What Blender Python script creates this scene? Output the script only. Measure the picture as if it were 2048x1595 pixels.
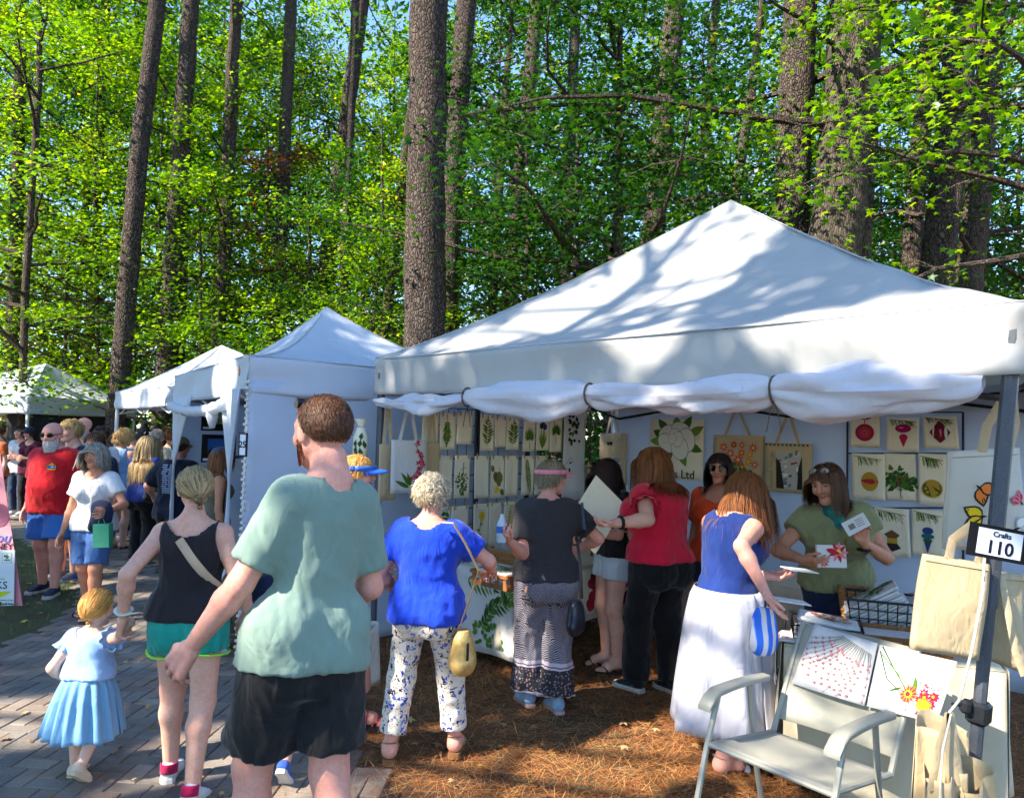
import bpy, bmesh, math, random
import numpy as np
from mathutils import Vector, Matrix
from mathutils.bvhtree import BVHTree

for o in list(bpy.data.objects):
    bpy.data.objects.remove(o)
SC = bpy.context.scene
COL = SC.collection
R = math.radians

# ------------------------------------------------------------------ camera
FPX, CX, CY, CAMZ = 1500.0, 1024.0, 797.5, 1.75       # pixels of the 2048 px wide photograph
PITCH, ROLL = R(2.69), R(1.5)
cam = bpy.data.objects.new('camera', bpy.data.cameras.new('camera'))
COL.objects.link(cam)
cam.data.sensor_width = 36; cam.data.lens = 36 * FPX / 2048
cam.data.clip_start = 0.05; cam.data.clip_end = 2000
CAMR = Matrix.Rotation(R(90) + PITCH, 3, 'X') @ Matrix.Rotation(ROLL, 3, 'Z')
cam.matrix_world = Matrix.Translation((0, 0, CAMZ)) @ CAMR.to_4x4()
SC.camera = cam

# ------------------------------------------------------------------ sky, sun, exposure
SUN_DIR = Vector((0.78, 0.47, -0.80)).normalized()      # direction the light travels
SUN_EL = math.asin(-SUN_DIR.z)
w = bpy.data.worlds.new('World'); SC.world = w; w.use_nodes = True
nt = w.node_tree
sky = nt.nodes.new('ShaderNodeTexSky'); sky.sky_type = 'NISHITA'; sky.sun_disc = False
sky.sun_elevation = SUN_EL
sky.sun_rotation = math.atan2(-SUN_DIR.x, -SUN_DIR.y)
sky.air_density = 1.2; sky.dust_density = 0.0; sky.ozone_density = 6.0; sky.altitude = 300
nt.links.new(sky.outputs[0], nt.nodes['Background'].inputs[0])
nt.nodes['Background'].inputs[1].default_value = 0.15
sl = bpy.data.lights.new('sun', 'SUN'); sl.energy = 5.0; sl.angle = R(0.53); sl.color = (1, 0.91, 0.77)
so = bpy.data.objects.new('sun', sl); COL.objects.link(so)
so.rotation_euler = SUN_DIR.to_track_quat('-Z', 'Y').to_euler()
SC.view_settings.view_transform = 'Standard'; SC.view_settings.look = 'None'
SC.view_settings.gamma = 1.0; SC.view_settings.use_curve_mapping = False
SC.view_settings.exposure = 1.57
SC.cycles.use_denoising = True; SC.cycles.use_adaptive_sampling = True; SC.cycles.adaptive_threshold = .03; SC.cycles.adaptive_min_samples = 12
SC.cycles.max_bounces = 4; SC.cycles.diffuse_bounces = 2; SC.cycles.transmission_bounces = 2; SC.cycles.glossy_bounces = 1
SC.cycles.transparent_max_bounces = 8; SC.cycles.caustics_reflective = False; SC.cycles.caustics_refractive = False

# ------------------------------------------------------------------ pixel helpers
def ray(px, py):
    return CAMR @ Vector(((px - CX) / FPX, (CY - py) / FPX, -1))
def gp(px, py, z=0.0):
    d = ray(px, py); t = (z - CAMZ) / d.z
    return Vector((d.x * t, d.y * t, z))
def at(px, py, Y):
    d = ray(px, py); t = Y / d.y
    return Vector((d.x * t, Y, CAMZ + d.z * t))
def proj(p):
    q = CAMR.transposed() @ (Vector(p) - Vector((0, 0, CAMZ)))
    return (CX + FPX * q.x / -q.z, CY - FPX * q.y / -q.z)
def onplane(px, py, O, N):
    d = ray(px, py); c = Vector((0, 0, CAMZ)); O = Vector(O); N = Vector(N)
    return c + d * ((O - c).dot(N) / d.dot(N))

# ------------------------------------------------------------------ materials
def C(r, g, b):
    f = lambda v: (v / 255 / 12.92) if v / 255 <= .04045 else ((v / 255 + .055) / 1.055) ** 2.4
    return (f(r), f(g), f(b), 1)
MATS = {}
def newmat(name):
    m = bpy.data.materials.new(name); m.use_nodes = True; MATS[name] = m
    return m, m.node_tree, m.node_tree.nodes['Principled BSDF']
def N_(t, kind, **kw):
    n = t.nodes.new('ShaderNode' + kind)
    for k, v in kw.items():
        if k.startswith('i_'):
            n.inputs[int(k[2:]) if k[2:].isdigit() else k[2:].replace('_', ' ')].default_value = v
        else: setattr(n, k, v)
    return n
def ramp(t, src, stops, interp='LINEAR'):
    r = t.nodes.new('ShaderNodeValToRGB'); r.color_ramp.interpolation = interp
    e = r.color_ramp.elements
    while len(e) > 1: e.remove(e[-1])
    e[0].position, e[0].color = stops[0][0], stops[0][1]
    for p, c in stops[1:]:
        x = e.new(p); x.color = c
    t.links.new(src, r.inputs[0]); return r.outputs[0]
def mixc(t, fac, a, b, mode='MIX'):
    m = t.nodes.new('ShaderNodeMix'); m.data_type = 'RGBA'; m.blend_type = mode
    for sock, v in ((m.inputs[0], fac), (m.inputs[6], a), (m.inputs[7], b)):
        if isinstance(v, bpy.types.NodeSocket): t.links.new(v, sock)
        else: sock.default_value = v
    return m.outputs[2]
def coords(t, scale=(1, 1, 1), kind='Object', rot=(0, 0, 0)):
    tc = t.nodes.new('ShaderNodeTexCoord'); mp = t.nodes.new('ShaderNodeMapping')
    mp.inputs['Scale'].default_value = scale; mp.inputs['Rotation'].default_value = rot
    t.links.new(tc.outputs[kind], mp.inputs[0]); return mp.outputs[0]
def noise(t, vec, scale, detail=3, rough=.5, dist=0):
    n = N_(t, 'TexNoise'); n.inputs['Scale'].default_value = scale; n.inputs['Detail'].default_value = detail
    n.inputs['Roughness'].default_value = rough; n.inputs['Distortion'].default_value = dist
    t.links.new(vec, n.inputs['Vector']); return n.outputs['Fac']
def bump(t, b, h, strength=.3, dist=.01):
    n = t.nodes.new('ShaderNodeBump'); n.inputs['Strength'].default_value = strength; n.inputs['Distance'].default_value = dist
    t.links.new(h, n.inputs['Height']); t.links.new(n.outputs[0], b.inputs['Normal'])
def sc_(c, k): return (c[0] * k, c[1] * k, c[2] * k, 1)

def plain(name, col, rough=.6, var=.12, nscale=6, metal=0, bumps=.1, bscale=40, spec=.4):
    if name in MATS: return MATS[name]
    m, t, b = newmat(name)
    v = coords(t)
    f = noise(t, v, nscale, 4)
    t.links.new(ramp(t, f, [(.25, sc_(col, 1 - var)), (.75, sc_(col, 1 + var))]), b.inputs['Base Color'])
    b.inputs['Roughness'].default_value = rough; b.inputs['Metallic'].default_value = metal
    b.inputs['Specular IOR Level'].default_value = spec
    if bumps: bump(t, b, noise(t, v, bscale, 3), bumps, .004)
    return m
def cloth(name, col, var=.1, fold=.5, weave=450, rough=.85, sheen=.15, trans=0, fscale=9, wstr=.06):
    """woven cloth: soft folds and a fine weave"""
    if name in MATS: return MATS[name]
    m, t, b = newmat(name)
    v = coords(t)
    f = noise(t, v, 5, 3)
    t.links.new(ramp(t, f, [(.2, sc_(col, 1 - var)), (.8, sc_(col, 1 + var))]), b.inputs['Base Color'])
    b.inputs['Roughness'].default_value = rough; b.inputs['Specular IOR Level'].default_value = .2
    b.inputs['Sheen Weight'].default_value = sheen
    v2 = coords(t, (1, 1, .55), rot=(.2, .5, .3))
    h1 = noise(t, v2, fscale, 2, .45, .9)
    h2 = noise(t, v, weave, 1)
    ma = N_(t, 'Math', operation='MULTIPLY_ADD'); t.links.new(h2, ma.inputs[0]); ma.inputs[1].default_value = wstr; t.links.new(h1, ma.inputs[2])
    sb = N_(t, 'Math', operation='SUBTRACT'); t.links.new(noise(t, v2, fscale * 1.3, 1, .4, 1.6), sb.inputs[0]); sb.inputs[1].default_value = .5
    ab = N_(t, 'Math', operation='ABSOLUTE'); t.links.new(sb.outputs[0], ab.inputs[0])
    m2 = N_(t, 'Math', operation='MULTIPLY_ADD'); t.links.new(ab.outputs[0], m2.inputs[0]); m2.inputs[1].default_value = .75; t.links.new(ma.outputs[0], m2.inputs[2])
    bump(t, b, m2.outputs[0], fold, .03)
    if trans:
        out = t.nodes['Material Output']; tr = N_(t, 'BsdfTranslucent'); tr.inputs[0].default_value = sc_(col, .9)
        mx = N_(t, 'MixShader'); mx.inputs[0].default_value = trans
        t.links.new(b.outputs[0], mx.inputs[1]); t.links.new(tr.outputs[0], mx.inputs[2]); t.links.new(mx.outputs[0], out.inputs[0])
    return m
def skin(name, col):
    if name in MATS: return MATS[name]
    m, t, b = newmat(name)
    v = coords(t)
    f = noise(t, v, 14, 5, .6)
    red = (min(1, col[0] * 1.0), col[1] * .84, col[2] * .78, 1)
    c = mixc(t, .5, ramp(t, f, [(.3, sc_(col, 1.05)), (.75, red)]), ramp(t, noise(t, v, 70, 4, .7), [(.35, (.8, .72, .7, 1)), (.6, (1.04, 1.04, 1.04, 1))]), 'MULTIPLY')
    t.links.new(c, b.inputs['Base Color'])
    b.inputs['Roughness'].default_value = .5; b.inputs['Specular IOR Level'].default_value = .35
    bump(t, b, noise(t, v, 160, 3), .12, .003)
    return m
def hairmat(name, a, b_, rough=.55):
    if name in MATS: return MATS[name]
    m, t, b = newmat(name)
    g = N_(t, 'NewGeometry')
    t.links.new(ramp(t, g.outputs['Random Per Island'], [(0, a), (1, b_)]), b.inputs['Base Color'])
    b.inputs['Roughness'].default_value = rough; b.inputs['Specular IOR Level'].default_value = .3
    return m
def leafmat(name, stops, trans=.5, tcol=1.5):
    if name in MATS: return MATS[name]
    m, t, b = newmat(name)
    g = N_(t, 'NewGeometry'); oi = N_(t, 'ObjectInfo')
    ad = N_(t, 'Math', operation='MULTIPLY_ADD'); t.links.new(oi.outputs['Random'], ad.inputs[0]); ad.inputs[1].default_value = .3
    ml = N_(t, 'Math', operation='MULTIPLY'); t.links.new(g.outputs['Random Per Island'], ml.inputs[0]); ml.inputs[1].default_value = .7
    t.links.new(ml.outputs[0], ad.inputs[2])
    c = ramp(t, ad.outputs[0], stops)
    t.nodes.remove(b); df = N_(t, 'BsdfDiffuse'); gl = N_(t, 'BsdfGlossy'); gl.inputs['Roughness'].default_value = .4; gl.inputs[0].default_value = (.5, .55, .6, 1)
    t.links.new(c, df.inputs[0]); tr = N_(t, 'BsdfTranslucent')
    t.links.new(mixc(t, 1, c, (tcol * 1.25, tcol * 1.1, tcol * .45, 1), 'MULTIPLY'), tr.inputs[0])
    mx = N_(t, 'MixShader'); mx.inputs[0].default_value = trans; m2 = N_(t, 'MixShader'); m2.inputs[0].default_value = .05
    t.links.new(df.outputs[0], mx.inputs[1]); t.links.new(tr.outputs[0], mx.inputs[2]); t.links.new(mx.outputs[0], m2.inputs[1]); t.links.new(gl.outputs[0], m2.inputs[2])
    t.links.new(m2.outputs[0], t.nodes['Material Output'].inputs[0])
    return m
def flat(name, col, rough=.8):
    if name in MATS: return MATS[name]
    m, t, b = newmat(name); b.inputs['Base Color'].default_value = col; b.inputs['Roughness'].default_value = rough
    b.inputs['Specular IOR Level'].default_value = .15
    return m

# ------------------------------------------------------------------ mesh builder and object helpers
def tag(o, label=None, cat=None, group=None, kind=None):
    if label: o['label'] = label
    if cat: o['category'] = cat
    if group: o['group'] = group
    if kind: o['kind'] = kind
    return o
def thing(name, label, cat, loc=(0, 0, 0), rz=0, group=None):
    o = bpy.data.objects.new(name, None); COL.objects.link(o); o.empty_display_size = .1
    o.location = loc; o.rotation_euler = (0, 0, rz)
    return tag(o, label, cat, group)
class MB:
    def __init__(s): s.v = []; s.f = []; s.m = []
    def add(s, vs, fs, mi=0):
        n = len(s.v); s.v += [tuple(x) for x in vs]
        s.f += [tuple(i + n for i in f) for f in fs]; s.m += [mi] * len(fs)
        return s
    def box(s, c, size, mi=0, M=None, bev=0):
        hx, hy, hz = [k / 2 for k in size]; c = Vector(c)
        if bev:
            g = min(bev, hx * .9, hy * .9, hz * .9); pts = []
            for (z, k) in ((-hz, g), (-hz + g, 0), (hz - g, 0), (hz, g)):
                a, b = hx - k, hy - k; e = g if k == 0 else g * .4
                pts += [(-a + e, -b, z), (a - e, -b, z), (a, -b + e, z), (a, b - e, z), (a - e, b, z), (-a + e, b, z), (-a, b - e, z), (-a, -b + e, z)]
            fs = [tuple(range(7, -1, -1)), tuple(range(24, 32))]
            for L in range(3):
                for i in range(8):
                    j = (i + 1) % 8; fs.append((L * 8 + i, L * 8 + j, L * 8 + 8 + j, L * 8 + 8 + i))
        else:
            pts = [(x, y, z) for z in (-hz, hz) for y in (-hy, hy) for x in (-hx, hx)]
            fs = [(0, 2, 3, 1), (4, 5, 7, 6), (0, 1, 5, 4), (2, 6, 7, 3), (0, 4, 6, 2), (1, 3, 7, 5)]
        vs = [c + ((M @ Vector(p)) if M is not None else Vector(p)) for p in pts]
        return s.add(vs, fs, mi)
    def tube(s, pts, r, n=8, mi=0, cap=True, flatk=1.0, up=None):
        pts = [Vector(p) for p in pts]; L = len(pts)
        rr = r if hasattr(r, '__len__') else [r] * L
        base = len(s.v); prev = None
        for i, p in enumerate(pts):
            d = (pts[min(i + 1, L - 1)] - pts[max(i - 1, 0)])
            if d.length < 1e-9: d = Vector((0, 0, 1))
            d.normalize()
            if prev is None:
                a = Vector(up) if up is not None else (Vector((0, 0, 1)) if abs(d.z) < .9 else Vector((1, 0, 0)))
                x = d.cross(a).normalized()
            else:
                x = prev - d * prev.dot(d)
                x = x.normalized() if x.length > 1e-6 else d.orthogonal().normalized()
            prev = x; y = d.cross(x)
            for k in range(n):
                t = 2 * math.pi * k / n
                s.v.append(tuple(p + (x * math.cos(t) + y * math.sin(t) * flatk) * rr[i]))
        for i in range(L - 1):
            for k in range(n):
                k2 = (k + 1) % n
                s.f.append((base + i * n + k, base + i * n + k2, base + i * n + n + k2, base + i * n + n + k)); s.m.append(mi)
        if cap:
            s.f.append(tuple(base + k for k in range(n - 1, -1, -1))); s.m.append(mi)
            s.f.append(tuple(base + (L - 1) * n + k for k in range(n))); s.m.append(mi)
        return s
    def lathe(s, prof, n=24, c=(0, 0, 0), mi=0, M=None):
        c = Vector(c); base = len(s.v)
        for (r, z) in prof:
            for k in range(n):
                t = 2 * math.pi * k / n; p = Vector((r * math.cos(t), r * math.sin(t), z))
                s.v.append(tuple(c + (M @ p if M is not None else p)))
        for i in range(len(prof) - 1):
            for k in range(n):
                k2 = (k + 1) % n
                s.f.append((base + i * n + k, base + i * n + k2, base + i * n + n + k2, base + i * n + n + k)); s.m.append(mi)
        return s
    def grid(s, fn, nu, nv, mi=0, flip=False):
        base = len(s.v)
        for j in range(nv + 1):
            for i in range(nu + 1): s.v.append(tuple(fn(i / nu, j / nv)))
        for j in range(nv):
            for i in range(nu):
                a = base + j * (nu + 1) + i; f = (a, a + 1, a + nu + 2, a + nu + 1)
                s.f.append(f[::-1] if flip else f); s.m.append(mi)
        return s
    def poly(s, pts, mi=0): return s.add(pts, [tuple(range(len(pts)))], mi)
    def prism(s, out, z0, z1, mi=0, M=None, c=(0, 0, 0)):
        c = Vector(c); n = len(out)
        vs = [(x, y, z0) for x, y in out] + [(x, y, z1) for x, y in out]
        vs = [c + (M @ Vector(p) if M is not None else Vector(p)) for p in vs]
        fs = [tuple(range(n - 1, -1, -1)), tuple(range(n, 2 * n))] + [(i, (i + 1) % n, n + (i + 1) % n, n + i) for i in range(n)]
        return s.add(vs, fs, mi)
    def mesh(s, name, mats, off=(0, 0, 0), smooth=True, sharp=None):
        me = bpy.data.meshes.new(name)
        ox, oy, oz = off
        me.from_pydata([(a - ox, b - oy, c - oz) for a, b, c in s.v], [], s.f)
        for m in (mats if isinstance(mats, (list, tuple)) else [mats]): me.materials.append(m)
        me.polygons.foreach_set('material_index', s.m)
        me.polygons.foreach_set('use_smooth', [bool(smooth)] * len(s.f))
        me.update()
        if smooth: me.set_sharp_from_angle(angle=R(sharp or 40))
        return me
    def build(s, name, mats, parent=None, smooth=True, world=True, sharp=None, solid=0):
        off = tuple(parent.location) if (parent is not None and world and parent.parent is None) else (0, 0, 0)
        if parent is not None and world and parent.parent is not None:
            off = tuple(parent.parent.location + parent.location)
        o = bpy.data.objects.new(name, s.mesh(name, mats, off, smooth, sharp)); COL.objects.link(o)
        if parent is not None: o.parent = parent
        if solid:
            md = o.modifiers.new('thickness', 'SOLIDIFY'); md.thickness = solid; md.offset = 0
        return o
def obj(name, me, parent=None, loc=(0, 0, 0)):
    o = bpy.data.objects.new(name, me); COL.objects.link(o); o.location = loc
    if parent is not None: o.parent = parent
    return o
def npmesh(name, V, Fq, mats, mi=None, smooth=True):
    """mesh from numpy arrays; faces all of one size"""
    me = bpy.data.meshes.new(name); n = len(Fq); k = Fq.shape[1]
    me.vertices.add(len(V)); me.vertices.foreach_set('co', np.ascontiguousarray(V, np.float32).ravel())
    me.loops.add(n * k); me.loops.foreach_set('vertex_index', np.ascontiguousarray(Fq, np.int32).ravel())
    me.polygons.add(n); me.polygons.foreach_set('loop_start', np.arange(0, n * k, k, dtype=np.int32))
    for m in (mats if isinstance(mats, (list, tuple)) else [mats]): me.materials.append(m)
    if mi is not None: me.polygons.foreach_set('material_index', np.ascontiguousarray(mi, np.int32))
    me.polygons.foreach_set('use_smooth', np.full(n, smooth))
    me.update(calc_edges=True); return me
def copy_tree(o, parent=None):
    c = o.copy(); COL.objects.link(c); c.parent = parent
    for ch in list(o.children): copy_tree(ch, c)
    return c
def snoise(P, freq, seed, n=5):
    """cheap smooth noise for numpy points, about -1..1"""
    rs = np.random.RandomState(seed); out = np.zeros(len(P))
    for i in range(n):
        k = rs.normal(size=3); k /= np.linalg.norm(k); k *= freq * (0.7 + .7 * rs.rand())
        k2 = rs.normal(size=3) * freq * .5
        out += np.sin(P @ k + rs.rand() * 6.28 + 1.2 * np.sin(P @ k2 + rs.rand() * 6.28))
    return out / n * 1.4
def text_mesh(body, size, font_shear=0, extrude=.001, bold=0, align='CENTER'):
    cu = bpy.data.curves.new('text', 'FONT'); cu.body = body; cu.size = size; cu.extrude = extrude
    cu.align_x = align; cu.align_y = 'CENTER'; cu.shear = font_shear; cu.offset = bold
    cu.resolution_u = 3
    o = bpy.data.objects.new('text', cu); COL.objects.link(o)
    bpy.context.view_layer.update()
    me = bpy.data.meshes.new_from_object(o.evaluated_get(bpy.context.evaluated_depsgraph_get()))
    bpy.data.objects.remove(o); bpy.data.curves.remove(cu)
    return me
class Frame:
    """flat sheet frame: origin, right, up, normal"""
    def __init__(s, O, U, V, Nn=None):
        s.O = Vector(O); s.U = Vector(U).normalized(); s.V = Vector(V).normalized()
        s.N = Vector(Nn).normalized() if Nn is not None else s.U.cross(s.V).normalized()
    def p(s, u, v, n=0): return s.O + s.U * u + s.V * v + s.N * n
    def mat(s):
        m = Matrix((s.U, s.V, s.N)).transposed().to_4x4(); m.translation = s.O; return m
def put_text(body, size, fr, u, v, mat, name='lettering', parent=None, n=.003, rot=0, **kw):
    me = text_mesh(body, size, **kw)
    M = fr.mat() @ Matrix.Translation((u, v, n)) @ Matrix.Rotation(rot, 4, 'Z')
    me.transform(M)
    if parent is not None:
        p = parent; off = Vector((0, 0, 0))
        while p is not None: off += p.location; p = p.parent
        me.transform(Matrix.Translation(-off))
    me.materials.clear(); me.materials.append(mat)
    return obj(name, me, parent)

# ================================================================== THE SETTING
def ground_material():
    m, t, b = newmat('forest_floor')
    v = coords(t)
    n1 = noise(t, v, .35, 5); n2 = noise(t, v, 9, 6, .7); n3 = noise(t, v, 60, 3)
    c1 = ramp(t, n2, [(.3, C(62, 42, 30)), (.55, C(112, 76, 48)), (.8, C(150, 104, 64))])
    c2 = ramp(t, n2, [(.3, C(52, 46, 28)), (.7, C(96, 84, 48))])
    t.links.new(mixc(t, ramp(t, n1, [(.45, (0, 0, 0, 1)), (.6, (1, 1, 1, 1))]), c1, c2), b.inputs['Base Color'])
    b.inputs['Roughness'].default_value = .95
    bump(t, b, n3, .6, .02)
    return m
g = MB()
NG = 40
def gfun(u, v):
    x = -260 + 520 * u; y = -120 + 520 * v
    return (x, y, 0)
g.grid(gfun, NG, NG)
o = g.build('ground', ground_material(), smooth=False); tag(o, kind='structure')

# lawn left of the path
def lawn_material():
    m, t, b = newmat('lawn_soil')
    v = coords(t)
    n2 = noise(t, v, 2.2, 6, .65); n3 = noise(t, v, 70, 3)
    t.links.new(ramp(t, n2, [(.3, C(52, 42, 26)), (.5, C(66, 68, 32)), (.72, C(58, 80, 30))]), b.inputs['Base Color'])
    b.inputs['Roughness'].default_value = 1; bump(t, b, n3, .5, .02)
    return m
LEFT_EDGE = [(-4.1, -1.5), (-4.0, 2), (-3.93, 5.74), (-3.87, 6.5), (-4.3, 7.7), (-5.6, 9.5), (-7.6, 11.6), (-11, 13.4), (-16, 14.6)]
RIGHT_EDGE = [(1.1, -1.5), (.25, 1.6), (-.18, 2.7), (-.42, 3.57), (-.95, 4.35), (-1.75, 5.35), (-3.4, 7.9), (-5.2, 10.6), (-7.4, 13.6), (-10.5, 15.6), (-16, 17)]
lawn = LEFT_EDGE + [(-30, 14.6), (-30, -1.5)]
o = MB().poly([(x, y, .004) for x, y in lawn]).build('lawn', lawn_material(), smooth=False); tag(o, kind='structure')
pathpoly = LEFT_EDGE + RIGHT_EDGE[::-1]
def inpoly(x, y, P):
    c = False; n = len(P)
    for i in range(n):
        x1, y1 = P[i]; x2, y2 = P[i - 1]
        if (y1 > y) != (y2 > y) and x < (x2 - x1) * (y - y1) / (y2 - y1) + x1: c = not c
    return c
o_path = MB().poly([(x, y, .008) for x, y in pathpoly]).build('path', plain('joint_sand', C(58, 52, 46), .95, .3, 12, bumps=.4, bscale=120), smooth=False)
tag(o_path, kind='structure')

def paver_material():
    m, t, b = newmat('concrete_paver')
    v = coords(t)
    g = N_(t, 'NewGeometry'); oi = N_(t, 'ObjectInfo')
    ad = N_(t, 'Math', operation='ADD'); fr = N_(t, 'Math', operation='FRACT')
    t.links.new(g.outputs['Random Per Island'], ad.inputs[0]); t.links.new(oi.outputs['Random'], ad.inputs[1]); t.links.new(ad.outputs[0], fr.inputs[0])
    c = ramp(t, fr.outputs[0], [(0, C(124, 118, 112)), (.35, C(146, 138, 130)), (.7, C(136, 120, 110)), (1, C(164, 152, 138))])
    gv = N_(t, 'NewGeometry')
    n1 = noise(t, gv.outputs['Position'], 3, 5, .6); n2 = noise(t, gv.outputs['Position'], 120, 3, .7)
    c = mixc(t, 1, c, ramp(t, n1, [(.3, (.62, .6, .58, 1)), (.7, (1.1, 1.08, 1.04, 1))]), 'MULTIPLY')
    c = mixc(t, .7, c, ramp(t, n2, [(.3, (.55, .55, .55, 1)), (.65, (1.15, 1.15, 1.15, 1))]), 'MULTIPLY')
    t.links.new(c, b.inputs['Base Color']); b.inputs['Roughness'].default_value = .9
    b.inputs['Specular IOR Level'].default_value = .25
    bump(t, b, n2, .5, .006)
    return m
PAVER = paver_material()
rnd = random.Random(5)
def paver_mesh(k):
    mb = MB(); r = random.Random(k)
    mb.box((0, 0, 0), (.1955 + r.uniform(-.002, .002), .0955 + r.uniform(-.002, .002), .05), bev=.0045)
    return mb.mesh('paver', PAVER, smooth=False)
pavers = []
A = R(-3.5); ca, sa = math.cos(A), math.sin(A); U = .1
for iy in range(-10, 150):
    for ix in range(-180, 60):
        k = (ix - iy) % 4
        if k == 0: cx, cy, rot = (ix + 1) * U, (iy + .5) * U, 0
        elif k == 3: cx, cy, rot = (ix + .5) * U, (iy + 1) * U, math.pi / 2
        else: continue
        x, y = cx * ca - cy * sa, cx * sa + cy * ca
        if inpoly(x, y, pathpoly) and y < 15: pavers.append((x, y, rot + A))
def seen(x, y):
    px, py = proj((x, y, .02)) if y > .3 else (-999, 9999)
    return -30 < px < 2080 and py < 1640
vis = [p for p in pavers if p[1] > .3 and seen(p[0], p[1])]
vis.sort(key=lambda p: p[0] ** 2 + p[1] ** 2)
pm = [paver_mesh(k) for k in range(4)]
for i, (x, y, a) in enumerate(vis[:300]):
    o = obj('paver', pm[i % 4], o_path, (x, y, -.006 + rnd.uniform(-.0025, .0025)))
    o.rotation_euler = (R(rnd.gauss(0, .35)), R(rnd.gauss(0, .35)), a + R(rnd.gauss(0, .4)))
mb = MB()
for x, y, a in [p for p in pavers if p not in set(vis[:300]) and p[1] > .3]:
    M = Matrix.Rotation(a + R(rnd.gauss(0, .4)), 3, 'Z') @ Matrix.Rotation(R(rnd.gauss(0, .5)), 3, 'X')
    z = .0185 + rnd.uniform(-.0025, .0025)
    pts = [(-.097, -.047, -.016), (.097, -.047, -.016), (.097, .047, -.016), (-.097, .047, -.016), (-.094, -.044, 0), (.094, -.044, 0), (.094, .044, 0), (-.094, .044, 0)]
    mb.add([Vector((x, y, z)) + M @ Vector(p) for p in pts], [(4, 5, 6, 7), (0, 1, 5, 4), (1, 2, 6, 5), (2, 3, 7, 6), (3, 0, 4, 7)])
o = mb.build('paver_field', PAVER, o_path, smooth=False); tag(o, kind='stuff')

# ------------------------------------------------------------------ ground cover
def quads_from(P, D, S, L, Wd):
    """thin quads: centre P, unit direction D, unit side S, half lengths"""
    a = P - D * L[:, None] - S * Wd[:, None]; b = P - D * L[:, None] + S * Wd[:, None]
    c = P + D * L[:, None] + S * Wd[:, None] * .5; d = P + D * L[:, None] - S * Wd[:, None] * .5
    V = np.stack([a, b, c, d], 1).reshape(-1, 3); F = np.arange(len(V)).reshape(-1, 4)
    return V, F
rs = np.random.RandomState(3)
def islandmat(name, stops, rough=.8, trans=0):
    m, t, b = newmat(name)
    g = N_(t, 'NewGeometry')
    c = ramp(t, g.outputs['Random Per Island'], stops)
    t.links.new(c, b.inputs['Base Color']); b.inputs['Roughness'].default_value = rough
    b.inputs['Specular IOR Level'].default_value = .25
    return m
n = 230000
y = 2.0 + 8.5 * rs.rand(n) ** 1.7; x = -2.2 + 7.2 * rs.rand(n)
redge = np.interp(y, [p[1] for p in RIGHT_EDGE], [p[0] for p in RIGHT_EDGE])
clump = snoise(np.stack([x, y, 0 * x], 1), 3.5, 4)
prob = np.clip((x - redge + .25) * 2.2, 0.02, 1) * np.clip(.75 + .5 * clump, .25, 1)
prob[(x < redge - .9)] = 0
k = rs.rand(n) < prob; x, y, clump, redge = x[k], y[k], clump[k], redge[k]; n = len(x)
ang = rs.rand(n) * 6.283 + .0; tilt = rs.normal(0, .16, n)
D = np.stack([np.cos(ang) * np.cos(tilt), np.sin(ang) * np.cos(tilt), np.sin(tilt)], 1)
S = np.stack([-np.sin(ang), np.cos(ang), 0 * ang], 1)
P = np.stack([x, y, .006 + .03 * rs.rand(n) * np.clip(1 + clump, .2, 2)], 1)
P[:, 2] += (x < redge) * .016
V, F = quads_from(P, D, S, .035 + .055 * rs.rand(n), .0007 + .0006 * rs.rand(n))
o = obj('pine_straw', npmesh('pine_straw', V, F, islandmat('pine_needle', [(0, C(108, 60, 34)), (.4, C(160, 94, 50)), (.75, C(200, 132, 72)), (1, C(228, 176, 112))]), smooth=False))
tag(o, 'brown pine straw covering the ground before the craft tents', 'pine straw', kind='stuff')

n = 60000
y = 4.6 + 9.5 * rs.rand(n) ** 1.5; x = -13 + 10 * rs.rand(n)
le = np.interp(y, [p[1] for p in LEFT_EDGE], [p[0] for p in LEFT_EDGE])
k = (x < le + .04 * rs.normal(size=n)) & (x > -.75 * y - 1.2) & (snoise(np.stack([x, y, 0 * x], 1), 2.4, 8) + rs.rand(n) * .8 > .1)
x, y = x[k], y[k]; n = len(x)
ang = rs.rand(n) * 6.283; tilt = .9 + rs.normal(0, .35, n); L = .008 + .02 * rs.rand(n)
D = np.stack([np.cos(ang) * np.cos(tilt), np.sin(ang) * np.cos(tilt), np.sin(tilt)], 1)
S = np.stack([-np.sin(ang), np.cos(ang), 0 * ang], 1)
P = np.stack([x, y, .004 + L * np.abs(np.sin(tilt))], 1)
V, F = quads_from(P, D, S, L, .0016 + .0014 * rs.rand(n))
o = obj('grass', npmesh('grass', V, F, islandmat('grass_blade', [(0, C(56, 76, 28)), (.5, C(84, 108, 40)), (.85, C(116, 122, 58)), (1, C(150, 130, 80))]), smooth=False))
tag(o, 'short worn grass beside the brick path', 'grass', kind='stuff')

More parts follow.
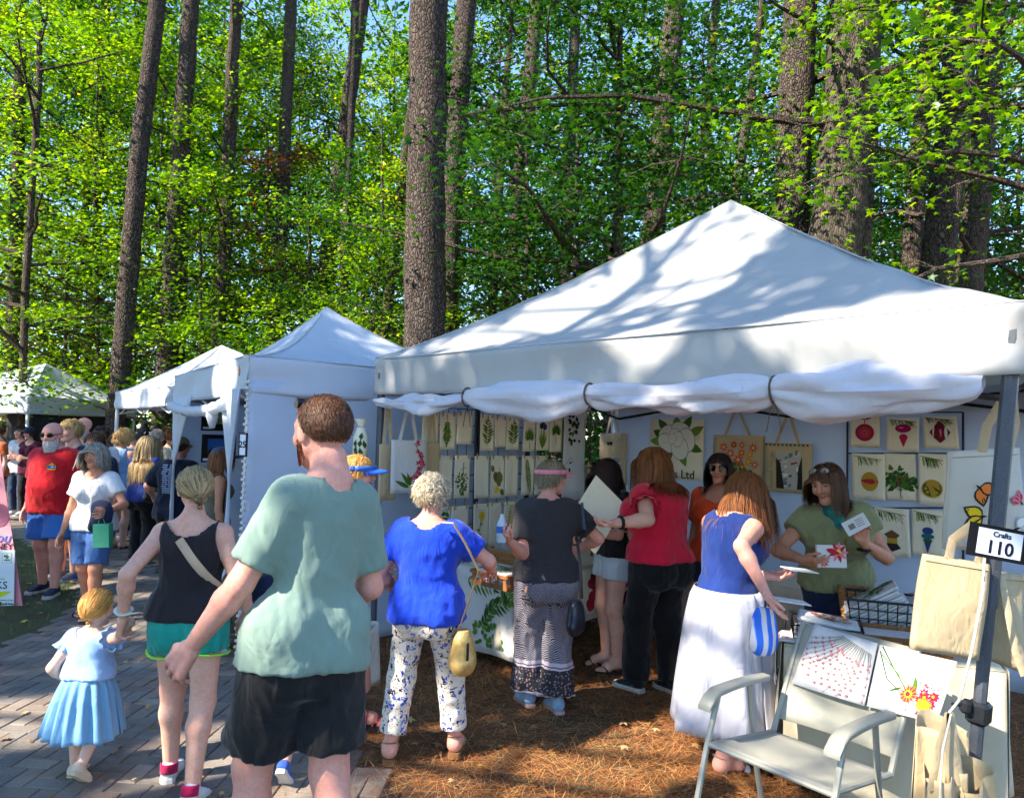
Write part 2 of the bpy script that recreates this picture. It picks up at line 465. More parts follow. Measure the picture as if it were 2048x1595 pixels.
STAR = []
for i in range(10):
    t = math.pi / 2 + i * math.pi / 5; r_ = (1, .45)[i % 2] * (1, 1, .95, 1, .8, .7, .8, 1, .95, 1)[i]
    STAR.append((r_ * math.cos(t), r_ * math.sin(t)))
STAR = np.array(STAR); LOBE = np.array([(0, 1), (.42, .3), (.9, .1), (.35, -.45), (0, -.8), (-.35, -.45), (-.9, .1), (-.42, .3)]); LANCE = np.array([(0, -1), (.38, -.25), (.3, .35), (0, 1), (-.3, .35), (-.38, -.25)])
MAPLE = np.array([(0, 1), (.28, .35), (.95, .3), (.4, -.1), (.55, -.75), (0, -.5), (-.55, -.75), (-.4, -.1), (-.95, .3), (-.28, .35)])
def leaf_arrays(P, Nn, size, shape, rs, curl=.18):
    """flat-ish leaves at points P with normals Nn"""
    n = len(P); a = rs.normal(size=(n, 3)); Uu = a - (a * Nn).sum(1)[:, None] * Nn
    Uu /= np.linalg.norm(Uu, axis=1)[:, None] + 1e-9; Vv = np.cross(Nn, Uu)
    k = len(shape)
    rr = (shape ** 2).sum(1)
    V = P[:, None, :] + size[:, None, None] * (Uu[:, None, :] * shape[None, :, 0:1] + Vv[:, None, :] * shape[None, :, 1:2] - Nn[:, None, :] * (curl * rr)[None, :, None])
    return V.reshape(-1, 3), np.arange(n * k).reshape(n, k)
n = 420
x = np.concatenate([-3.8 + 4.2 * rs.rand(140), -1.2 + 5.2 * rs.rand(200), -8 + 4 * rs.rand(80)]); y = np.concatenate([2.4 + 5 * rs.rand(140), 2.4 + 6 * rs.rand(200) ** 1.4, 5.4 + 4.5 * rs.rand(80)])
Nn = rs.normal(0, .22, (n, 3)); Nn[:, 2] = 1; Nn /= np.linalg.norm(Nn, axis=1)[:, None]
V, F = leaf_arrays(np.stack([x, y, np.full(n, .034)], 1), Nn, .018 + .03 * rs.rand(n), MAPLE, rs, .25)
o = obj('fallen_leaves', npmesh('fallen_leaves', V, F, islandmat('dry_leaf', [(0, C(120, 82, 48)), (.5, C(168, 128, 84)), (.9, C(206, 180, 130)), (1, C(206, 170, 50))]), smooth=False))
tag(o, 'dry tan leaves scattered on the ground and path', 'leaves', kind='stuff')

# ------------------------------------------------------------------ trees
def bark_material(name, a, b_, c_, sx=7, sz=2.6, plate=True, strength=.9):
    m, t, b = newmat(name)
    v = coords(t, (1, 1, sz / sx))
    wv = N_(t, 'TexNoise'); wv.inputs['Scale'].default_value = 5; t.links.new(v, wv.inputs['Vector'])
    vm = N_(t, 'VectorMath', operation='SCALE'); t.links.new(wv.outputs['Color'], vm.inputs[0]); vm.inputs[3].default_value = .16
    va = N_(t, 'VectorMath', operation='ADD'); t.links.new(v, va.inputs[0]); t.links.new(vm.outputs[0], va.inputs[1])
    vo = N_(t, 'TexVoronoi', feature='DISTANCE_TO_EDGE'); vo.inputs['Scale'].default_value = sx * 1.6; t.links.new(va.outputs[0], vo.inputs['Vector'])
    vc = N_(t, 'TexVoronoi', feature='F1'); vc.inputs['Scale'].default_value = sx * 1.6; t.links.new(va.outputs[0], vc.inputs['Vector'])
    n1 = noise(t, v, 30, 5, .65)
    cell = ramp(t, vc.outputs['Color'], [(.2, a), (.8, b_)])
    col = mixc(t, ramp(t, vo.outputs['Distance'], [(.02, (1, 1, 1, 1)), (.10, (0, 0, 0, 1))]), cell, c_)
    col = mixc(t, .6, col, ramp(t, n1, [(.3, (.6, .6, .6, 1)), (.7, (1.2, 1.2, 1.2, 1))]), 'MULTIPLY')
    t.links.new(col, b.inputs['Base Color']); b.inputs['Roughness'].default_value = .95; b.inputs['Specular IOR Level'].default_value = .15
    h = ramp(t, vo.outputs['Distance'], [(0, (0, 0, 0, 1)), (.16, (.8, .8, .8, 1)), (.5, (1, 1, 1, 1))])
    ma = N_(t, 'Math', operation='MULTIPLY_ADD'); t.links.new(n1, ma.inputs[0]); ma.inputs[1].default_value = .35; t.links.new(h, ma.inputs[2])
    bump(t, b, ma.outputs[0], strength, .03)
    return m
PINE = bark_material('pine_bark', C(82, 72, 66), C(106, 94, 84), C(60, 52, 48), 19, 8.5)
OAK = bark_material('oak_bark', C(84, 76, 66), C(104, 96, 84), C(60, 52, 46), 30, 6, strength=.7)
DARKBARK = bark_material('dark_bark', C(84, 72, 64), C(108, 94, 84), C(50, 42, 38), 30, 9, strength=.6)
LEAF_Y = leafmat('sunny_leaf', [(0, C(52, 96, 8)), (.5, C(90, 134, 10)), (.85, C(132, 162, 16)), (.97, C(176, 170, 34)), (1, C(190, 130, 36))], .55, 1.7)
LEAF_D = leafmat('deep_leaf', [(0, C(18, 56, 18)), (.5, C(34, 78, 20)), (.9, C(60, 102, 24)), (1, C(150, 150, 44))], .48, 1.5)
LEAF_B = leafmat('withered_leaf', [(0, C(96, 60, 44)), (1, C(150, 98, 66))], .3, 1.0)
NEEDLE = leafmat('pine_needles', [(0, C(40, 74, 36)), (1, C(84, 112, 50))], .35, 1.3)

def trunk_mesh(name, pts, rads, n=18, mat=PINE, seed=0, seg=.45):
    """tapered trunk through pts (local, base at origin) with an uneven outline and a root flare"""
    r = random.Random(seed); mb = MB()
    P, Q = [], []
    for i in range(len(pts) - 1):
        a, b = Vector(pts[i]), Vector(pts[i + 1]); k = max(1, int((b - a).length / seg))
        for j in range(k):
            P.append(a.lerp(b, j / k)); Q.append(rads[i] + (rads[i + 1] - rads[i]) * j / k)
    P.append(Vector(pts[-1])); Q.append(rads[-1])
    Q = [q * (1 + .45 * math.exp(-p.z / .35) + r.gauss(0, .018)) for p, q in zip(P, Q)]
    wob = [(r.gauss(0, .04), r.gauss(0, .04)) for _ in P]
    P = [p + Vector((wx, wy, 0)) * q for p, q, (wx, wy) in zip(P, Q, wob)]
    mb.tube(P, Q, n)
    a = np.array(mb.v); cen = np.repeat(np.array(P), n, 0); d = a - cen
    a = cen + d * (1 + .05 * snoise(a * np.array([1, 1, .4]), 9, seed)[:, None])
    mb.v = [tuple(p) for p in a]
    return mb.mesh(name, mat, sharp=80)

def limbs_and_leaves(seed, z0, z1, spread, nl, per, leafsize, shape=STAR, up=.35, dens=4, biased=None, thick=.13, lean=(0, 0)):
    """limbs of a broadleaf crown and flat sprays of leaves at their twigs"""
    r = random.Random(seed); rs = np.random.RandomState(seed); mb = MB(); LP, LN = [], []
    ga = r.random() * 6
    for i in range(nl):
        t = (i + r.random() * .7) / nl; z = z0 + (z1 - z0) * t * .85
        ga += 2.4 + r.gauss(0, .35)
        if biased and r.random() < .55: ga = biased[0] + r.gauss(0, biased[1])
        L = spread * (1 - .55 * t) * r.uniform(.65, 1.15); u = up * (.5 + t) + r.gauss(0, .1)
        p = Vector((lean[0] * z, lean[1] * z, z)); d = Vector((math.cos(ga), math.sin(ga), u)).normalized(); pts = [p.copy()]
        for k in range(5):
            d = (d + Vector((r.gauss(0, .16), r.gauss(0, .16), r.gauss(-.02, .1)))).normalized(); p = p + d * L / 5; pts.append(p.copy())
        r0 = .012 + .011 * L
        mb.tube(pts, [r0 * (1 - .17 * k) for k in range(6)], 5, cap=False)
        ends = []
        for k in range(dens):
            q = pts[2 + r.randrange(4)]; dd = Vector((r.gauss(0, 1), r.gauss(0, 1), r.gauss(.05, .35))).normalized()
            e = q + dd * r.uniform(.35, .95) * min(1, L / 2.5); ends.append(e)
            mb.tube([q, (q + e) / 2 + Vector((0, 0, .05)), e], [.012, .008, .004], 3, cap=False)
        ends.append(pts[-1])
        for e in ends:
            m = int(per * r.uniform(.6, 1.3)); rad = r.uniform(.45, .85) * min(1.1, .45 + L / 4)
            a = rs.rand(m) * 6.283; q = np.sqrt(rs.rand(m)) * rad
            tl = rs.normal(0, .2, 2)
            pp = np.stack([q * np.cos(a), q * np.sin(a), rs.normal(0, thick, m) - .18 * q ** 2], 1)
            pp[:, 2] += pp[:, 0] * tl[0] + pp[:, 1] * tl[1]
            LP.append(pp + np.array(e)); nn = rs.normal(0, .42, (m, 3)); nn[:, 2] += 1.0
            LN.append(nn / np.linalg.norm(nn, axis=1)[:, None])
    LP = np.concatenate(LP); LN = np.concatenate(LN)
    return mb, LP, LN, leafsize * (.6 + .7 * rs.rand(len(LP))), rs

CROWNS = {}
def crown(kind):
    """shared limb and leaf meshes for a kind of crown"""
    if kind in CROWNS: return CROWNS[kind]
    fam, k = kind[0], int(kind[1:])
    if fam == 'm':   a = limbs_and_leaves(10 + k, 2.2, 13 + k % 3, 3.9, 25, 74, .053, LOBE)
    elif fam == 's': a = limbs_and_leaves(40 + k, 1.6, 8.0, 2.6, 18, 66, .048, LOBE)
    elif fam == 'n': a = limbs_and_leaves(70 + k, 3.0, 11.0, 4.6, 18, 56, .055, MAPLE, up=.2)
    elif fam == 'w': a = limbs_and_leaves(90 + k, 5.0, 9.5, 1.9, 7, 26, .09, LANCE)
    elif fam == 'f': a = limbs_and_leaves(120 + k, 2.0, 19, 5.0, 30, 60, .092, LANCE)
    shape = {'m': LOBE, 's': LOBE, 'n': MAPLE, 'w': LANCE, 'f': LANCE}[fam]
    mb, LP, LN, sz, rs = a
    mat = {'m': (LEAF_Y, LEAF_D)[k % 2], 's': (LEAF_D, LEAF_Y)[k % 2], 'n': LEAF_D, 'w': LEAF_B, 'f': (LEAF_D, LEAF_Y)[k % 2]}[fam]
    V, F = leaf_arrays(LP, LN, sz, shape, rs)
    CROWNS[kind] = (mb.mesh('limbs', DARKBARK), npmesh('crown', V, F, mat, smooth=False))
    return CROWNS[kind]
def pine_crown():
    if 'pine' in CROWNS: return CROWNS['pine']
    r = random.Random(4); rs = np.random.RandomState(4); mb = MB(); LP, LD = [], []
    for i in range(22):
        z = 15 + 8 * i / 22; a = i * 2.4; L = 2.6 * (1 - .6 * i / 22) * r.uniform(.7, 1.2)
        p = Vector((0, 0, z)); d = Vector((math.cos(a), math.sin(a), .25)).normalized()
        pts = [p, p + d * L * .5, p + d * L + Vector((0, 0, .2))]; mb.tube(pts, [.05, .035, .015], 5, cap=False)
        for k in range(7):
            q = pts[1].lerp(pts[2], r.random() * 1.1) + Vector((r.gauss(0, .25), r.gauss(0, .25), r.gauss(.1, .15)))
            m = 60; dd = rs.normal(size=(m, 3)); dd[:, 2] += .4; dd /= np.linalg.norm(dd, axis=1)[:, None]
            LP.append(np.array(q) + dd * .13); LD.append(dd)
    LP = np.concatenate(LP); LD = np.concatenate(LD); S = np.cross(LD, rs.normal(size=LD.shape)); S /= np.linalg.norm(S, axis=1)[:, None]
    V, F = quads_from(LP, LD, S, np.full(len(LP), .13), np.full(len(LP), .008))
    CROWNS['pine'] = (mb.mesh('limbs', PINE), npmesh('crown', V, F, NEEDLE, smooth=False)); return CROWNS['pine']

TSEED = [100]
def tree(name, label, d, p0, p1, wpx, kind, bark=PINE, height=None, cscale=1.0, crz=None, taper=.55, group=None, cz=0, n=18):
    """tree whose trunk passes through two photo pixels at depth d; wpx = trunk width in photo pixels low down"""
    TSEED[0] += 1; s = TSEED[0]
    a, b = at(p0[0], p0[1], d), at(p1[0], p1[1], d)
    k = (b - a) / (b.z - a.z); base = a - k * a.z
    h = height or 22
    r0 = wpx * d / FPX / 2
    t = thing(name, label, 'tree', base, 0, group)
    q1, q2, top = k * (h * .35), k * (h * .7), k * h
    rr = random.Random(s)
    q1 = q1 + Vector((rr.gauss(0, .04), rr.gauss(0, .04), 0)); q2 = q2 + Vector((rr.gauss(0, .1), rr.gauss(0, .1), 0))
    obj('trunk', trunk_mesh('trunk', [(0, 0, 0), q1, q2, top], [r0 * 1.03, r0 * .93, r0 * (1 + taper) / 2, r0 * .18], n, bark, s), t)
    if kind:
        lm, cm = pine_crown() if kind == 'pine' else crown(kind)
        rz = rr.random() * 6.28 if crz is None else crz
        for nm, me in (('limbs', lm), ('crown', cm)):
            o = obj(nm, me, t, (k.x * (h * .5) * (1 if kind == 'pine' else .6), k.y * h * .3, cz)); o.rotation_euler = (0, 0, rz); o.scale = (cscale, cscale, cscale)
    return t
# the tall trunks one can pick out, left to right
T = tree
T('pine_tree', 'tall straight pine with scaly grey bark, leaning right above the left white tents', 15.0, (240, 760), (310, 0), 37, 'pine')
T('pine_tree', 'thick pine right behind the peak-roofed tent, leaf sprays crossing its trunk', 17.0, (328, 750), (374, 0), 38, 'pine')
T('hardwood_tree', 'dark slim trunk with a bend, just left of the middle white tent peak', 18.0, (432, 700), (478, 0), 30, 'm0', DARKBARK, 19, crz=1.0)
T('hardwood_tree', 'dark straight trunk with brown withered leaves beside it', 18.5, (545, 660), (583, 0), 28, 'w0', DARKBARK, 20)
T('pine_tree', 'slender grey trunk rising over the peak of the tent numbered 25', 17.0, (682, 640), (710, 0), 19, 'pine')
T('pine_tree', 'massive pine with flaky plated bark between the two nearest tents', 10.6, (850, 690), (862, 0), 82, 'pine', n=26)
T('pine_tree', 'pine with sunlit upper trunk tucked right behind the massive pine', 14.0, (892, 640), (928, 0), 46, 'pine')
T('hardwood_tree', 'dark trunk half hidden by maple sprays, left of the big tent roof', 16.0, (1014, 600), (1050, 200), 36, 'm1', DARKBARK, 17)
T('hardwood_tree', 'thin dark stem close left of the trunk hidden by maple sprays', 17.0, (986, 610), (1015, 180), 20, 's0', DARKBARK, 13)
T('pine_tree', 'pine with pink sunlit bark patches behind the left slope of the big tent', 14.5, (1302, 470), (1348, 0), 46, 'pine')
T('hardwood_tree', 'slim dark leaning trunk directly behind the peak of the big tent', 16.0, (1462, 400), (1492, 190), 24, 's1', DARKBARK, 13)
T('pine_tree', 'broad mottled pine touching the left side of the giant oak', 10.6, (1588, 440), (1606, 60), 72, 'pine', n=24)
T('oak_tree', 'giant grey oak trunk behind the right slope of the big tent', 10.0, (1664, 470), (1704, 0), 108, 'n0', OAK, 18, crz=2.0, cz=3.0, n=28)
T('oak_tree', 'narrower second trunk pressed against the right side of the giant oak', 10.4, (1722, 500), (1748, 0), 44, None, OAK, 16)
T('pine_tree', 'slim pine with orange sunlit bark, first right of the giant oak', 13.5, (1822, 480), (1856, 80), 38, 'pine')
T('pine_tree', 'thick cracked pine leaning right behind the right end of the tent roof', 11.0, (1868, 560), (1918, 60), 66, 'pine', n=22)
T('hardwood_tree', 'dark knotty trunk nearest the right edge of the picture', 12.0, (1938, 580), (1990, 80), 52, 'm1', DARKBARK, 17, cz=2.0)
T('hardwood_tree', 'thin forked dark stem at far left under the sunny leaves', 16.0, (48, 720), (62, 330), 15, 'm2', DARKBARK, 13, crz=.4)
T('pine_tree', 'pale trunk at the left edge behind the forked dark stem', 20.0, (22, 740), (36, 300), 26, 'pine')
T('hardwood_tree', 'slender trunk seen left of the tall leaning pine, against bright sky', 24.0, (150, 720), (164, 520), 15, 'f0', DARKBARK, 20)
T('hardwood_tree', 'slender curved trunk close by the tall leaning pine on its left', 23.0, (176, 700), (190, 480), 17, 'f1', DARKBARK, 20)
T('hardwood_tree', 'dark bent trunk just left of the massive pine', 15.0, (772, 690), (802, 420), 24, 's2', DARKBARK, 11)
T('pine_tree', 'sunlit slim trunk between the two thick pines of the left group', 22.0, (356, 690), (372, 300), 26, 'pine')
T('hardwood_tree', 'pale thin sapling with yellow leaves left of the massive pine', 14.0, (738, 640), (752, 400), 9, 's3', OAK, 8, .8)
T('pine_tree', 'dim grey trunk between the dark bent trunk pair over tent 25', 21.0, (640, 620), (690, 250), 34, 'pine')
T('pine_tree', 'background trunk glimpsed over the left slope of the big tent', 20.0, (1130, 560), (1150, 200), 26, 'pine')
T('pine_tree', 'far slim pine seen through leaves above the big tent peak', 22.0, (1400, 380), (1424, 120), 22, 'pine')
# understory that fills the wood, each tree of its own
rr = random.Random(21); fill = []
spec = [(-60, 21, 'm0'), (90, 21, 'm2'), (20, 26, 'f0'), (130, 20, 's1'), (240, 28, 'f0'), (420, 27, 'f1'), (600, 29, 'f0'), (680, 30, 'f1'), (920, 27, 'f1'), (1220, 28, 'f0'), (1420, 29, 'f1'), (1750, 27, 'f0'), (2010, 27, 'f1'), (-30, 29, 'f1'), (170, 30, 'f1'), (200, 20, 'm0'), (270, 25, 'f1'), (310, 20, 'm3'), (400, 16.5, 's3'), (440, 24, 'm2'),
        (520, 21, 'm1'), (560, 28, 'f0'), (610, 17, 's1'), (660, 23, 'm0'), (720, 19, 's3'), (760, 26, 'f1'), (800, 15, 's1'), (870, 22, 'm2'), 
        (980, 24, 'f0'), (1040, 13, 's0'), (1150, 12.5, 's2'), (1180, 22, 'm3'), (1290, 25, 'f1'), 
        (1400, 20, 'm1'), (1520, 24, 'f0'), (1560, 17, 's2'), (1760, 16, 's0'), (1790, 21, 'm1'), (1850, 18, 's2'), (1900, 24, 'f1'),
        (1980, 16, 's0'), (2040, 20, 'm3'), (2110, 14, 'm1'), (480, 31, 'f1'), (1130, 30, 'f0'), (1660, 28, 'f1'), (1700, 20, 'm3'), (350, 30, 'f0'), (840, 31, 'f1'), (1600, 22, 'm2'), (-120, 20, 'm2')]
ords = ['first', 'second', 'third', 'fourth', 'fifth', 'sixth', 'seventh', 'eighth', 'ninth', 'tenth', 'eleventh', 'twelfth']; cnt = {}
for i, (px, d, kd) in enumerate(sorted(spec)):
    zone = ['behind the far left tents', 'behind the curtained tent', 'over the left slope of the big tent', 'behind the peak of the big tent', 'behind the right end of the big tent'][min(4, max(0, int((px + 120) // 460)))]
    dist = 'farther' if d > 21.5 else ('nearer' if d < 16.5 else 'middle-distance')
    k_ = cnt[zone, dist] = cnt.get((zone, dist), -1) + 1
    T('understory_tree', '%s from left of the %s leafy trees %s' % (ords[k_], dist, zone), d, (px, 850), (px + rr.uniform(-6, 22), 300), rr.uniform(7, 14) * 14 / d, kd, DARKBARK,
      {'m': 12, 's': 7.6, 'f': 18}[kd[0]], rr.uniform(.85, 1.15), n=8, cz=rr.uniform(-.8, 1.2), group='leafy understory trees of the wood')
# maples whose low boughs reach over the big tent
def bough_tree(name, label, base, h, r0, args, mat=LEAF_D, shape=MAPLE, bark=DARKBARK, keep=None):
    t = thing(name, label, 'tree', base)
    obj('trunk', trunk_mesh('trunk', [(0, 0, 0), (.1, .1, h * .5), (.1, .2, h)], [r0, r0 * .8, r0 * .3], 14, bark, int(h * 10)), t)
    mb, LP, LN, sz, rs = limbs_and_leaves(**args)
    if keep is not None:
        k = keep(LP + np.array(base)); LP, LN, sz = LP[k], LN[k], sz[k]
    mb.build('limbs', bark, t, world=False)
    V, F = leaf_arrays(LP, LN, sz, shape, rs)
    obj('crown', npmesh('crown', V, F, mat, smooth=False), t)
    return t
def keep_frame(LP):      # boughs stop short of the tent roof, as pruned for the fair
    return LP[:, 2] > 3.7 + np.clip((6.5 - LP[:, 1]) * .45, 0, 3)
bough_tree('maple_tree', 'spreading maple whose low boughs reach over the left slope of the big tent', (1.6, 12.4, 0), 9, .13,
           dict(seed=301, z0=3.2, z1=9.5, spread=5.2, nl=30, per=64, leafsize=.056, shape=MAPLE, up=.12, dens=5, biased=(R(235), .7)), keep=keep_frame)
bough_tree('maple_tree', 'yellow-green maple with boughs across the upper right corner', (6.6, 8.6, 0), 9, .12,
           dict(seed=302, z0=4.0, z1=9.0, spread=4.8, nl=20, per=50, leafsize=.056, shape=MAPLE, up=.12, dens=5, biased=(R(200), .6)), mat=LEAF_Y, keep=keep_frame)

# unseen shade trees added left of and behind the viewpoint, crowns cut for sunbeams
def sunproj(P, z=1.0):
    P = np.atleast_2d(np.array(P, float)); t = (z - P[:, 2]) / SUN_DIR.z
    return P[:, :2] + t[:, None] * np.array([SUN_DIR.x, SUN_DIR.y])
LIT = []     # (world point, radius): where beams come through
def beam(p, r): LIT.append((sunproj([tuple(p)])[0], r * 1.4 + .1))
beam(at(165, 1290, 3.65), .3); beam(at(195, 1370, 3.65), .28); beam(at(155, 1215, 3.65), .2)
beam(at(320, 1420, 3.5), .22); beam(at(400, 1480, 3.45), .2); beam(at(330, 1090, 3.5), .2); beam(at(400, 960, 3.5), .13)
beam(at(520, 1250, 2.5), .17); beam(at(470, 1120, 2.5), .15); beam(at(640, 1590, 2.6), .08)
beam(gp(900, 1575), .35); beam(gp(700, 1560), .3); beam(gp(560, 1590), .2); beam(gp(1150, 1570), .3)
beam(gp(1200, 1420), .28); beam(gp(1330, 1520), .4); beam(gp(1450, 1560), .3); beam(gp(1180, 1480), .2)
beam(at(1050, 1090, 4.65), .17); beam(at(1090, 1290, 4.65), .2); beam(at(1060, 1180, 4.65), .13)
beam(at(845, 1000, 3.95), .12); beam(at(800, 1100, 3.95), .12); beam(at(800, 1400, 3.95), .14); beam(at(930, 1230, 5.1), .14)
beam(at(1385, 1340, 4.1), .14); beam(at(1465, 1280, 4.1), .1); beam(at(1440, 1110, 4.0), .15); beam(at(1440, 1010, 4.0), .12)
beam(at(1600, 1400, 3.3), .3); beam(at(1560, 1510, 3.1), .3); beam(at(1720, 1560, 3.0), .28); beam(at(1830, 1400, 3.2), .25); beam(at(1900, 1220, 2.9), .25)
beam(at(1420, 500, 5.4), .5); beam(at(1320, 550, 4.9), .32); beam(at(1540, 480, 5.5), .25); beam(at(1150, 640, 5.1), .3); beam(at(1850, 640, 3.1), .2); beam(at(1300, 690, 4.1), .12); beam(at(1620, 650, 3.4), .12); beam(at(1000, 720, 5.4), .15); beam(at(1480, 560, 5.0), .2)
beam(at(60, 960, 7.6), .12); beam(at(175, 1000, 6.7), .2); beam(gp(250, 1180), .35); beam(gp(60, 1040), .8); beam(gp(180, 1160), .2)
beam(at(300, 770, 12), .5); beam(at(420, 740, 11), .3); beam(at(470, 790, 6.2), .25); beam(at(735, 930, 4.4), .12); beam(at(300, 930, 9), .3); beam(gp(560, 1560), .3)
beam(at(100, 770, 16), .9); beam(at(190, 800, 16), .6); beam(at(30, 800, 15.3), .6); beam(gp(300, 1250), .3); beam(gp(60, 1450), .25)
LITP = np.array([p for p, r in LIT]); LITR = np.array([r for p, r in LIT])
def keep_shade(LP):
    q = sunproj(LP); d = np.full(len(q), 9.0)
    for p, r in zip(LITP, LITR): d = np.minimum(d, np.hypot(q[:, 0] - p[0], q[:, 1] - p[1]) - r)
    inview = (LP[:, 1] > .5) & (LP[:, 0] > -.74 * LP[:, 1] - .3)
    return (d > .03) & ~inview
shade = [(-8.2, -1.6, 11), (-9.4, 2.2, 12), (-12.0, 5.0, 12.5), (-6.0, -4.4, 11), (-14.5, 1.0, 14), (-16.5, 8.5, 13), (-11.5, -3.6, 13), (-19.5, 5.0, 15), (-5.2, 2.4, 12), (-4.2, -1.2, 12)]
for i, (x, y, h) in enumerate(shade):
    bough_tree('maple_tree', 'added leafy shade tree left of the brick path outside the picture', (x - 2.4, y - 2.5, 0), h + 1, .16,
               dict(seed=400 + i, z0=6.5, z1=h + 3, spread=4.8, nl=32, per=58, leafsize=.125, shape=LANCE, up=.25, dens=5, thick=.25), mat=LEAF_D, shape=LANCE, keep=keep_shade)['group'] = 'added shade trees outside the picture'

# the far wood, one mass
n = 90000; rs = np.random.RandomState(77)
a = R(-52) + R(104) * rs.rand(n); d = 36 + 26 * rs.rand(n)
z = .3 + 28 * rs.rand(n) ** 1.5
x, y = d * np.sin(a), d * np.cos(a)
P = np.stack([x, y, z], 1); k = snoise(P, .55, 5, 7) + .5 * snoise(P, 1.6, 6) > -.12 - .6 * (P[:, 2] < 5)
P = P[k]; Nn = rs.normal(size=P.shape); Nn /= np.linalg.norm(Nn, axis=1)[:, None]
V, F = leaf_arrays(P, Nn, .20 + .17 * rs.rand(len(P)), LANCE, rs)
o = obj('far_wood', npmesh('far_wood', V, F, LEAF_D, smooth=False)); tag(o, 'hazy green mass of far woodland behind all the trees', 'woods', kind='stuff')

# ================================================================== PEOPLE: smooth bodies from blended rounded shapes
def rcone(a, b, r1, r2):
    a = np.array(a, np.float32); b = np.array(b, np.float32)
    def f(P):
        ba = b - a; t = np.clip(((P - a) @ ba) / max(1e-9, float(ba @ ba)), 0, 1)
        return np.linalg.norm(P - a - t[..., None] * ba, axis=-1) - (r1 + (r2 - r1) * t)
    m = max(r1, r2); return f, np.minimum(a, b) - m, np.maximum(a, b) + m
def ellip(c, r, Rm=None):
    c = np.array(c, np.float32); r = np.array(r, np.float32); Rm = np.eye(3, dtype=np.float32) if Rm is None else np.array(Rm, np.float32)
    def f(P):
        q = (P - c) @ Rm / r; l = np.linalg.norm(q, axis=-1); g = np.linalg.norm(q / r, axis=-1) + 1e-6
        return l * (l - 1) / g
    e = np.sqrt(((Rm * r) ** 2).sum(1)); return f, c - e, c + e
def loft(keys, T, infl=0, n=2.4):
    """torso-like solid: keys = (z, a, b, cy) in an upright frame; T maps frame -> person (R, t)"""
    K = np.array(keys, np.float32); Rm, tr = np.array(T[0], np.float32), np.array(T[1], np.float32)
    def f(P):
        q = (P - tr) @ Rm
        z = q[..., 2]; a = np.interp(z, K[:, 0], K[:, 1]) + infl; b = np.interp(z, K[:, 0], K[:, 2]) + infl; cy = np.interp(z, K[:, 0], K[:, 3])
        d = ((np.abs(q[..., 0] / a) ** n + np.abs((q[..., 1] - cy) / b) ** n) ** (1 / n) - 1) * np.minimum(a, b)
        return np.maximum(d, np.maximum(z - K[-1, 0], K[0, 0] - z)).astype(np.float32)
    A = K[:, 1].max() + infl; B = (K[:, 2] + abs(K[:, 3])).max() + infl
    cor = np.array([(x, y, z) for x in (-A, A) for y in (-B, B) for z in (K[0, 0], K[-1, 0])]) @ Rm.T + tr
    return f, cor.min(0), cor.max(0)
class Sdf:
    def __init__(s): s.ops = []
    def u(s, prim, k=.02): s.ops.append(('u', prim, k)); return s
    def sub(s, prim, k=.01): s.ops.append(('s', prim, k)); return s
    def cut(s, p, n):                       # keep the side the normal points away from
        p = np.array(p, np.float32); n = np.array(n, np.float32); n /= np.linalg.norm(n)
        s.ops.append(('c', (p, n), 0)); return s
    def cutu(s, prim, p, n, k=.02):         # a primitive with one plane-cut end
        p = np.array(p, np.float32); n = np.array(n, np.float32); n = n / np.linalg.norm(n); f = prim[0]
        s.ops.append(('u', (lambda P: np.maximum(f(P), (P - p) @ n), prim[1], prim[2]), k)); return s
    def mesh(s, vs):
        lo = np.min([o[1][1] for o in s.ops if o[0] == 'u'], 0) - 3 * vs; hi = np.max([o[1][2] for o in s.ops if o[0] == 'u'], 0) + 3 * vs
        nd = np.ceil((hi - lo) / vs).astype(int) + 1
        ax = [(lo[i] + vs * np.arange(nd[i])).astype(np.float32) for i in range(3)]
        D = np.full(nd, 1.0, np.float32)
        for kind, prim, k in s.ops:
            if kind == 'c':
                P = np.stack(np.meshgrid(*ax, indexing='ij'), -1); D = np.maximum(D, (P - prim[0]) @ prim[1]); continue
            m = k + 3 * vs
            i0 = np.clip(np.floor((prim[1] - m - lo) / vs).astype(int), 0, nd); i1 = np.clip(np.ceil((prim[2] + m - lo) / vs).astype(int) + 1, 0, nd)
            if (i1 <= i0).any(): continue
            sl = tuple(slice(a, b) for a, b in zip(i0, i1))
            P = np.stack(np.meshgrid(*[ax[i][sl[i]] for i in range(3)], indexing='ij'), -1); d = prim[0](P); E = D[sl]
            if kind == 'u':
                h = np.clip(.5 + .5 * (E - d) / k, 0, 1); D[sl] = E + (d - E) * h - k * h * (1 - h)
            else:
                h = np.clip(.5 - .5 * (E + d) / k, 0, 1); D[sl] = E + (-d - E) * h + k * h * (1 - h)
        return surfnets(D, lo, vs)
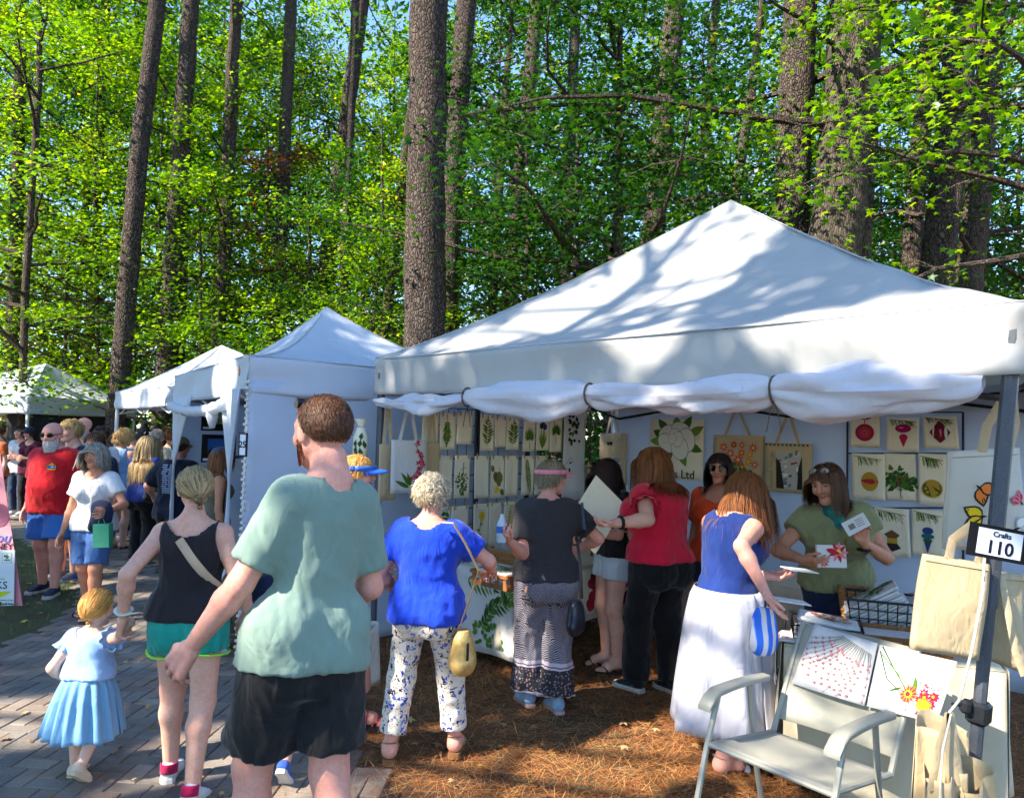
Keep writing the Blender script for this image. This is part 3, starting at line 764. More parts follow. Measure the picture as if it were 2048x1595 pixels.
def surfnets(D, lo, vs):
    ins = D < 0
    c = np.zeros(np.array(D.shape) - 1, np.int8)
    for dx in (0, 1):
        for dy in (0, 1):
            for dz in (0, 1):
                c += ins[dx:c.shape[0] + dx, dy:c.shape[1] + dy, dz:c.shape[2] + dz]
    I = np.argwhere((c > 0) & (c < 8)); n = len(I)
    idx = np.full(c.shape, -1, np.int64); idx[tuple(I.T)] = np.arange(n)
    acc = np.zeros((n, 3)); cnt = np.zeros(n)
    cor = [(0, 0, 0), (1, 0, 0), (0, 1, 0), (1, 1, 0), (0, 0, 1), (1, 0, 1), (0, 1, 1), (1, 1, 1)]
    val = [D[tuple((I + np.array(q)).T)] for q in cor]
    for a, b in ((0, 1), (2, 3), (4, 5), (6, 7), (0, 2), (1, 3), (4, 6), (5, 7), (0, 4), (1, 5), (2, 6), (3, 7)):
        x = (val[a] < 0) != (val[b] < 0); t = val[a] / np.where(x, val[a] - val[b], 1)
        p = np.array(cor[a]) + t[:, None] * (np.array(cor[b]) - np.array(cor[a]))
        acc[x] += p[x]; cnt[x] += 1
    V = lo + (I + acc / cnt[:, None]) * vs
    Fs = []
    for axis in range(3):
        o1, o2 = [(1, 2), (2, 0), (0, 1)][axis]
        s0 = [slice(None)] * 3; s1 = [slice(None)] * 3
        s0[axis] = slice(0, D.shape[axis] - 1); s1[axis] = slice(1, D.shape[axis])
        for o_ in (o1, o2):
            s0[o_] = slice(1, D.shape[o_] - 1); s1[o_] = slice(1, D.shape[o_] - 1)
        a, b = ins[tuple(s0)], ins[tuple(s1)]
        for sgn, msk in ((1, a & ~b), (-1, b & ~a)):
            E = np.argwhere(msk)
            if not len(E): continue
            E[:, o1] += 1; E[:, o2] += 1
            q = []
            for d1, d2 in ((-1, -1), (0, -1), (0, 0), (-1, 0)):
                f = E.copy(); f[:, o1] += d1; f[:, o2] += d2; q.append(idx[tuple(f.T)])
            q = np.stack(q, 1); Fs.append(q if sgn == 1 else q[:, ::-1])
    return V, np.concatenate(Fs)

def nrm(v): v = np.array(v, float); return v / (np.linalg.norm(v) + 1e-9)
def ik(a, c, l1, l2, pole):
    a = np.array(a, float); c = np.array(c, float); d = c - a; L = np.linalg.norm(d); m = (l1 + l2) * .995
    if L > m: c = a + d / L * m; d = c - a; L = m
    L = max(L, abs(l1 - l2) * 1.05)
    x = (l1 * l1 - l2 * l2 + L * L) / (2 * L); h = math.sqrt(max(0, l1 * l1 - x * x)); u = d / np.linalg.norm(d)
    p = np.array(pole, float); p = p - u * (p @ u); p = nrm(p)
    return a + u * x + p * h, a + u * L
def rot(ax, ang):
    return np.array(Matrix.Rotation(ang, 3, ax))

SKIN = {'fair': skin('skin_fair', C(222, 172, 150)), 'pink': skin('skin_pink', C(220, 160, 142)), 'tan': skin('skin_tan', C(196, 140, 112)), 'brown': skin('skin_brown', C(110, 74, 56)), 'pale': skin('skin_pale', C(232, 190, 168))}
LIPS = flat('lips', C(176, 96, 90), .45); EYEW = flat('eye_white', C(186, 174, 164), .4); IRIS = flat('iris', C(40, 30, 26), .35); BROWM = flat('brow', C(92, 68, 50), .8)
GLASS = plain('dark_lens', C(22, 20, 20), .12, .1, bumps=0, spec=.6); FRAME = plain('black_plastic', C(26, 25, 26), .35, .1, bumps=0)
RUB = plain('white_rubber', C(206, 202, 194), .7); DRUB = plain('dark_rubber', C(44, 40, 40), .8)

class Body: pass
def skeleton(p):
    """joint positions in the person's own frame: facing +Y, right = +X, feet at z = 0"""
    B = Body(); H = p['h']; B.H = H; w = p.get('w', 1.0); B.w = w; fem = p.get('fem', True); B.fem = fem
    child = p.get('child', False)
    hz = (.50 if child else .525) * H
    hip = np.array([p.get('hipx', 0), p.get('hipy', 0), hz - p.get('drop', 0)])
    lean = R(p.get('lean', 0)); Rt = rot('Z', R(p.get('twist', 0))) @ rot('X', -lean) @ rot('Y', R(p.get('tilt', 0)))
    B.hip = hip; B.Rt = Rt; B.T = (Rt, hip - Rt @ np.array([0, 0, hz]))
    tp = lambda q: Rt @ np.array(q, float) + B.T[1]
    B.tp = tp
    shw = (.089 if fem else .099) * H * (.92 + .08 * w) * p.get('shk', 1); shz = .79 * H
    if child: shw = .098 * H; shz = .715 * H
    B.sh = {s: tp((s * shw, 0, shz)) for s in (-1, 1)}
    B.neck0 = tp((0, -.008 * H, (.828 if not child else .745) * H)); hh = p.get('hh', .136 * H if not child else .215 * H * .95); B.hh = hh
    hd = R(p.get('hyaw', 0)), R(p.get('hpitch', 0)), R(p.get('htilt', 0))
    Rh = rot('Z', hd[0]) @ rot('X', -hd[1]) @ rot('Y', hd[2]) ; B.Rh = Rh
    nk = B.neck0 + Rt @ np.array([0, .012 * H, .042 * H if not child else .04 * H])
    B.neck1 = nk; B.head = nk + Rh @ np.array([0, .17 * hh, .38 * hh])
    up, fo = .17 * H, .148 * H
    if child: up, fo = .17 * H, .14 * H
    s_ = H / 1.7; B.elb, B.wri = {}, {}
    for s, key in ((-1, 'L'), (1, 'R')):
        v = p.get('arm' + key, (.07, .03, -.53)); pole = p.get('pole' + key, (.35, -1, -.15))
        tgt = B.sh[s] + np.array([s * v[0], v[1], v[2]]) * s_
        if 'tgt' + key in p: tgt = np.array(p['tgt' + key], float)
        B.elb[s], B.wri[s] = ik(B.sh[s], tgt, up, fo, (s * pole[0], pole[1], pole[2]))
    B.hipj, B.kne, B.ank, B.foot = {}, {}, {}, {}
    ft = p.get('feet', {}); az = .047 * H
    for s, key in ((-1, 'L'), (1, 'R')):
        f = ft.get(key, (.085 * s_, 0, 0, 8, 0))      # out, fwd, lift, toe-out deg, heel-up pitch deg
        hj = hip + np.array([s * .052 * H * (.8 + .2 * w), 0, 0]); B.hipj[s] = hj
        an = np.array([s * f[0], f[1], az + f[2]])
        k, a2 = ik(hj, an, .24 * H if not child else .225 * H, .238 * H if not child else .225 * H, (s * .12, 1, .0)); B.kne[s], B.ank[s] = k, a2
        B.foot[s] = (a2, rot('Z', -s * R(f[3])) @ rot('X', -R(f[4])))
    return B
def torso_keys(B, p):
    H, w, fem = B.H, B.w, B.fem; bel = p.get('belly', 0) * H
    if p.get('child'):
        K = [(.40, .085, .07, 0), (.48, .1, .085, 0), (.58, .1, .085, .008), (.66, .098, .078, 0), (.71, .1, .07, 0), (.745, .085, .055, 0), (.77, .04, .04, 0)]
    elif fem:
        K = [(.45, .08, .062, -.004), (.50, .096, .07, -.008), (.55, .092, .065, -.004), (.62, .073, .055, 0), (.68, .077, .059, .002), (.735, .083, .062, .004), (.78, .086, .053, -.002), (.81, .08, .042, -.006), (.835, .05, .036, -.008), (.85, .03, .03, -.008)]
    else:
        K = [(.45, .08, .062, -.004), (.50, .09, .068, -.006), (.56, .086, .063, 0), (.62, .083, .062, .003), (.69, .089, .067, .004), (.75, .094, .068, .002), (.79, .094, .058, -.002), (.815, .086, .046, -.006), (.838, .055, .04, -.008), (.853, .034, .034, -.008)]
    K = [(z * H, a * H * w, b * H * w, c * H) for z, a, b, c in K]
    if bel: K = [(z, a + .35 * bel * math.exp(-((z / H - .6) / .07) ** 2), b + .5 * bel * math.exp(-((z / H - .6) / .07) ** 2), c + .5 * bel * math.exp(-((z / H - .6) / .07) ** 2)) for z, a, b, c in K]
    return K
def hand_sdf(W, d, nrm_, side, L, curl=.4, thumb=.5, spread=1.0, fist=0):
    """palm, four unequal fingers with two knuckle bends and a thumb; W wrist, d along the hand, nrm_ out of the palm"""
    d = nrm(d); nn = nrm(np.array(nrm_) - d * (np.array(nrm_) @ d)); x = np.cross(d, nn) * side      # x = towards the thumb
    S = Sdf(); W = np.array(W)
    S.u(rcone(W - d * .1 * L, W + d * .1 * L, .125 * L, .135 * L), .01 * L)
    for t in (-.14, 0.0, .14): S.u(rcone(W + d * .1 * L + x * t * L * .6, W + d * .47 * L + x * t * L * 1.2, .105 * L, .085 * L), .06 * L)
    lens = (.40, .46, .43, .34); off = (.20, .07, -.065, -.19)
    for i in range(4):
        p0 = W + d * (.47 - .03 * abs(i - 1.2)) * L + x * off[i] * L * spread; a = 0
        dd = nrm(d + x * off[i] * .35 * spread)
        pt = p0
        for j, fr in enumerate((.46, .30, .24)):
            a += (curl * (.75, 1.0, .75)[j] + (i - 1) * .05) * 1.15
            q = pt + (dd * math.cos(a) + nn * math.sin(a)) * lens[i] * fr * L
            S.u(rcone(pt, q, (.058, .052, .048)[j] * L * (1 if i < 3 else .88), (.052, .048, .04)[j] * L * (1 if i < 3 else .88)), .012 * L); pt = q
    t0 = W + d * .14 * L + x * .1 * L + nn * .02 * L; t1 = t0 + nrm(d * .75 + x * .8 + nn * thumb * .6) * .24 * L; t2 = t1 + nrm(d * 1.0 + x * (.35 - thumb * .4) + nn * thumb) * .19 * L; t3 = t2 + nrm(d * 1.0 + x * (.1 - thumb * .5) + nn * thumb * 1.1) * .15 * L
    S.u(rcone(t0, t1, .085 * L, .065 * L), .05 * L).u(rcone(t1, t2, .062 * L, .055 * L), .012 * L).u(rcone(t2, t3, .054 * L, .042 * L), .012 * L)
    return S
def head_sdf(B, p):
    hh, c, Rh = B.hh, B.head, B.Rh; q = lambda x, y, z: c + Rh @ (np.array([x, y, z]) * hh)
    fem = B.fem; kid = p.get('child', False); S = Sdf(); E = lambda x, y, z, r, k=.03, Rm=None: S.u(ellip(q(x, y, z), np.array(r) * hh, Rh if Rm is None else Rm), k * hh)
    jw = p.get('jaw', 1.0) * (.94 if fem else 1.0)
    E(0, -.05, .14, (.335, .415, .36)); E(0, .12, .08, (.29, .28, .3), .1)
    S.u(rcone(q(0, .14, -.1), q(0, .22, -.36), .25 * hh * jw, .135 * hh * jw), .12 * hh)
    for s in (-1, 1):
        S.u(rcone(q(s * .17 * jw, .0, -.2), q(s * .07, .25, -.39), .11 * hh, .09 * hh), .1 * hh)
        E(s * .16, .27, -.1, (.13, .11, .12), .08)
        S.u(ellip(q(s * .325, -.01, -.02), np.array((.045, .085, .14)) * hh, Rh @ rot('Z', s * -.35)), .015 * hh)
    S.u(rcone(q(0, .345, .1), q(0, .4, .0), .045 * hh, .05 * hh), .05 * hh).u(rcone(q(0, .4, .0), q(0, .455, -.1), .045 * hh, .058 * hh), .03 * hh)
    for s in (-1, 1): S.u(ellip(q(s * .055, .405, -.115), np.array((.045, .05, .035)) * hh), .02 * hh)
    S.u(rcone(q(-.2, .31, .105), q(.2, .31, .105), .05 * hh, .05 * hh), .06 * hh)
    for s in (-1, 1): S.sub(ellip(q(s * .145, .42, .035), np.array((.085, .075, .055)) * hh, Rh), .04 * hh)
    E(0, .345, -.225, (.095, .055, .025), .02); E(0, .34, -.262, (.08, .055, .028), .02)
    E(0, .3, -.4, (.1, .09, .08), .06)
    S.u(rcone(q(0, -.09, -.25), q(0, -.1, -.62), .2 * hh * (.92 if fem else 1.08), .21 * hh * (.92 if fem else 1.1)), .06 * hh)
    return S
def foot_frame(B, s): return B.foot[s]
OUTL = [(0, -.27), (.10, -.255), (.145, -.17), (.135, 0), (.15, .2), (.195, .42), (.19, .55), (.14, .67), (.05, .735), (-.05, .73), (-.12, .66), (-.155, .52), (-.15, .38), (-.11, .2), (-.11, 0), (-.135, -.17), (-.10, -.255)]
def put_parts(parts):
    Vs, Fs, Ms, n = [], [], [], 0
    for V, F, m in parts:
        Vs.append(V); Fs.append(F + n); n += len(V); Ms.append(np.full(len(F), m) if np.isscalar(m) else m)
    return np.concatenate(Vs), np.concatenate(Fs), np.concatenate(Ms)

# ------------------------------------------------------------------ hair
def hair_strands(B, p, hp, seed):
    """ribbon strands that run over the skull and hang; returns V, F"""
    rs = np.random.RandomState(seed); hh = B.hh; Rh = B.Rh; c0 = B.head
    n = hp.get('n', 700); Lm = hp['len'] ; S = hp.get('seg', 9)
    ce = np.array([0, -.045, .125]); re = np.array([.352, .432, .382]) * hp.get('vol', 1.0)
    u = rs.normal(size=(n * 3, 3)); u /= np.linalg.norm(u, axis=1)[:, None]
    line = np.interp(u[:, 1], [-1, -.45, 0, .25, .6, 1], hp.get('line', [-.62, -.6, -.18, .12, .42, .56]))
    u = u[u[:, 2] > line][:n]; n = len(u)
    P = ce + u * re; layer = 1.0 + rs.rand(n) * hp.get('thick', .12)
    P = P * 1.0
    part = np.array(hp.get('part', (0, .1, 1)))      # strands flow away from here
    style = hp.get('style', 'down'); bun = np.array(hp.get('bun', (0, -.52, .05)))
    L = Lm / hh * (.7 + .45 * rs.rand(n)); step = L / (S - 1)
    d0 = u + rs.normal(0, .25, u.shape); pts = [P.copy()]
    d = None; ph = rs.rand(n) * 6.28; side = np.cross(u, rs.normal(size=u.shape)); side /= np.linalg.norm(side, axis=1)[:, None]
    cols = hp.get('coll', []); dead = np.zeros(n, bool)
    g = Rh.T @ np.array([0, 0, -1.0])
    for i in range(S - 1):
        un = (P - ce) / re; rr = np.linalg.norm(un, axis=1); nrml = un / re; nrml /= np.linalg.norm(nrml, axis=1)[:, None]
        if style == 'bun': f = bun - P
        elif style == 'short': f = np.array(hp.get('flow', (0, -.6, -.6))) + rs.normal(0, hp.get('mess', .35), P.shape) + (P - ce - part) * .5
        else:
            f = (P - ce - part * .45); f[:, 2] -= .35; f[:, 1] -= .55 * (P[:, 1] > .05); f[:, 0] *= 1.5; f = f + g * (1.2 if style == 'down' else .3) * min(1, .35 + i / 4)
        f = f - nrml * (f * nrml).sum(1)[:, None] * (rr < 1.12)[:, None]
        f /= np.linalg.norm(f, axis=1)[:, None] + 1e-6
        if style in ('down', 'bob'):
            hang = (rr > 1.06) | (P[:, 2] < -.12); f[hang] = f[hang] * .3 + g * 1.0 + rs.normal(0, hp.get('mess', .14), (int(hang.sum()), 3)) + (np.array(hp.get('wind', (0, 0, 0))))
            if hp.get('tuck') and i > S * .55: f += np.stack([-np.sign(P[:, 0]) * .6, 0 * P[:, 1] + .2, 0 * P[:, 0]], 1) * hp['tuck']
        d = f if d is None else d * .45 + f * .55
        if i == 0: d = d + u * hp.get('root', .35)
        if hp.get('curl'): d = d + (side * np.cos(ph + i * hp.get('cf', 1.9))[:, None] + np.cross(u, side) * np.sin(ph + i * hp.get('cf', 1.9))[:, None]) * hp['curl']
        d /= np.linalg.norm(d, axis=1)[:, None] + 1e-6
        P = P + d * step[:, None]
        un = (P - ce) / re; rr = np.linalg.norm(un, axis=1); lim = layer * hp.get('lift', 1.0); ins = rr < lim
        P[ins] = ce + (un[ins] / rr[ins][:, None] * lim[ins][:, None]) * re
        if style in ('down', 'bob', 'side'):
            fc = (P[:, 1] > .1) & (np.abs(P[:, 0]) < .335) & (P[:, 2] < .2) & (P[:, 2] > -.6); P[fc, 0] = np.where(P[fc, 0] >= part[0] * .3, 1, -1) * (.335 + .04 * layer[fc])
        for cc, rad in cols:
            un = (P - cc) / rad; rr = np.linalg.norm(un, axis=1); ins = rr < layer
            P[ins] = cc + un[ins] / rr[ins][:, None] * layer[ins][:, None] * rad
        if style == 'bun':
            cl = np.linalg.norm(P - bun, axis=1) < .1; P[cl] = bun + (P[cl] - bun) * .6
        pts.append(P.copy())
    pts = np.stack(pts, 1); W = hp.get('width', .028) * (.7 + .6 * rs.rand(n))
    tang = np.gradient(pts, axis=1); outw = pts - ce; sd = np.cross(tang, outw); sd /= np.linalg.norm(sd, axis=2)[:, :, None] + 1e-6
    outw = outw / (np.linalg.norm(outw, axis=2)[:, :, None] + 1e-6)
    tp = np.interp(np.linspace(0, 1, S), [0, .15, .7, 1], [.5, 1, .9, .15])
    wv = W[:, None, None] * tp[None, :, None]
    A = pts - sd * wv * .5; M_ = pts + outw * wv * .28; Bv = pts + sd * wv * .5
    V = np.stack([A, M_, Bv], 2).reshape(-1, 3)
    base = (np.arange(n)[:, None] * S + np.arange(S - 1)[None, :]).reshape(-1) * 3
    F = np.concatenate([np.stack([base, base + 1, base + 4, base + 3], 1), np.stack([base + 1, base + 2, base + 5, base + 4], 1)])
    # skull cap below the strands
    nu, nv = 30, 18; uu, vv = np.meshgrid(np.linspace(0, 2 * np.pi, nu, endpoint=False), np.linspace(.0, np.pi, nv), indexing='ij')
    q = np.stack([np.sin(vv) * np.cos(uu), np.sin(vv) * np.sin(uu), np.cos(vv)], -1)
    lq = np.interp(q[..., 1], [-1, -.45, 0, .25, .6, 1], hp.get('line', [-.62, -.6, -.18, .12, .42, .56]))
    inside = q[..., 2] > lq - .06
    CV = (ce + q * re * 1.006).reshape(-1, 3); CF = []
    for i in range(nu):
        for j in range(nv - 1):
            i2 = (i + 1) % nu
            if inside[i, j] and inside[i2, j] and inside[i, j + 1] and inside[i2, j + 1]: CF.append((i * nv + j, i * nv + j + 1, i2 * nv + j + 1, i2 * nv + j))
    n0 = len(V); V = np.concatenate([V, CV]); F = np.concatenate([F, np.array(CF) + n0])
    return V @ (Rh.T * hh) + c0, F
def clump_ball(B, c, r, n, rs, width=.022):
    """a knot of hair: ribbons wound round a centre (head units)"""
    P = []
    for i in range(n):
        ax = nrm(rs.normal(size=3)); a = nrm(np.cross(ax, rs.normal(size=3))); b = np.cross(ax, a); rad = r * (.6 + .45 * rs.rand()); ph = rs.rand() * 6
        t = ph + np.linspace(0, 3.5, 8)
        P.append(np.array(c) + (np.cos(t)[:, None] * a + np.sin(t)[:, None] * b) * rad * np.array([1, .8, 1]))
    pts = np.stack(P); S = 8
    tang = np.gradient(pts, axis=1); ow = pts - np.array(c); sd = np.cross(tang, ow); sd /= np.linalg.norm(sd, axis=2)[:, :, None] + 1e-6
    V = np.stack([pts - sd * width / 2, pts + ow / r * width * .3, pts + sd * width / 2], 2).reshape(-1, 3)
    base = (np.arange(n)[:, None] * S + np.arange(S - 1)[None, :]).reshape(-1) * 3
    F = np.concatenate([np.stack([base, base + 1, base + 4, base + 3], 1), np.stack([base + 1, base + 2, base + 5, base + 4], 1)])
    return V @ (B.Rh.T * B.hh) + B.head, F

# ------------------------------------------------------------------ a whole person
PSEED = [0]
def person(label, pos, face, p):
    """build one person: body (one skin mesh), clothing and hair as children. face: heading in degrees, 0 = away from the viewpoint, 90 = to the left"""
    PSEED[0] += 1; seed = PSEED[0] * 7
    p = dict(p)
    for key in 'LR':
        if 'w' + key in p: p['tgt' + key] = np.array(Matrix.Rotation(-R(face), 3, 'Z') @ (Vector(p['w' + key]) - Vector((pos[0], pos[1], 0))))
    B = skeleton(p); H, w, fem = B.H, B.w, B.fem; vs = p.get('vox', .013); fine = p.get('fine', vs <= .013)
    root = thing('person', label, 'person', (pos[0], pos[1], p.get('z', 0)), R(face), p.get('group'))
    sk = SKIN[p.get('skin', 'fair')]; K = torso_keys(B, p); kid = p.get('child', False)
    ar = H * (.9 if fem else 1.02) * p.get('armw', (.75 + .25 * w)); lr = H * (.97 if fem else 1.0) * p.get('legw', (.75 + .25 * w))
    if kid: ar *= 1.15; lr *= 1.1
    upar = (.031 * ar, .0245 * ar); fore = (.0245 * ar, .0165 * ar)
    thigh = (.056 * lr, .036 * lr); shin = (.035 * lr, .0225 * lr)
    bust = p.get('bust', .5 if fem and not kid else 0)
    def torso(S, infl, z0=None, z1=None, k=.03):
        KK = K
        if z0 is not None or z1 is not None:
            zs = np.array([r_[0] for r_ in K]); lo = max(zs[0], z0 * H if z0 is not None else zs[0]); hi = min(zs[-1], z1 * H if z1 is not None else zs[-1])
            if z0 is not None and z0 * H < zs[0]: lo = z0 * H
            gz = sorted(set([lo, hi] + [z for z in zs if lo < z < hi])); KA = np.array(K)
            KK = [(z, *[float(np.interp(z, KA[:, 0], KA[:, j])) for j in (1, 2, 3)]) for z in gz]
        S.u(loft(KK, B.T, infl), k)
        if bust and (z1 is None or z1 > .74):
            for s in (-1, 1): S.u(ellip(B.tp((s * .042 * H * w, (.036 + .02 * bust) * H * w, .722 * H)), np.array((.044, .036 + .012 * bust, .045)) * H * w + infl), .03)
        return S
    def butt(S, infl):
        for s in (-1, 1): S.u(ellip(B.hip + np.array([s * .043 * H * w, -.036 * H * w, -.022 * H]), np.array((.052, .048, .058)) * H * w + infl * .6), .035)
    def legs(S, infl=0, t_end=None, s_end=None, flare=0, ss=(-1, 1), k=.03):
        for s in ss:
            h_, kn, an = B.hipj[s], B.kne[s], B.ank[s]
            if t_end is not None and t_end < 1:
                e = h_ + (kn - h_) * t_end; S.cutu(rcone(h_, e + (kn - h_) * .12, thigh[0] + infl, thigh[0] + (thigh[1] - thigh[0]) * t_end + infl + flare), e, kn - h_, k); continue
            S.u(rcone(h_, kn, thigh[0] + infl, thigh[1] + infl + flare * .3), k)
            cm = kn + (an - kn) * .3 + (B.foot[s][1] @ np.array([0, -.012 * H, 0]))
            if s_end is not None and s_end < 1:
                e = kn + (an - kn) * s_end; S.cutu(rcone(kn, e + (an - kn) * .1, thigh[1] + infl, .031 * lr + infl + flare), e, an - kn, k)
                if infl < .03: S.cutu(rcone(kn, cm, shin[0] + infl, .0335 * lr + infl), e, an - kn, k)
            else:
                S.u(rcone(kn, cm, shin[0] + infl, .0345 * lr + infl), k).u(rcone(cm, an, .0335 * lr + infl, shin[1] + infl + flare), k)
        return S
    def arms(S, infl=0, end=None, ss=(-1, 1), flare=0):
        for s in ss:
            a, e, wv = B.sh[s], B.elb[s], B.wri[s]
            if end is not None and end <= 1:
                q = a + (e - a) * end; S.cutu(rcone(a, q + (e - a) * .1, upar[0] * 1.12 + infl, upar[0] + (upar[1] - upar[0]) * end + infl + flare), q, e - a, .035); continue
            S.u(rcone(a, e, upar[0] * 1.08 + infl, upar[1] + infl), .03)
            m_ = e + (wv - e) * .28; S.u(rcone(e, m_, fore[0] + infl, fore[0] * 1.06 + infl), .02)
            if end is not None:
                q = e + (wv - e) * (end - 1); S.cutu(rcone(m_, wv, fore[0] * 1.06 + infl, fore[1] + infl + flare), q, wv - e, .02)
            else: S.u(rcone(m_, wv, fore[0] * 1.06 + infl, fore[1] + infl), .02)
        return S
    # ---- body
    S = Sdf(); torso(S, 0); butt(S, 0); legs(S); arms(S)
    for s in (-1, 1): S.u(rcone(B.sh[s] + B.Rt @ np.array([-s * .05 * H, 0, .012 * H]), B.sh[s], .03 * ar, .032 * ar), .03)
    S.u(rcone(B.neck0 - B.Rt @ np.array([0, 0, .02 * H]), B.neck1, .036 * H * (.95 if fem else 1.1) * (1.1 if kid else 1), .03 * H * (.95 if fem else 1.12)), .03)
    sh = p.get('shoe', {'kind': 'sneaker'}); L = (.15 if not kid else .165) * H
    parts = []
    V, F = S.mesh(vs); parts.append((V, F, 0))
    V, F = head_sdf(B, p).mesh(B.hh * (.026 if fine else .045))
    fc = V[F].mean(1); q = (fc - B.head) @ B.Rh / B.hh
    mi = np.zeros(len(F), int)
    mi[(((q[:, 0]) / .085) ** 2 + ((q[:, 2] + .243) / .04) ** 2 < 1) & (q[:, 1] > .3)] = 1
    ax = np.abs(q[:, 0]); mi[(ax > .06) & (ax < .23) & (np.abs(q[:, 2] - .125 + .12 * (ax - .15) ** 2 * 8) < .018) & (q[:, 1] > .22)] = 4
    parts.append((V, F, mi))
    for s in (-1, 1):
        for r_, y, m_ in ((.06, .312, 2), (.042, .338, 3)):
            mb = MB(); c = B.head + B.Rh @ (np.array([s * .145, y, .035]) * B.hh)
            mb.lathe([(r_ * B.hh * math.sin(t), r_ * B.hh * math.cos(t)) for t in np.linspace(.05, 3.1, 7)], 10, c); ev = (np.array(mb.v) - c) @ B.Rh * np.array([1, 1, .55]) @ B.Rh.T + c; parts.append((ev, np.array(mb.f), m_))
    hl = .108 * H if not kid else .1 * H
    for s, key in ((-1, 'L'), (1, 'R')):
        hd = p.get('hand' + key, {}); d = nrm(B.wri[s] - B.elb[s]); d = nrm(d * .6 + nrm(hd['dir'] if 'dir' in hd else d) * (.8 if 'dir' in hd else .4))
        nn = np.array(hd.get('palm', (-s, .15, 0)), float)
        V, F = hand_sdf(B.wri[s], d, nn, s, hl * p.get('handk', 1.0) * (1.0 if fem else 1.06), hd.get('curl', .32), hd.get('thumb', .4)).mesh(hl * (.028 if fine else .05)); parts.append((V, F, 0))
        B.__dict__.setdefault('hand', {})[s] = (B.wri[s] + d * hl * .55 + nrm(nn) * hl * .12, d, nn)
    for s in (-1, 1):
        an, Rf = B.foot[s]; z0 = -.047 * H; ff = lambda x, y, z: an + Rf @ np.array([x, y, z])
        hs = sh.get('sole', .022)
        if sh['kind'] in ('sandal', 'bare'):
            S = Sdf(); S.u(rcone(ff(0, 0, .02 * H), ff(0, -.06 * L, z0 + .2 * L + hs * .5), .023 * H, .16 * L), .02).u(rcone(ff(0, -.08 * L, z0 + .16 * L + hs), ff(0, .35 * L, z0 + .13 * L + hs), .13 * L, .12 * L), .03)
            S.u(rcone(ff(0, .05 * L, 0), ff(0, .38 * L, z0 + .13 * L + hs), .13 * L, .1 * L), .03)
            S.u(rcone(ff(-s * .06 * L, .4 * L, z0 + .1 * L + hs), ff(s * .1 * L, .36 * L, z0 + .09 * L + hs), .095 * L, .085 * L), .03)
            for i in range(5):
                tx = (-.115 + .062 * i) * s; ty = (.66, .67, .64, .6, .54)[i]; r_ = (.052, .036, .034, .032, .03)[i] * L
                S.u(rcone(ff(tx * L, .45 * L, z0 + .08 * L + hs), ff(tx * L * 1.05, ty * L, z0 + .045 * L + hs), r_ * 1.1, r_), .008)
            S.cut(ff(0, 0, z0 + hs), Rf @ np.array([0, 0, -1])); V, F = S.mesh(.006 if fine else .011); parts.append((V, F, 0))
    V, F, M_ = put_parts(parts)
    body = obj('body', npmesh('body', V, F, [sk, LIPS, EYEW, IRIS, MATS.get(p.get('brow', 'brow'), BROWM)], M_), root)
    # ---- clothing
    def wear(S, name, mat, amp=.006, fr=22, parent=root, v=None, an=(1, 1, .6)):
        V, F = S.mesh(v or vs)
        fr = fr * 3.6; Q = V * np.array(an); nz = .55 * snoise(Q, fr, seed + len(name), 5) + .9 * (.55 - np.abs(snoise(Q + .03 * snoise(V, 14, seed)[:, None], fr * .75, seed + 3, 2)) ** .7)
        me = npmesh(name, V, F, mat); me.update()
        if amp:
            nn = np.zeros(len(V) * 3, np.float32); me.vertices.foreach_get('normal', nn); V = V + nn.reshape(-1, 3) * (amp * nz * np.clip((.80 * H - V[:, 2]) / (.06 * H), .12, 1))[:, None]
            me.vertices.foreach_set('co', V.astype(np.float32).ravel()); me.update()
        return obj(name, me, parent)
    B.root, B.body = root, body
    for g in p.get('wear', []):
        kd = g['k']; m = g.get('m'); fit = g.get('fit', .014); S = Sdf()
        if kd in ('top', 'dress'):
            torso(S, fit, g.get('hem', .47), None)
            if g.get('hem', .47) < .56:
                butt(S, fit + g.get('hx', .012))
                for s in (-1, 1): S.u(rcone(B.hipj[s] + np.array([0, 0, .03 * H]), B.hipj[s] + (B.kne[s] - B.hipj[s]) * .35, thigh[0] + fit + g.get('hx', .012), thigh[0] + fit + g.get('hx', .012)), .05)
            sl = g.get('sleeve', .55)
            if sl > 0: arms(S, fit + .003, sl, flare=g.get('flare', .008))
            for s in (-1, 1): S.u(rcone(B.sh[s] + B.Rt @ np.array([-s * .055 * H, 0, .014 * H]), B.sh[s] + B.Rt @ np.array([-s * .01 * H, 0, 0]), .03 * ar + fit, .032 * ar + fit), .03)
            if sl == 0:
                ah = g.get('armhole', .05) * H
                for s in (-1, 1): S.sub(ellip(B.sh[s] + B.Rt @ np.array([s * (.03 * H + g.get('racer', 0)), 0, .0]), (ah, ah * 1.6, ah * 1.45)), .01)
            nd = g.get('neck', .058) * H
            S.sub(rcone(B.neck0 + B.Rt @ np.array([0, .01 * H, .0]), B.neck0 + B.Rt @ np.array([0, .02 * H, .12 * H]), nd, nd * 1.1), .012)
            if g.get('vneck'): S.sub(rcone(B.tp((0, .075 * H, .77 * H)), B.tp((0, .06 * H, .86 * H)), .012, .055 * H), .01)
            zc = B.tp((0, 0, g.get('hem', .47) * H)); S.cut(zc, -(B.Rt @ np.array([0, g.get('hemt', 0), 1.0])))
            wear(S, g.get('name', 'shirt'), m, g.get('amp', .006), g.get('fr', 20), v=g.get('v'))
        elif kd in ('pants', 'shorts'):
            torso(S, fit * .5, .44, g.get('waist', .56)); butt(S, fit * .7)
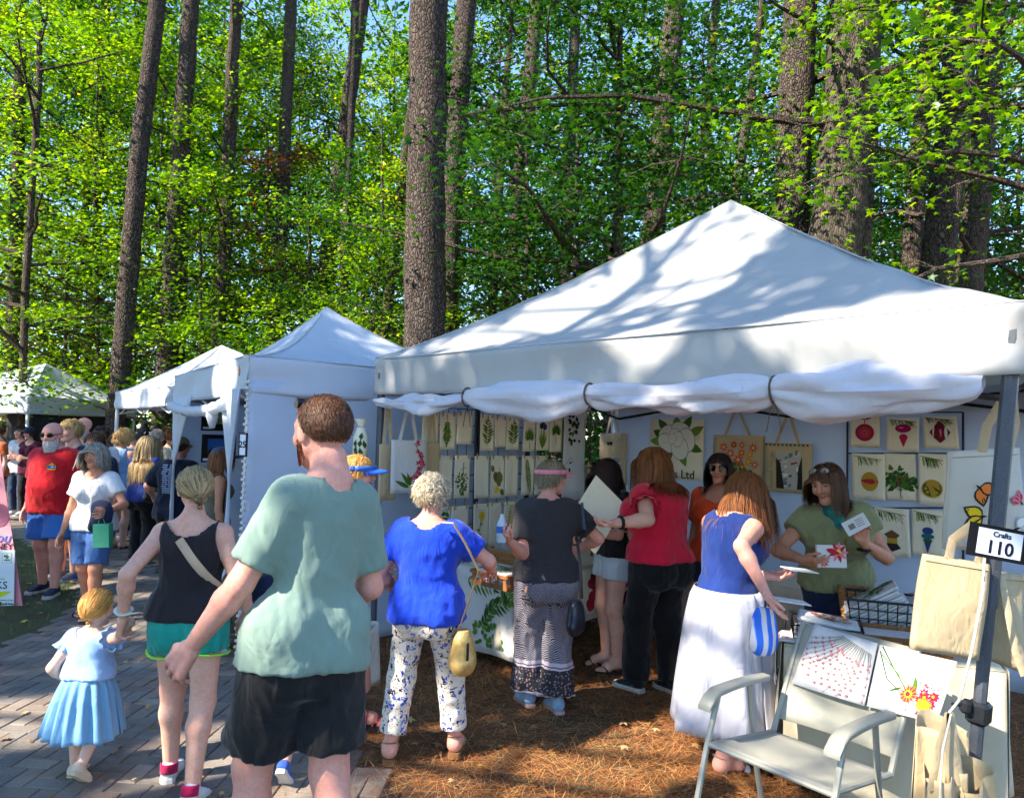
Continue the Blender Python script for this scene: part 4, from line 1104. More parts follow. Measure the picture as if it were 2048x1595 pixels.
            if kd == 'shorts': legs(S, fit, g.get('end', .6), flare=g.get('flare', .02))
            else: legs(S, fit, None, g.get('end', .95), flare=g.get('flare', .01))
            wear(S, g.get('name', kd), m, g.get('amp', .006), g.get('fr', 24), v=g.get('v'))
        elif kd == 'skirt':
            mb = MB(); n, m_ = g.get('n', 72), 16; z1 = g.get('waist', .57) * H; z0 = g['hem'] * H; r1 = g.get('r1', .1) * H * w; r0 = g['r0']; pl = g.get('pleat', 12); amp = g.get('pamp', .02); rg = random.Random(seed)
            phs = [rg.random() * 6 for _ in range(3)]
            def fn(u, v):
                a = 2 * math.pi * u; z = z0 + (z1 - z0) * v; k = (1 - v) ** g.get('pow', .85); rr = r1 + (r0 - r1) * k
                rr += amp * k ** .7 * (math.sin(a * pl + phs[0] + .6 * math.sin(3 * a)) * .7 + .5 * math.sin(a * (pl * .63) // 1 * 1 + a * 5 + phs[1] + 2 * v)) + (amp * .5 * math.sin(a * 3 + phs[2]) * k)
                x, y = rr * math.cos(a), rr * (.8 + .14 * min(1, k * 2)) * math.sin(a) + g.get('sy', 0) * k
                hw = .5 * math.sin(a * 5 + phs[1]) * .012 * k
                return (B.hip[0] + x + g.get('sx', 0) * k, B.hip[1] + y, z + hw)
            mb.grid(fn, n, m_); mb.build(g.get('name', 'skirt'), m, root, world=False, solid=.004, sharp=80)
        elif kd == 'call': g['f'](B, root, p)
    # ---- shoes
    if sh['kind'] != 'bare':
        for s in (-1, 1):
            an, Rf = B.foot[s]; z0 = -.047 * H; ff = lambda x, y, z: an + Rf @ np.array([x, y, z]); hs = sh.get('sole', .022)
            o2 = [(x * L * s * 1.08, y * L) for x, y in OUTL]
            if s < 0: o2 = o2[::-1]
            mb = MB(); mb.prism(o2, z0, z0 + hs * .75, 0, Matrix(Rf.tolist()), an); mb.prism([(x * .96, y * .97) for x, y in o2], z0 + hs * .75, z0 + hs, 0, Matrix(Rf.tolist()), an)
            if sh['kind'] == 'sandal':
                so_ = mb.build('sandal', [sh['m2']], root, world=False, smooth=False)
                st = MB(); ww = .062 * L
                for (y, zt, r_) in sh.get('straps', [(.47, .13, .19), (.3, .2, .165)]):
                    pts = [ff(math.cos(t) * r_ * L + s * .01 * L, y * L + .04 * L * math.sin(t), z0 + hs + zt * L * 1.12 * math.sin(t)) for t in np.linspace(0, math.pi, 9)]
                    st.tube(pts, ww, 6, 0, True, .16, up=tuple(Rf @ np.array([0, 0, 1.0])))
                pts = [ff(math.sin(t) * .135 * L, -.05 * L - math.cos(t) * .17 * L, z0 + hs + (.3 + .06 * math.cos(t)) * L) for t in np.linspace(-2.6, 2.6, 13)]
                st.tube(pts, .045 * L, 6, 0, True, .2)
                for sx in (-1, 1): st.tube([ff(sx * .125 * L, -.02 * L, z0 + hs), ff(sx * .135 * L, -.03 * L, z0 + hs + .28 * L)], .04 * L, 6, 0, True, .25)
                st.build('strap', sh['m'], so_, world=False)
            else:
                S = Sdf(); S.u(rcone(ff(0, -.1 * L, z0 + .2 * L), ff(0, .3 * L, z0 + .16 * L), .155 * L, .15 * L), .03).u(rcone(ff(0, .25 * L, z0 + .15 * L), ff(0, .55 * L, z0 + .1 * L), .155 * L, .115 * L), .03)
                S.u(rcone(ff(-.04 * L * s, .45 * L, z0 + .1 * L), ff(.06 * L * s, .45 * L, z0 + .1 * L), .12 * L, .12 * L), .03)
                S.u(rcone(ff(0, -.06 * L, z0 + .25 * L), ff(0, -.04 * L, z0 + (.42 if sh.get('high') else .36) * L), .16 * L, .15 * L), .02)
                S.cut(ff(0, 0, z0 + hs * .9), Rf @ np.array([0, 0, -1])); S.cut(ff(0, -.04 * L, z0 + (.44 if sh.get('high') else .38) * L), Rf @ np.array([0, .35, 1]))
                up_ = wear(S, 'shoe', sh['m'], 0, v=.008 if fine else .014)
                mb.build('sole', sh.get('m2', RUB), up_, world=False, smooth=False)
                if fine and sh.get('lace'):
                    lc = MB()
                    for i in range(4):
                        y = .12 + .08 * i; zt = .33 - .055 * i
                        lc.tube([ff(-.09 * L, y * L, z0 + (zt - .03) * L), ff(0, (y + .01) * L, z0 + zt * L), ff(.09 * L, y * L, z0 + (zt - .03) * L)], .012 * L, 5)
                    lc.build('lace', RUB, up_, world=False)
    # ---- hair
    hp = p.get('hair')
    if hp:
        col = []
        for (c, r_) in hp.get('bodycoll', [((0, -.008, .74), (.112 * w, .074 * w, .085))]):
            q = (B.tp(np.array(c) * H) - B.head) @ B.Rh / B.hh; col.append((q, np.array(r_) * H / B.hh))
        col.append(((np.array(B.neck0 * .5 + B.neck1 * .5) - B.head) @ B.Rh / B.hh, np.array([.3, .3, .45])))
        hp = dict(hp, coll=col); V, F = hair_strands(B, p, hp, seed)
        extra = [(V, F, 0)]
        rs_ = np.random.RandomState(seed)
        for (c, r_, n_) in hp.get('balls', []): a, b = clump_ball(B, c, r_, n_, rs_, hp.get('width', .028) * .9); extra.append((a, b, 0))
        V, F, M_ = put_parts(extra); B.hairobj = obj('hair', npmesh('hair', V, F, hp['m'], smooth=True), root)
    if p.get('shades'):
        sunglasses(B, root, **p['shades'])
    B.M = Matrix.Translation(root.location) @ Matrix.Rotation(R(face), 4, 'Z')
    return B
def sunglasses(B, root, up=0, lens=GLASS, y=.41, rx=.115, rz=.085, z=.03, tilt=0):
    """glasses on the nose, or pushed up on the hair when up > 0"""
    Rm = B.Rh @ rot('X', up); c = B.head + B.Rh @ (np.array([0, -.045, .125]) * B.hh) if up else B.head
    q = lambda x, yy, zz: c + Rm @ (np.array([x, yy, zz]) * B.hh)
    if up: y, z = .45, .0
    fr, ln = MB(), MB()
    for s in (-1, 1):
        ring = [q(s * .16 + rx * math.cos(t), y - .05 * abs(math.cos(t)) * (s * math.cos(t) > 0), z + rz * math.sin(t)) for t in np.linspace(0, 2 * math.pi, 15)]
        fr.tube(ring, .011 * B.hh, 5, cap=False); ln.poly(ring[:-1])
        fr.tube([q(s * (.16 + rx), y - .04, z + .04), q(s * .355, y - .16, z + .04), q(s * .365, -.02, z + .03)], .013 * B.hh, 5)
    fr.tube([q(-.055, y, z + .03), q(0, y + .015, z + .045), q(.055, y, z + .03)], .012 * B.hh, 5)
    o = fr.build('sunglasses', FRAME, root, world=False); ln.build('lens', lens, o, world=False, smooth=False)
def local_to_world(B, q): return B.M @ Vector(q)

# ================================================================== TENTS
TENTM = cloth('skytint_tent_fabric', (.78, .82, .90, 1), .03, .35, 300, .55, .05, trans=.38, fscale=3.5, wstr=.02)  # white fabric; the blue of the skylight is put into its colour
BIGM = cloth('offwhite_canopy_fabric', (.74, .735, .71, 1), .05, .5, 300, .55, .05, trans=.5, fscale=3.5, wstr=.02)
WALLM = cloth('skytint_wall_fabric', (.72, .80, .94, 1), .03, .3, 300, .6, .05, trans=.42, fscale=2.5, wstr=.02)  # white walls tinted blue to carry the sky's light in the colour
SEAM = cloth('seam_tape', (.42, .43, .45, 1), .05, .2)
STEEL = plain('hammered_grey_steel', C(84, 88, 96), .5, .25, 160, .3, .5, 300)
DSTEEL = plain('dark_steel', C(40, 42, 46), .5, .2, 60, .3, .2)
WSTEEL = plain('white_steel', C(214, 216, 220), .4, .05)
def leg_post(t, base, top, s=.05, steel=STEEL, split=.5, inner=.8):
    a, b = Vector(base), Vector(top); d = (b - a)
    M = d.to_track_quat('Z', 'Y').to_matrix(); L = d.length
    oct_ = lambda k: [(k * (1 if abs(x) < .9 else 1) * x, k * y) for x, y in ((.42, -1), (1, -.42), (1, .42), (.42, 1), (-.42, 1), (-1, .42), (-1, -.42), (-.42, -1))]
    mb = MB(); mb.prism(oct_(s / 2), L * split, L, 0, M, a); lo = mb.build('leg', steel, t, smooth=False)
    mb = MB(); mb.prism(oct_(s / 2 * inner), .012, L * split + .02, 0, M, a); mb.build('inner_leg', steel, lo, smooth=False)
    mb = MB(); mb.box(a + Vector((0, 0, .005)), (s * 2, s * 2, .01), bev=.003); mb.build('foot_plate', steel, lo, smooth=False)
    return lo, M, a, L
def make_tent(label, FL, FR, BR, BL, eave, peak, vh, name='canopy_tent', mat=TENTM, fullvar=0, steel=STEEL, legbase=None, group=None, sag=.07, seed=0, concave=1.12, legs=(0, 1, 2, 3)):
    cs = [Vector((*FL, eave)), Vector((*FR, eave)), Vector((*BR, eave)), Vector((*BL, eave))]; Pk = Vector(peak)
    base = Vector((sum(c.x for c in cs) / 4, sum(c.y for c in cs) / 4, 0))
    t = thing(name, label, 'tent', base, 0, group); rg = random.Random(seed)
    for i in range(4):
        A, Bc = cs[i], cs[(i + 1) % 4]; nn = (Bc - A).cross(Pk - A).normalized()
        if nn.z < 0: nn = -nn
        ph = [rg.random() * 6 for _ in range(4)]
        def fn(u, v):
            e = A.lerp(Bc, u); p = e.lerp(Pk, v); p.z = eave + (Pk.z - eave) * v ** concave
            k = math.sin(math.pi * u) * math.sin(math.pi * min(1, v * 1.05))
            p -= nn * sag * k
            rip = .013 * math.sin(u * 34 * (1 - v) + ph[0] + v * 5) * (1 - v) * (abs(u - .5) * 2) ** 2 + .012 * math.sin(u * 7 + v * 9 + ph[1]) * k - .014 * v * abs(math.sin(u * 9 + ph[2])) ** .5 * math.sin(math.pi * v) + .006 * math.sin(v * 26 + 3 * u) * (1 - v) * k
            return p + nn * rip
        mb = MB(); mb.grid(fn, 36, 18); mb.build('roof_panel', mat, t, sharp=80, solid=.002)
        out = (Bc - A).normalized().cross(Vector((0, 0, 1)))
        def vf(u, v):
            p = A.lerp(Bc, u); k = 1 - abs(2 * u - 1) ** 6
            z = eave - .004 - vh * v - .012 * v * math.sin(math.pi * u) * (1 + .3 * math.sin(5 * u + ph[3]))
            o_ = .012 * v * math.sin(u * 17 + ph[2]) * k + .008 * math.sin(v * 5 + u * 11 + ph[3]) * k + .010 * math.sin(v * 7 + ph[0]) * math.exp(-min(u, 1 - u) * 12)
            return Vector((p.x, p.y, z)) + out * (o_ + .004)
        mb = MB(); mb.grid(vf, 48, 8); va = mb.build('valance', mat, t, sharp=80, solid=.002)
        mb = MB(); mb.tube([A.lerp(Bc, k / 12) + out * .009 + Vector((0, 0, .001)) for k in range(13)], .0045, 5); mb.build('seam', SEAM, va)
        hip = [Vector(fn(0, k / 12)) + Vector((0, 0, .003)) for k in range(12)]
        MB().tube(hip, .004, 5).build('seam', SEAM, va)
    for i in legs:
        c = cs[i]; ins = (Vector((base.x, base.y, 0)) - Vector((c.x, c.y, 0))).normalized() * .05
        b = Vector((c.x + ins.x, c.y + ins.y, 0)); tp = Vector((c.x + ins.x, c.y + ins.y, eave - .03))
        if legbase and i in legbase: b = Vector(legbase[i])
        leg_post(t, b, tp, .055, steel)
    for i in range(4):       # scissor bars under the eave
        A, Bc = cs[i] + (base + Vector((0, 0, eave)) - cs[i]) * .045, cs[(i + 1) % 4] + (base + Vector((0, 0, eave)) - cs[(i + 1) % 4]) * .045
        mb = MB(); z1, z0 = Vector((0, 0, -.07)), Vector((0, 0, -.36))
        for k in range(2):
            a, b = A.lerp(Bc, k / 2), A.lerp(Bc, (k + 1) / 2)
            mb.tube([a + z1, b + z0], .013, 4); mb.tube([a + z0, b + z1], .012, 4)
        mb.build('truss_bar', DSTEEL if steel is STEEL else steel, t, smooth=False)
    mb = MB(); mb.tube([base + Vector((0, 0, eave - .1)), Pk - Vector((0, 0, .03))], .018, 8); mb.build('peak_pole', steel, t)
    return t, cs
L_, R_ = Vector((-1.06, 5.80)), Vector((1.93, 2.80)); FD = (R_ - L_).normalized(); IN = Vector((-FD.y, FD.x)); DEP = 3.05
BL_, BR_ = L_ + IN * DEP, R_ + IN * DEP
EAVE, VAL = 2.30, .27
big, cs = make_tent('big white canopy tent of the botanical print stall, number 110 on its post', L_, R_, BR_, BL_, EAVE, (1.56, 5.40, 3.50), VAL, mat=BIGM, legbase={1: (1.79, 2.99, 0)}, seed=3, concave=1.16)
for o in big.children:
    if o.name.startswith('leg') and o.data.vertices[0].co.y + big.location.y < 3.3: postleg = o
pa, pb = Vector((1.79, 2.99, 0)), Vector((1.93, 2.80, 0)) + Vector((*(((L_ + R_ + BL_ + BR_) / 4) - R_).normalized() * .05, EAVE - .03)); 
def post_at(z): k = z / pb.z; return pa.lerp(pb, k)
# height clamp with push button on the front right leg
mb = MB(); c = post_at(1.12); Mp = (pb - pa).to_track_quat('Z', 'Y').to_matrix()
c = onplane(1945, 1455, (1.75, 2.78, 0), (0, 1, 0)); c = post_at(c.z)
mb.box(c, (.078, .078, .085), M=Mp, bev=.012); mb.box(c + Vector((-.055, -.01, .025)), (.05, .04, .05), M=Mp, bev=.01); mb.tube([c + Vector((-.075, -.01, .03)), c + Vector((-.11, -.012, .032))], .007, 6)
mb.build('height_clamp', DSTEEL, postleg)
# rolled-up front wall tied under the valance
ties = [0.0, .26, .507, .767, .965]
def roll_fn(u, v):
    s = .012 + .955 * u; p = L_ + FD * (R_ - L_).length * s; a = 2 * math.pi * v
    i = max(k for k in range(len(ties) - 1) if ties[k] <= s + 1e-6); f = (s - ties[i]) / (ties[i + 1] - ties[i]); f = min(1, max(0, f))
    bul = math.sin(math.pi * f) ** .35; r = .03 + (.06, .09, .074, .082)[i] * bul * (1 + .25 * math.sin(s * 17 + 1))
    if i == 0: r = .022 + .055 * min(1, f * 1.6) * (math.sin(math.pi * min(1, .35 + f * .65)) ** .5)
    fold = .018 * math.sin(a * 2 + s * 9 + 2.2 * math.sin(s * 13)) + .013 * math.sin(a * 5 + s * 31 + 2 * math.sin(7 * s)) * bul + .009 * math.sin(a * 3 - s * 47)
    fold += .006 * math.sin(a * 9 + s * 23) * bul - .026 * bul * abs(math.sin(a * 1.5 + s * 21 + 1.5 * math.sin(s * 9))) ** .6 + .016 * abs(math.sin(a * 3.5 - s * 16)) ** .5
    r = max(.02, r + fold * (.25 + bul))
    sagz = -.03 * bul + (.012 if i else .0)
    z = 1.985 + sagz + r * math.sin(a) * (.95 if math.sin(a) < 0 else .85); n = r * math.cos(a) * .8
    return Vector((p.x - IN.x * n, p.y - IN.y * n, z)) + Vector((-IN.x, -IN.y, 0)) * .02
mb = MB(); mb.grid(roll_fn, 190, 30); ro = mb.build('rolled_wall', cloth('rolled_wall_fabric', (.78, .76, .82, 1), .03, .45, 300, .6, .05, trans=.3, fscale=7, wstr=.02), big, sharp=120)
for s in ties[1:4]:
    mb = MB(); p = L_ + FD * (R_ - L_).length * s; c = Vector((p.x - IN.x * .02, p.y - IN.y * .02, 1.99))
    mb.tube([c + Vector((-IN.x * .05 * math.cos(t), -IN.y * .05 * math.cos(t), .062 * math.sin(t))) for t in np.linspace(0, 6.283, 17)], .006, 5, cap=False)
    for q in (-1, 1): mb.tube([c + Vector((0, 0, -.06)), c + Vector((FD.x * .02 * q, FD.y * .02 * q, -.11)), c + Vector((FD.x * .035 * q, FD.y * .035 * q, -.2))], .003, 4)
    mb.build('tie_cord', plain('brown_cord', C(92, 78, 62), .8), ro)
def wf(u, v):
    p = (BL_ + (BR_ - BL_) * u) - IN * .06
    w_ = .012 * math.sin(u * 29) + .008 * math.sin(u * 61 + v * 4) + .01 * math.sin(v * 6 + u * 9)
    return Vector((p.x + IN.x * w_, p.y + IN.y * w_, .03 + 2.17 * v))
MB().grid(wf, 70, 14).build('back_wall', WALLM, big, sharp=80, solid=.002)

# ---------------- the neighbouring stall, number 25
A25 = dict(FR=Vector((-1.94, 5.50)), FL=Vector((-3.66, 8.12)))
A25['BR'] = A25['FR'] + Vector((.72, .69)) * 3.05; A25['BL'] = A25['FL'] + Vector((.72, .69)) * 3.05
t25, c25 = make_tent('white walled tent numbered 25 with knotted entrance curtains, left of the big tent', A25['FL'], A25['FR'], A25['BR'], A25['BL'], 2.28, (-1.98, 7.85, 3.04), .27, steel=WSTEEL, seed=9, sag=.03, concave=1.75)
def side_wall(t, A, B, z0, z1, out, name='side_wall', amp=.014, seed=0, mat=WALLM, u0=0, u1=1):
    rg = random.Random(seed); ph = [rg.random() * 6 for _ in range(4)]
    def f(u, v):
        p = A.lerp(B, u0 + (u1 - u0) * u); w_ = amp * (math.sin(u * 6 + 9 * v + ph[0]) * .8 + .5 * math.sin(u * 15 - v * 4 + ph[1]) + .35 * math.sin(v * 21 + u * 6 + ph[2]))
        return Vector((p.x + out.x * w_, p.y + out.y * w_, z0 + (z1 - z0) * v))
    mb = MB(); mb.grid(f, 44, 30); return mb.build(name, mat, t, sharp=80, solid=.002)
def out2(A, B, inside):
    d = (B - A).normalized(); n = Vector((d.y, -d.x)); return n if n.dot(A - inside) > 0 else -n
ctr25 = (A25['FR'] + A25['BL']) / 2
sw = side_wall(t25, A25['FR'], A25['BR'], .03, 2.1, out2(A25['FR'], A25['BR'], ctr25), seed=1)
side_wall(t25, A25['FL'], A25['BL'], .03, 2.1, out2(A25['FL'], A25['BL'], ctr25), seed=2)
side_wall(t25, A25['BL'], A25['BR'], .03, 2.1, out2(A25['BL'], A25['BR'], ctr25), seed=3)
# zip teeth up the corner
mb = MB(); fr25 = A25['FR']; d25 = (A25['FL'] - A25['FR']).normalized(); o25 = out2(A25['FR'], A25['FL'], ctr25)
for k in range(46):
    z = .08 + k * .0445; mb.box((fr25.x + .005 * math.sin(k * 2.1), fr25.y - .012, z), (.028, .02, .022), bev=.004)
tag(mb.build('zip', plain('zip_cream', C(206, 200, 190), .6), sw, smooth=False), kind='stuff')
# knotted curtains at the entrance
def curtain(A, B, knot, zt, name, seed, foot):
    """cloth gathered from a top edge A-B to a knot, then falling to foot"""
    rg = random.Random(seed); ph = rg.random() * 6
    def f(u, v):
        top = A.lerp(B, u); k = Vector(knot); ft = Vector(foot)
        if v < .35: q = v / .35; p = Vector((top.x, top.y, zt)).lerp(k, q ** .8); wd = 0
        else: q = (v - .35) / .65; p = k.lerp(ft, q); p += Vector(((B - A).x, (B - A).y, 0)) * (u - .5) * .3 * q
        am = .03 * (.3 + abs(v - .35)) * math.sin(u * 24 + ph + v * 3)
        return p + Vector((o25.x, o25.y, 0)) * (am + .03)
    mb = MB(); mb.grid(f, 40, 24); return mb.build(name, TENTM, t25, sharp=120, solid=.002)
e0, e1 = A25['FR'] + d25 * .05, A25['FR'] + d25 * 3.0
curtain(e0, e0 + d25 * .75, (*(e0 + d25 * .28), 1.35), 2.04, 'curtain', 1, (*(e0 + d25 * .3), .05))
curtain(e1 - d25 * 1.0, e1, (*(e1 - d25 * .22), 1.3), 2.04, 'curtain', 2, (*(e1 - d25 * .2), .05))
mb = MB()
kp = [Vector((*(e1 + (e0 - e1) * q), 1.96 - .08 * math.sin(math.pi * q))) + Vector((o25.x, o25.y, 0)) * .06 for q in np.linspace(.0, .86, 22)]
mb.tube(kp, [.028 + .026 * abs(math.sin(q * 1.15)) for q in range(22)], 12); kq = kp[-5]
mb.tube([kq + Vector((0, 0, .02)), kq + Vector((.02, -.02, -.06)), kq + Vector((.03, -.03, -.16))], [.035, .05, .02], 12)
mb.build('knotted_curtain', TENTM, t25, sharp=120)

def frame_on(A, dirv, z, Nrm, s): p = A + dirv * s; return Frame((p.x, p.y, z), (dirv.x, dirv.y, 0), (0, 0, 1), (Nrm.x, Nrm.y, 0))
def number_sign(label, fr, w_, h_, lines, tiltz=0, border=.012, cat='sign', name='number_sign'):
    t = thing(name, label, cat, fr.O)
    mb = MB()
    mb.add([fr.p(x, y, n) for n in (0, .008) for x, y in ((-w_ / 2, -h_ / 2), (w_ / 2, -h_ / 2), (w_ / 2, h_ / 2), (-w_ / 2, h_ / 2))], [(3, 2, 1, 0), (4, 5, 6, 7), (0, 1, 5, 4), (1, 2, 6, 5), (2, 3, 7, 6), (3, 0, 4, 7)])
    mb.build('board', flat('sign_black', C(20, 20, 24), .4), t, smooth=False)
    bw = border
    MB().poly([fr.p(x, y, .0095) for x, y in ((-w_ / 2 + bw * lines.get('bl', 1), -h_ / 2 + bw), (w_ / 2 - bw * lines.get('bl', 1), -h_ / 2 + bw), (w_ / 2 - bw * lines.get('bl', 1), h_ / 2 - bw), (-w_ / 2 + bw * lines.get('bl', 1), h_ / 2 - bw))]).build('card', flat('sign_paper', C(222, 226, 240), .6), t, smooth=False)
    for (txt, size, u, v) in lines['t']: put_text(txt, size, fr, u, v, flat('ink', C(24, 24, 40), .6), 'lettering', t, .0105, bold=size * .018)
    return t
fr = frame_on(A25['FR'], Vector((1, 0)), 1.46, Vector((-.3, -.95)), .0); fr = Frame(at(487, 889, 5.36), (.93, -.37, 0), (0, 0, 1))
number_sign('small framed stall number 25 on the tent corner', fr, .075, .17, {'t': [('25', .065, 0, 0)]})

# ---------------- two stalls farther along the path
t24, c24 = make_tent('sun-dappled white tent behind the one numbered 25, its near corner over the crowd', (-6.72, 12.7), (-4.75, 10.3), (-2.5, 12.2), (-4.45, 14.6), 2.28, (-4.98, 12.75, 3.14), .27, steel=WSTEEL, seed=12, legs=(0, 2, 3))
tA, cA = make_tent('white peaked tent at far left with dark open front', (-13.1, 15.6), (-9.6, 14.9), (-9.0, 18.0), (-12.5, 18.8), 2.25, (-10.35, 16.6, 3.05), .34, steel=WSTEEL, seed=13)
tB, cB = make_tent('white tent cut off by the left edge, only its right slope showing', (-18.0, 17.0), (-14.6, 17.4), (-14.2, 20.6), (-17.6, 20.2), 2.25, (-16.2, 18.8, 3.1), .3, steel=WSTEEL, seed=14)
DARKW = cloth('dark_interior', C(34, 34, 40), .1, .3)  # dark walls painted in for the shade inside the far left tents
side_wall(tA, Vector((-12.5, 18.6)), Vector((-9.1, 17.9)), .02, 2.1, Vector((0, -1)), 'shade_wall', mat=DARKW)
side_wall(tA, Vector((-9.65, 15.1)), Vector((-9.1, 17.9)), .02, 2.1, Vector((1, 0)), 'shade_wall', mat=DARKW)
side_wall(tB, Vector((-17.6, 20.1)), Vector((-14.3, 20.5)), .02, 2.1, Vector((0, -1)), 'shade_wall', mat=DARKW)
fr = Frame(at(361, 816, 10.55) + Vector((-.05, -.18, 0)), (.64, -.77, 0), (0, 0, 1))
number_sign('tiny framed number 24 hanging from the valance of the sun-dappled tent', fr, .1, .15, {'t': [('24', .07, 0, 0)]})
def flame_logo(label, px, py, Y, s, U):
    fr = Frame(at(px, py, Y), U, (0, 0, 1)); t = thing('flame_emblem', label, 'emblem', fr.O); mb = MB()
    for k, (sc, mi) in enumerate(((1, 0), (.62, 1), (.3, 2))):
        mb.poly([fr.p(s * sc * x, s * (sc * y - .3 * (1 - sc)), .004 + .001 * k) for x, y in ((0, -.8), (.5, -.5), (.55, 0), (.2, .5), (0, 1.2), (-.25, .5), (-.5, 0), (-.45, -.5))], mi)
    mb.build('print', [flat('red_print', C(206, 52, 30)), flat('orange_print', C(232, 130, 40)), flat('yellow_print', C(240, 200, 70))], t, smooth=False)
flame_logo('orange flame emblem on the corner of the tent numbered 25', 480, 742, 5.44, .05, (.55, -.84, 0))
flame_logo('orange flame emblem above the tiny number 24', 360, 799, 10.35, .07, (.64, -.77, 0))

# framed flower and landscape photographs inside stall 25
def photo_print(label, pxr, Y, U, cols, kind):
    x0, y0, x1, y1 = pxr; a = at(x0, y0, Y); U = Vector(U).normalized(); N = U.cross(Vector((0, 0, 1)))
    b = onplane(x1, y1, a, N); w_, h_ = (b - a).dot(U), a.z - b.z; fr = Frame(a, U, (0, 0, -1), N)
    t = thing('framed_photograph', label, 'photograph', fr.p(w_ / 2, h_, 0)); mb = MB()
    mb.add([fr.p(x, y, n) for n in (0, .015) for x, y in ((0, 0), (w_, 0), (w_, h_), (0, h_))], [(0, 1, 2, 3), (7, 6, 5, 4), (0, 4, 5, 1), (1, 5, 6, 2), (2, 6, 7, 3), (3, 7, 4, 0)])
    mb.build('mat_board', flat('black_mat', C(24, 24, 28), .5), t, smooth=False)
    mb = MB(); g = lambda u, v, n: fr.p(w_ * (.17 + .66 * u), h_ * (.15 + .6 * v), n)
    mb.poly([g(0, 0, .017), g(1, 0, .017), g(1, 1, .017), g(0, 1, .017)], 0); rg = random.Random(len(label))
    if kind == 'flower':
        mb.poly([g(.3, 0, .0175), g(1, 0, .0175), g(1, .7, .0175)], 3)
        for k in range(46): u, v = rg.random(), .72 + .28 * rg.random(); a_ = rg.random() * 6; mb.poly([g(u, v, .018 + k * 1e-5), g(u + .09 * math.cos(a_), v + .09 * math.sin(a_), .018 + k * 1e-5), g(u + .05 * math.cos(a_ + 1), v + .1 * math.sin(a_ + 1), .018 + k * 1e-5)], 1)
        for (u, v, r_, mi) in ((.3, .75, .13, 2), (.4, .48, .1, 2), (.72, .55, .17, 4), (.85, .72, .16, 4), (.6, .8, .12, 2)):
            for k in range(12):
                a_ = k * .5236; mb.poly([g(u, v, .0186 + k * 1e-5), g(u + r_ * math.cos(a_ - .2), v + r_ * .6 * math.sin(a_ - .2), .0186 + k * 1e-5), g(u + r_ * math.cos(a_ + .2), v + r_ * .6 * math.sin(a_ + .2), .0186 + k * 1e-5)], mi)
    else:
        for k in range(16):
            u = k / 15; hgt = .25 + .25 * rg.random(); mb.poly([g(max(0, u - .08), 1, .018 + k * 2e-5), g(min(1, u + .08), 1, .018 + k * 2e-5), g(u, 1 - hgt - .25 * abs(u - .45), .018 + k * 2e-5)], 1 if k % 3 else 2)
    mb.build('picture', [flat('pic%d_%s' % (i, kind), c) for i, c in enumerate(cols)], t, smooth=False)
    MB().poly([fr.p(w_ * x, h_ * y, .017) for x, y in ((.05, .86), (.28, .86), (.28, .94), (.05, .94))]).build('caption_card', flat('sign_paper', C(222, 226, 240)), t, smooth=False)
Uin = (.72, .69, 0)
photo_print('framed photograph of bright pink and orange flowers inside the curtained tent', (404, 806, 470, 862), 8.0, (.86, .5, 0), [C(120, 196, 150), C(50, 96, 30), C(214, 88, 40), C(180, 130, 200), C(200, 50, 120)], 'flower')
photo_print('dark framed landscape photograph hung below the flower photograph', (404, 868, 470, 924), 8.0, (.86, .5, 0), [C(50, 96, 170), C(40, 50, 30), C(110, 50, 36)], 'land')

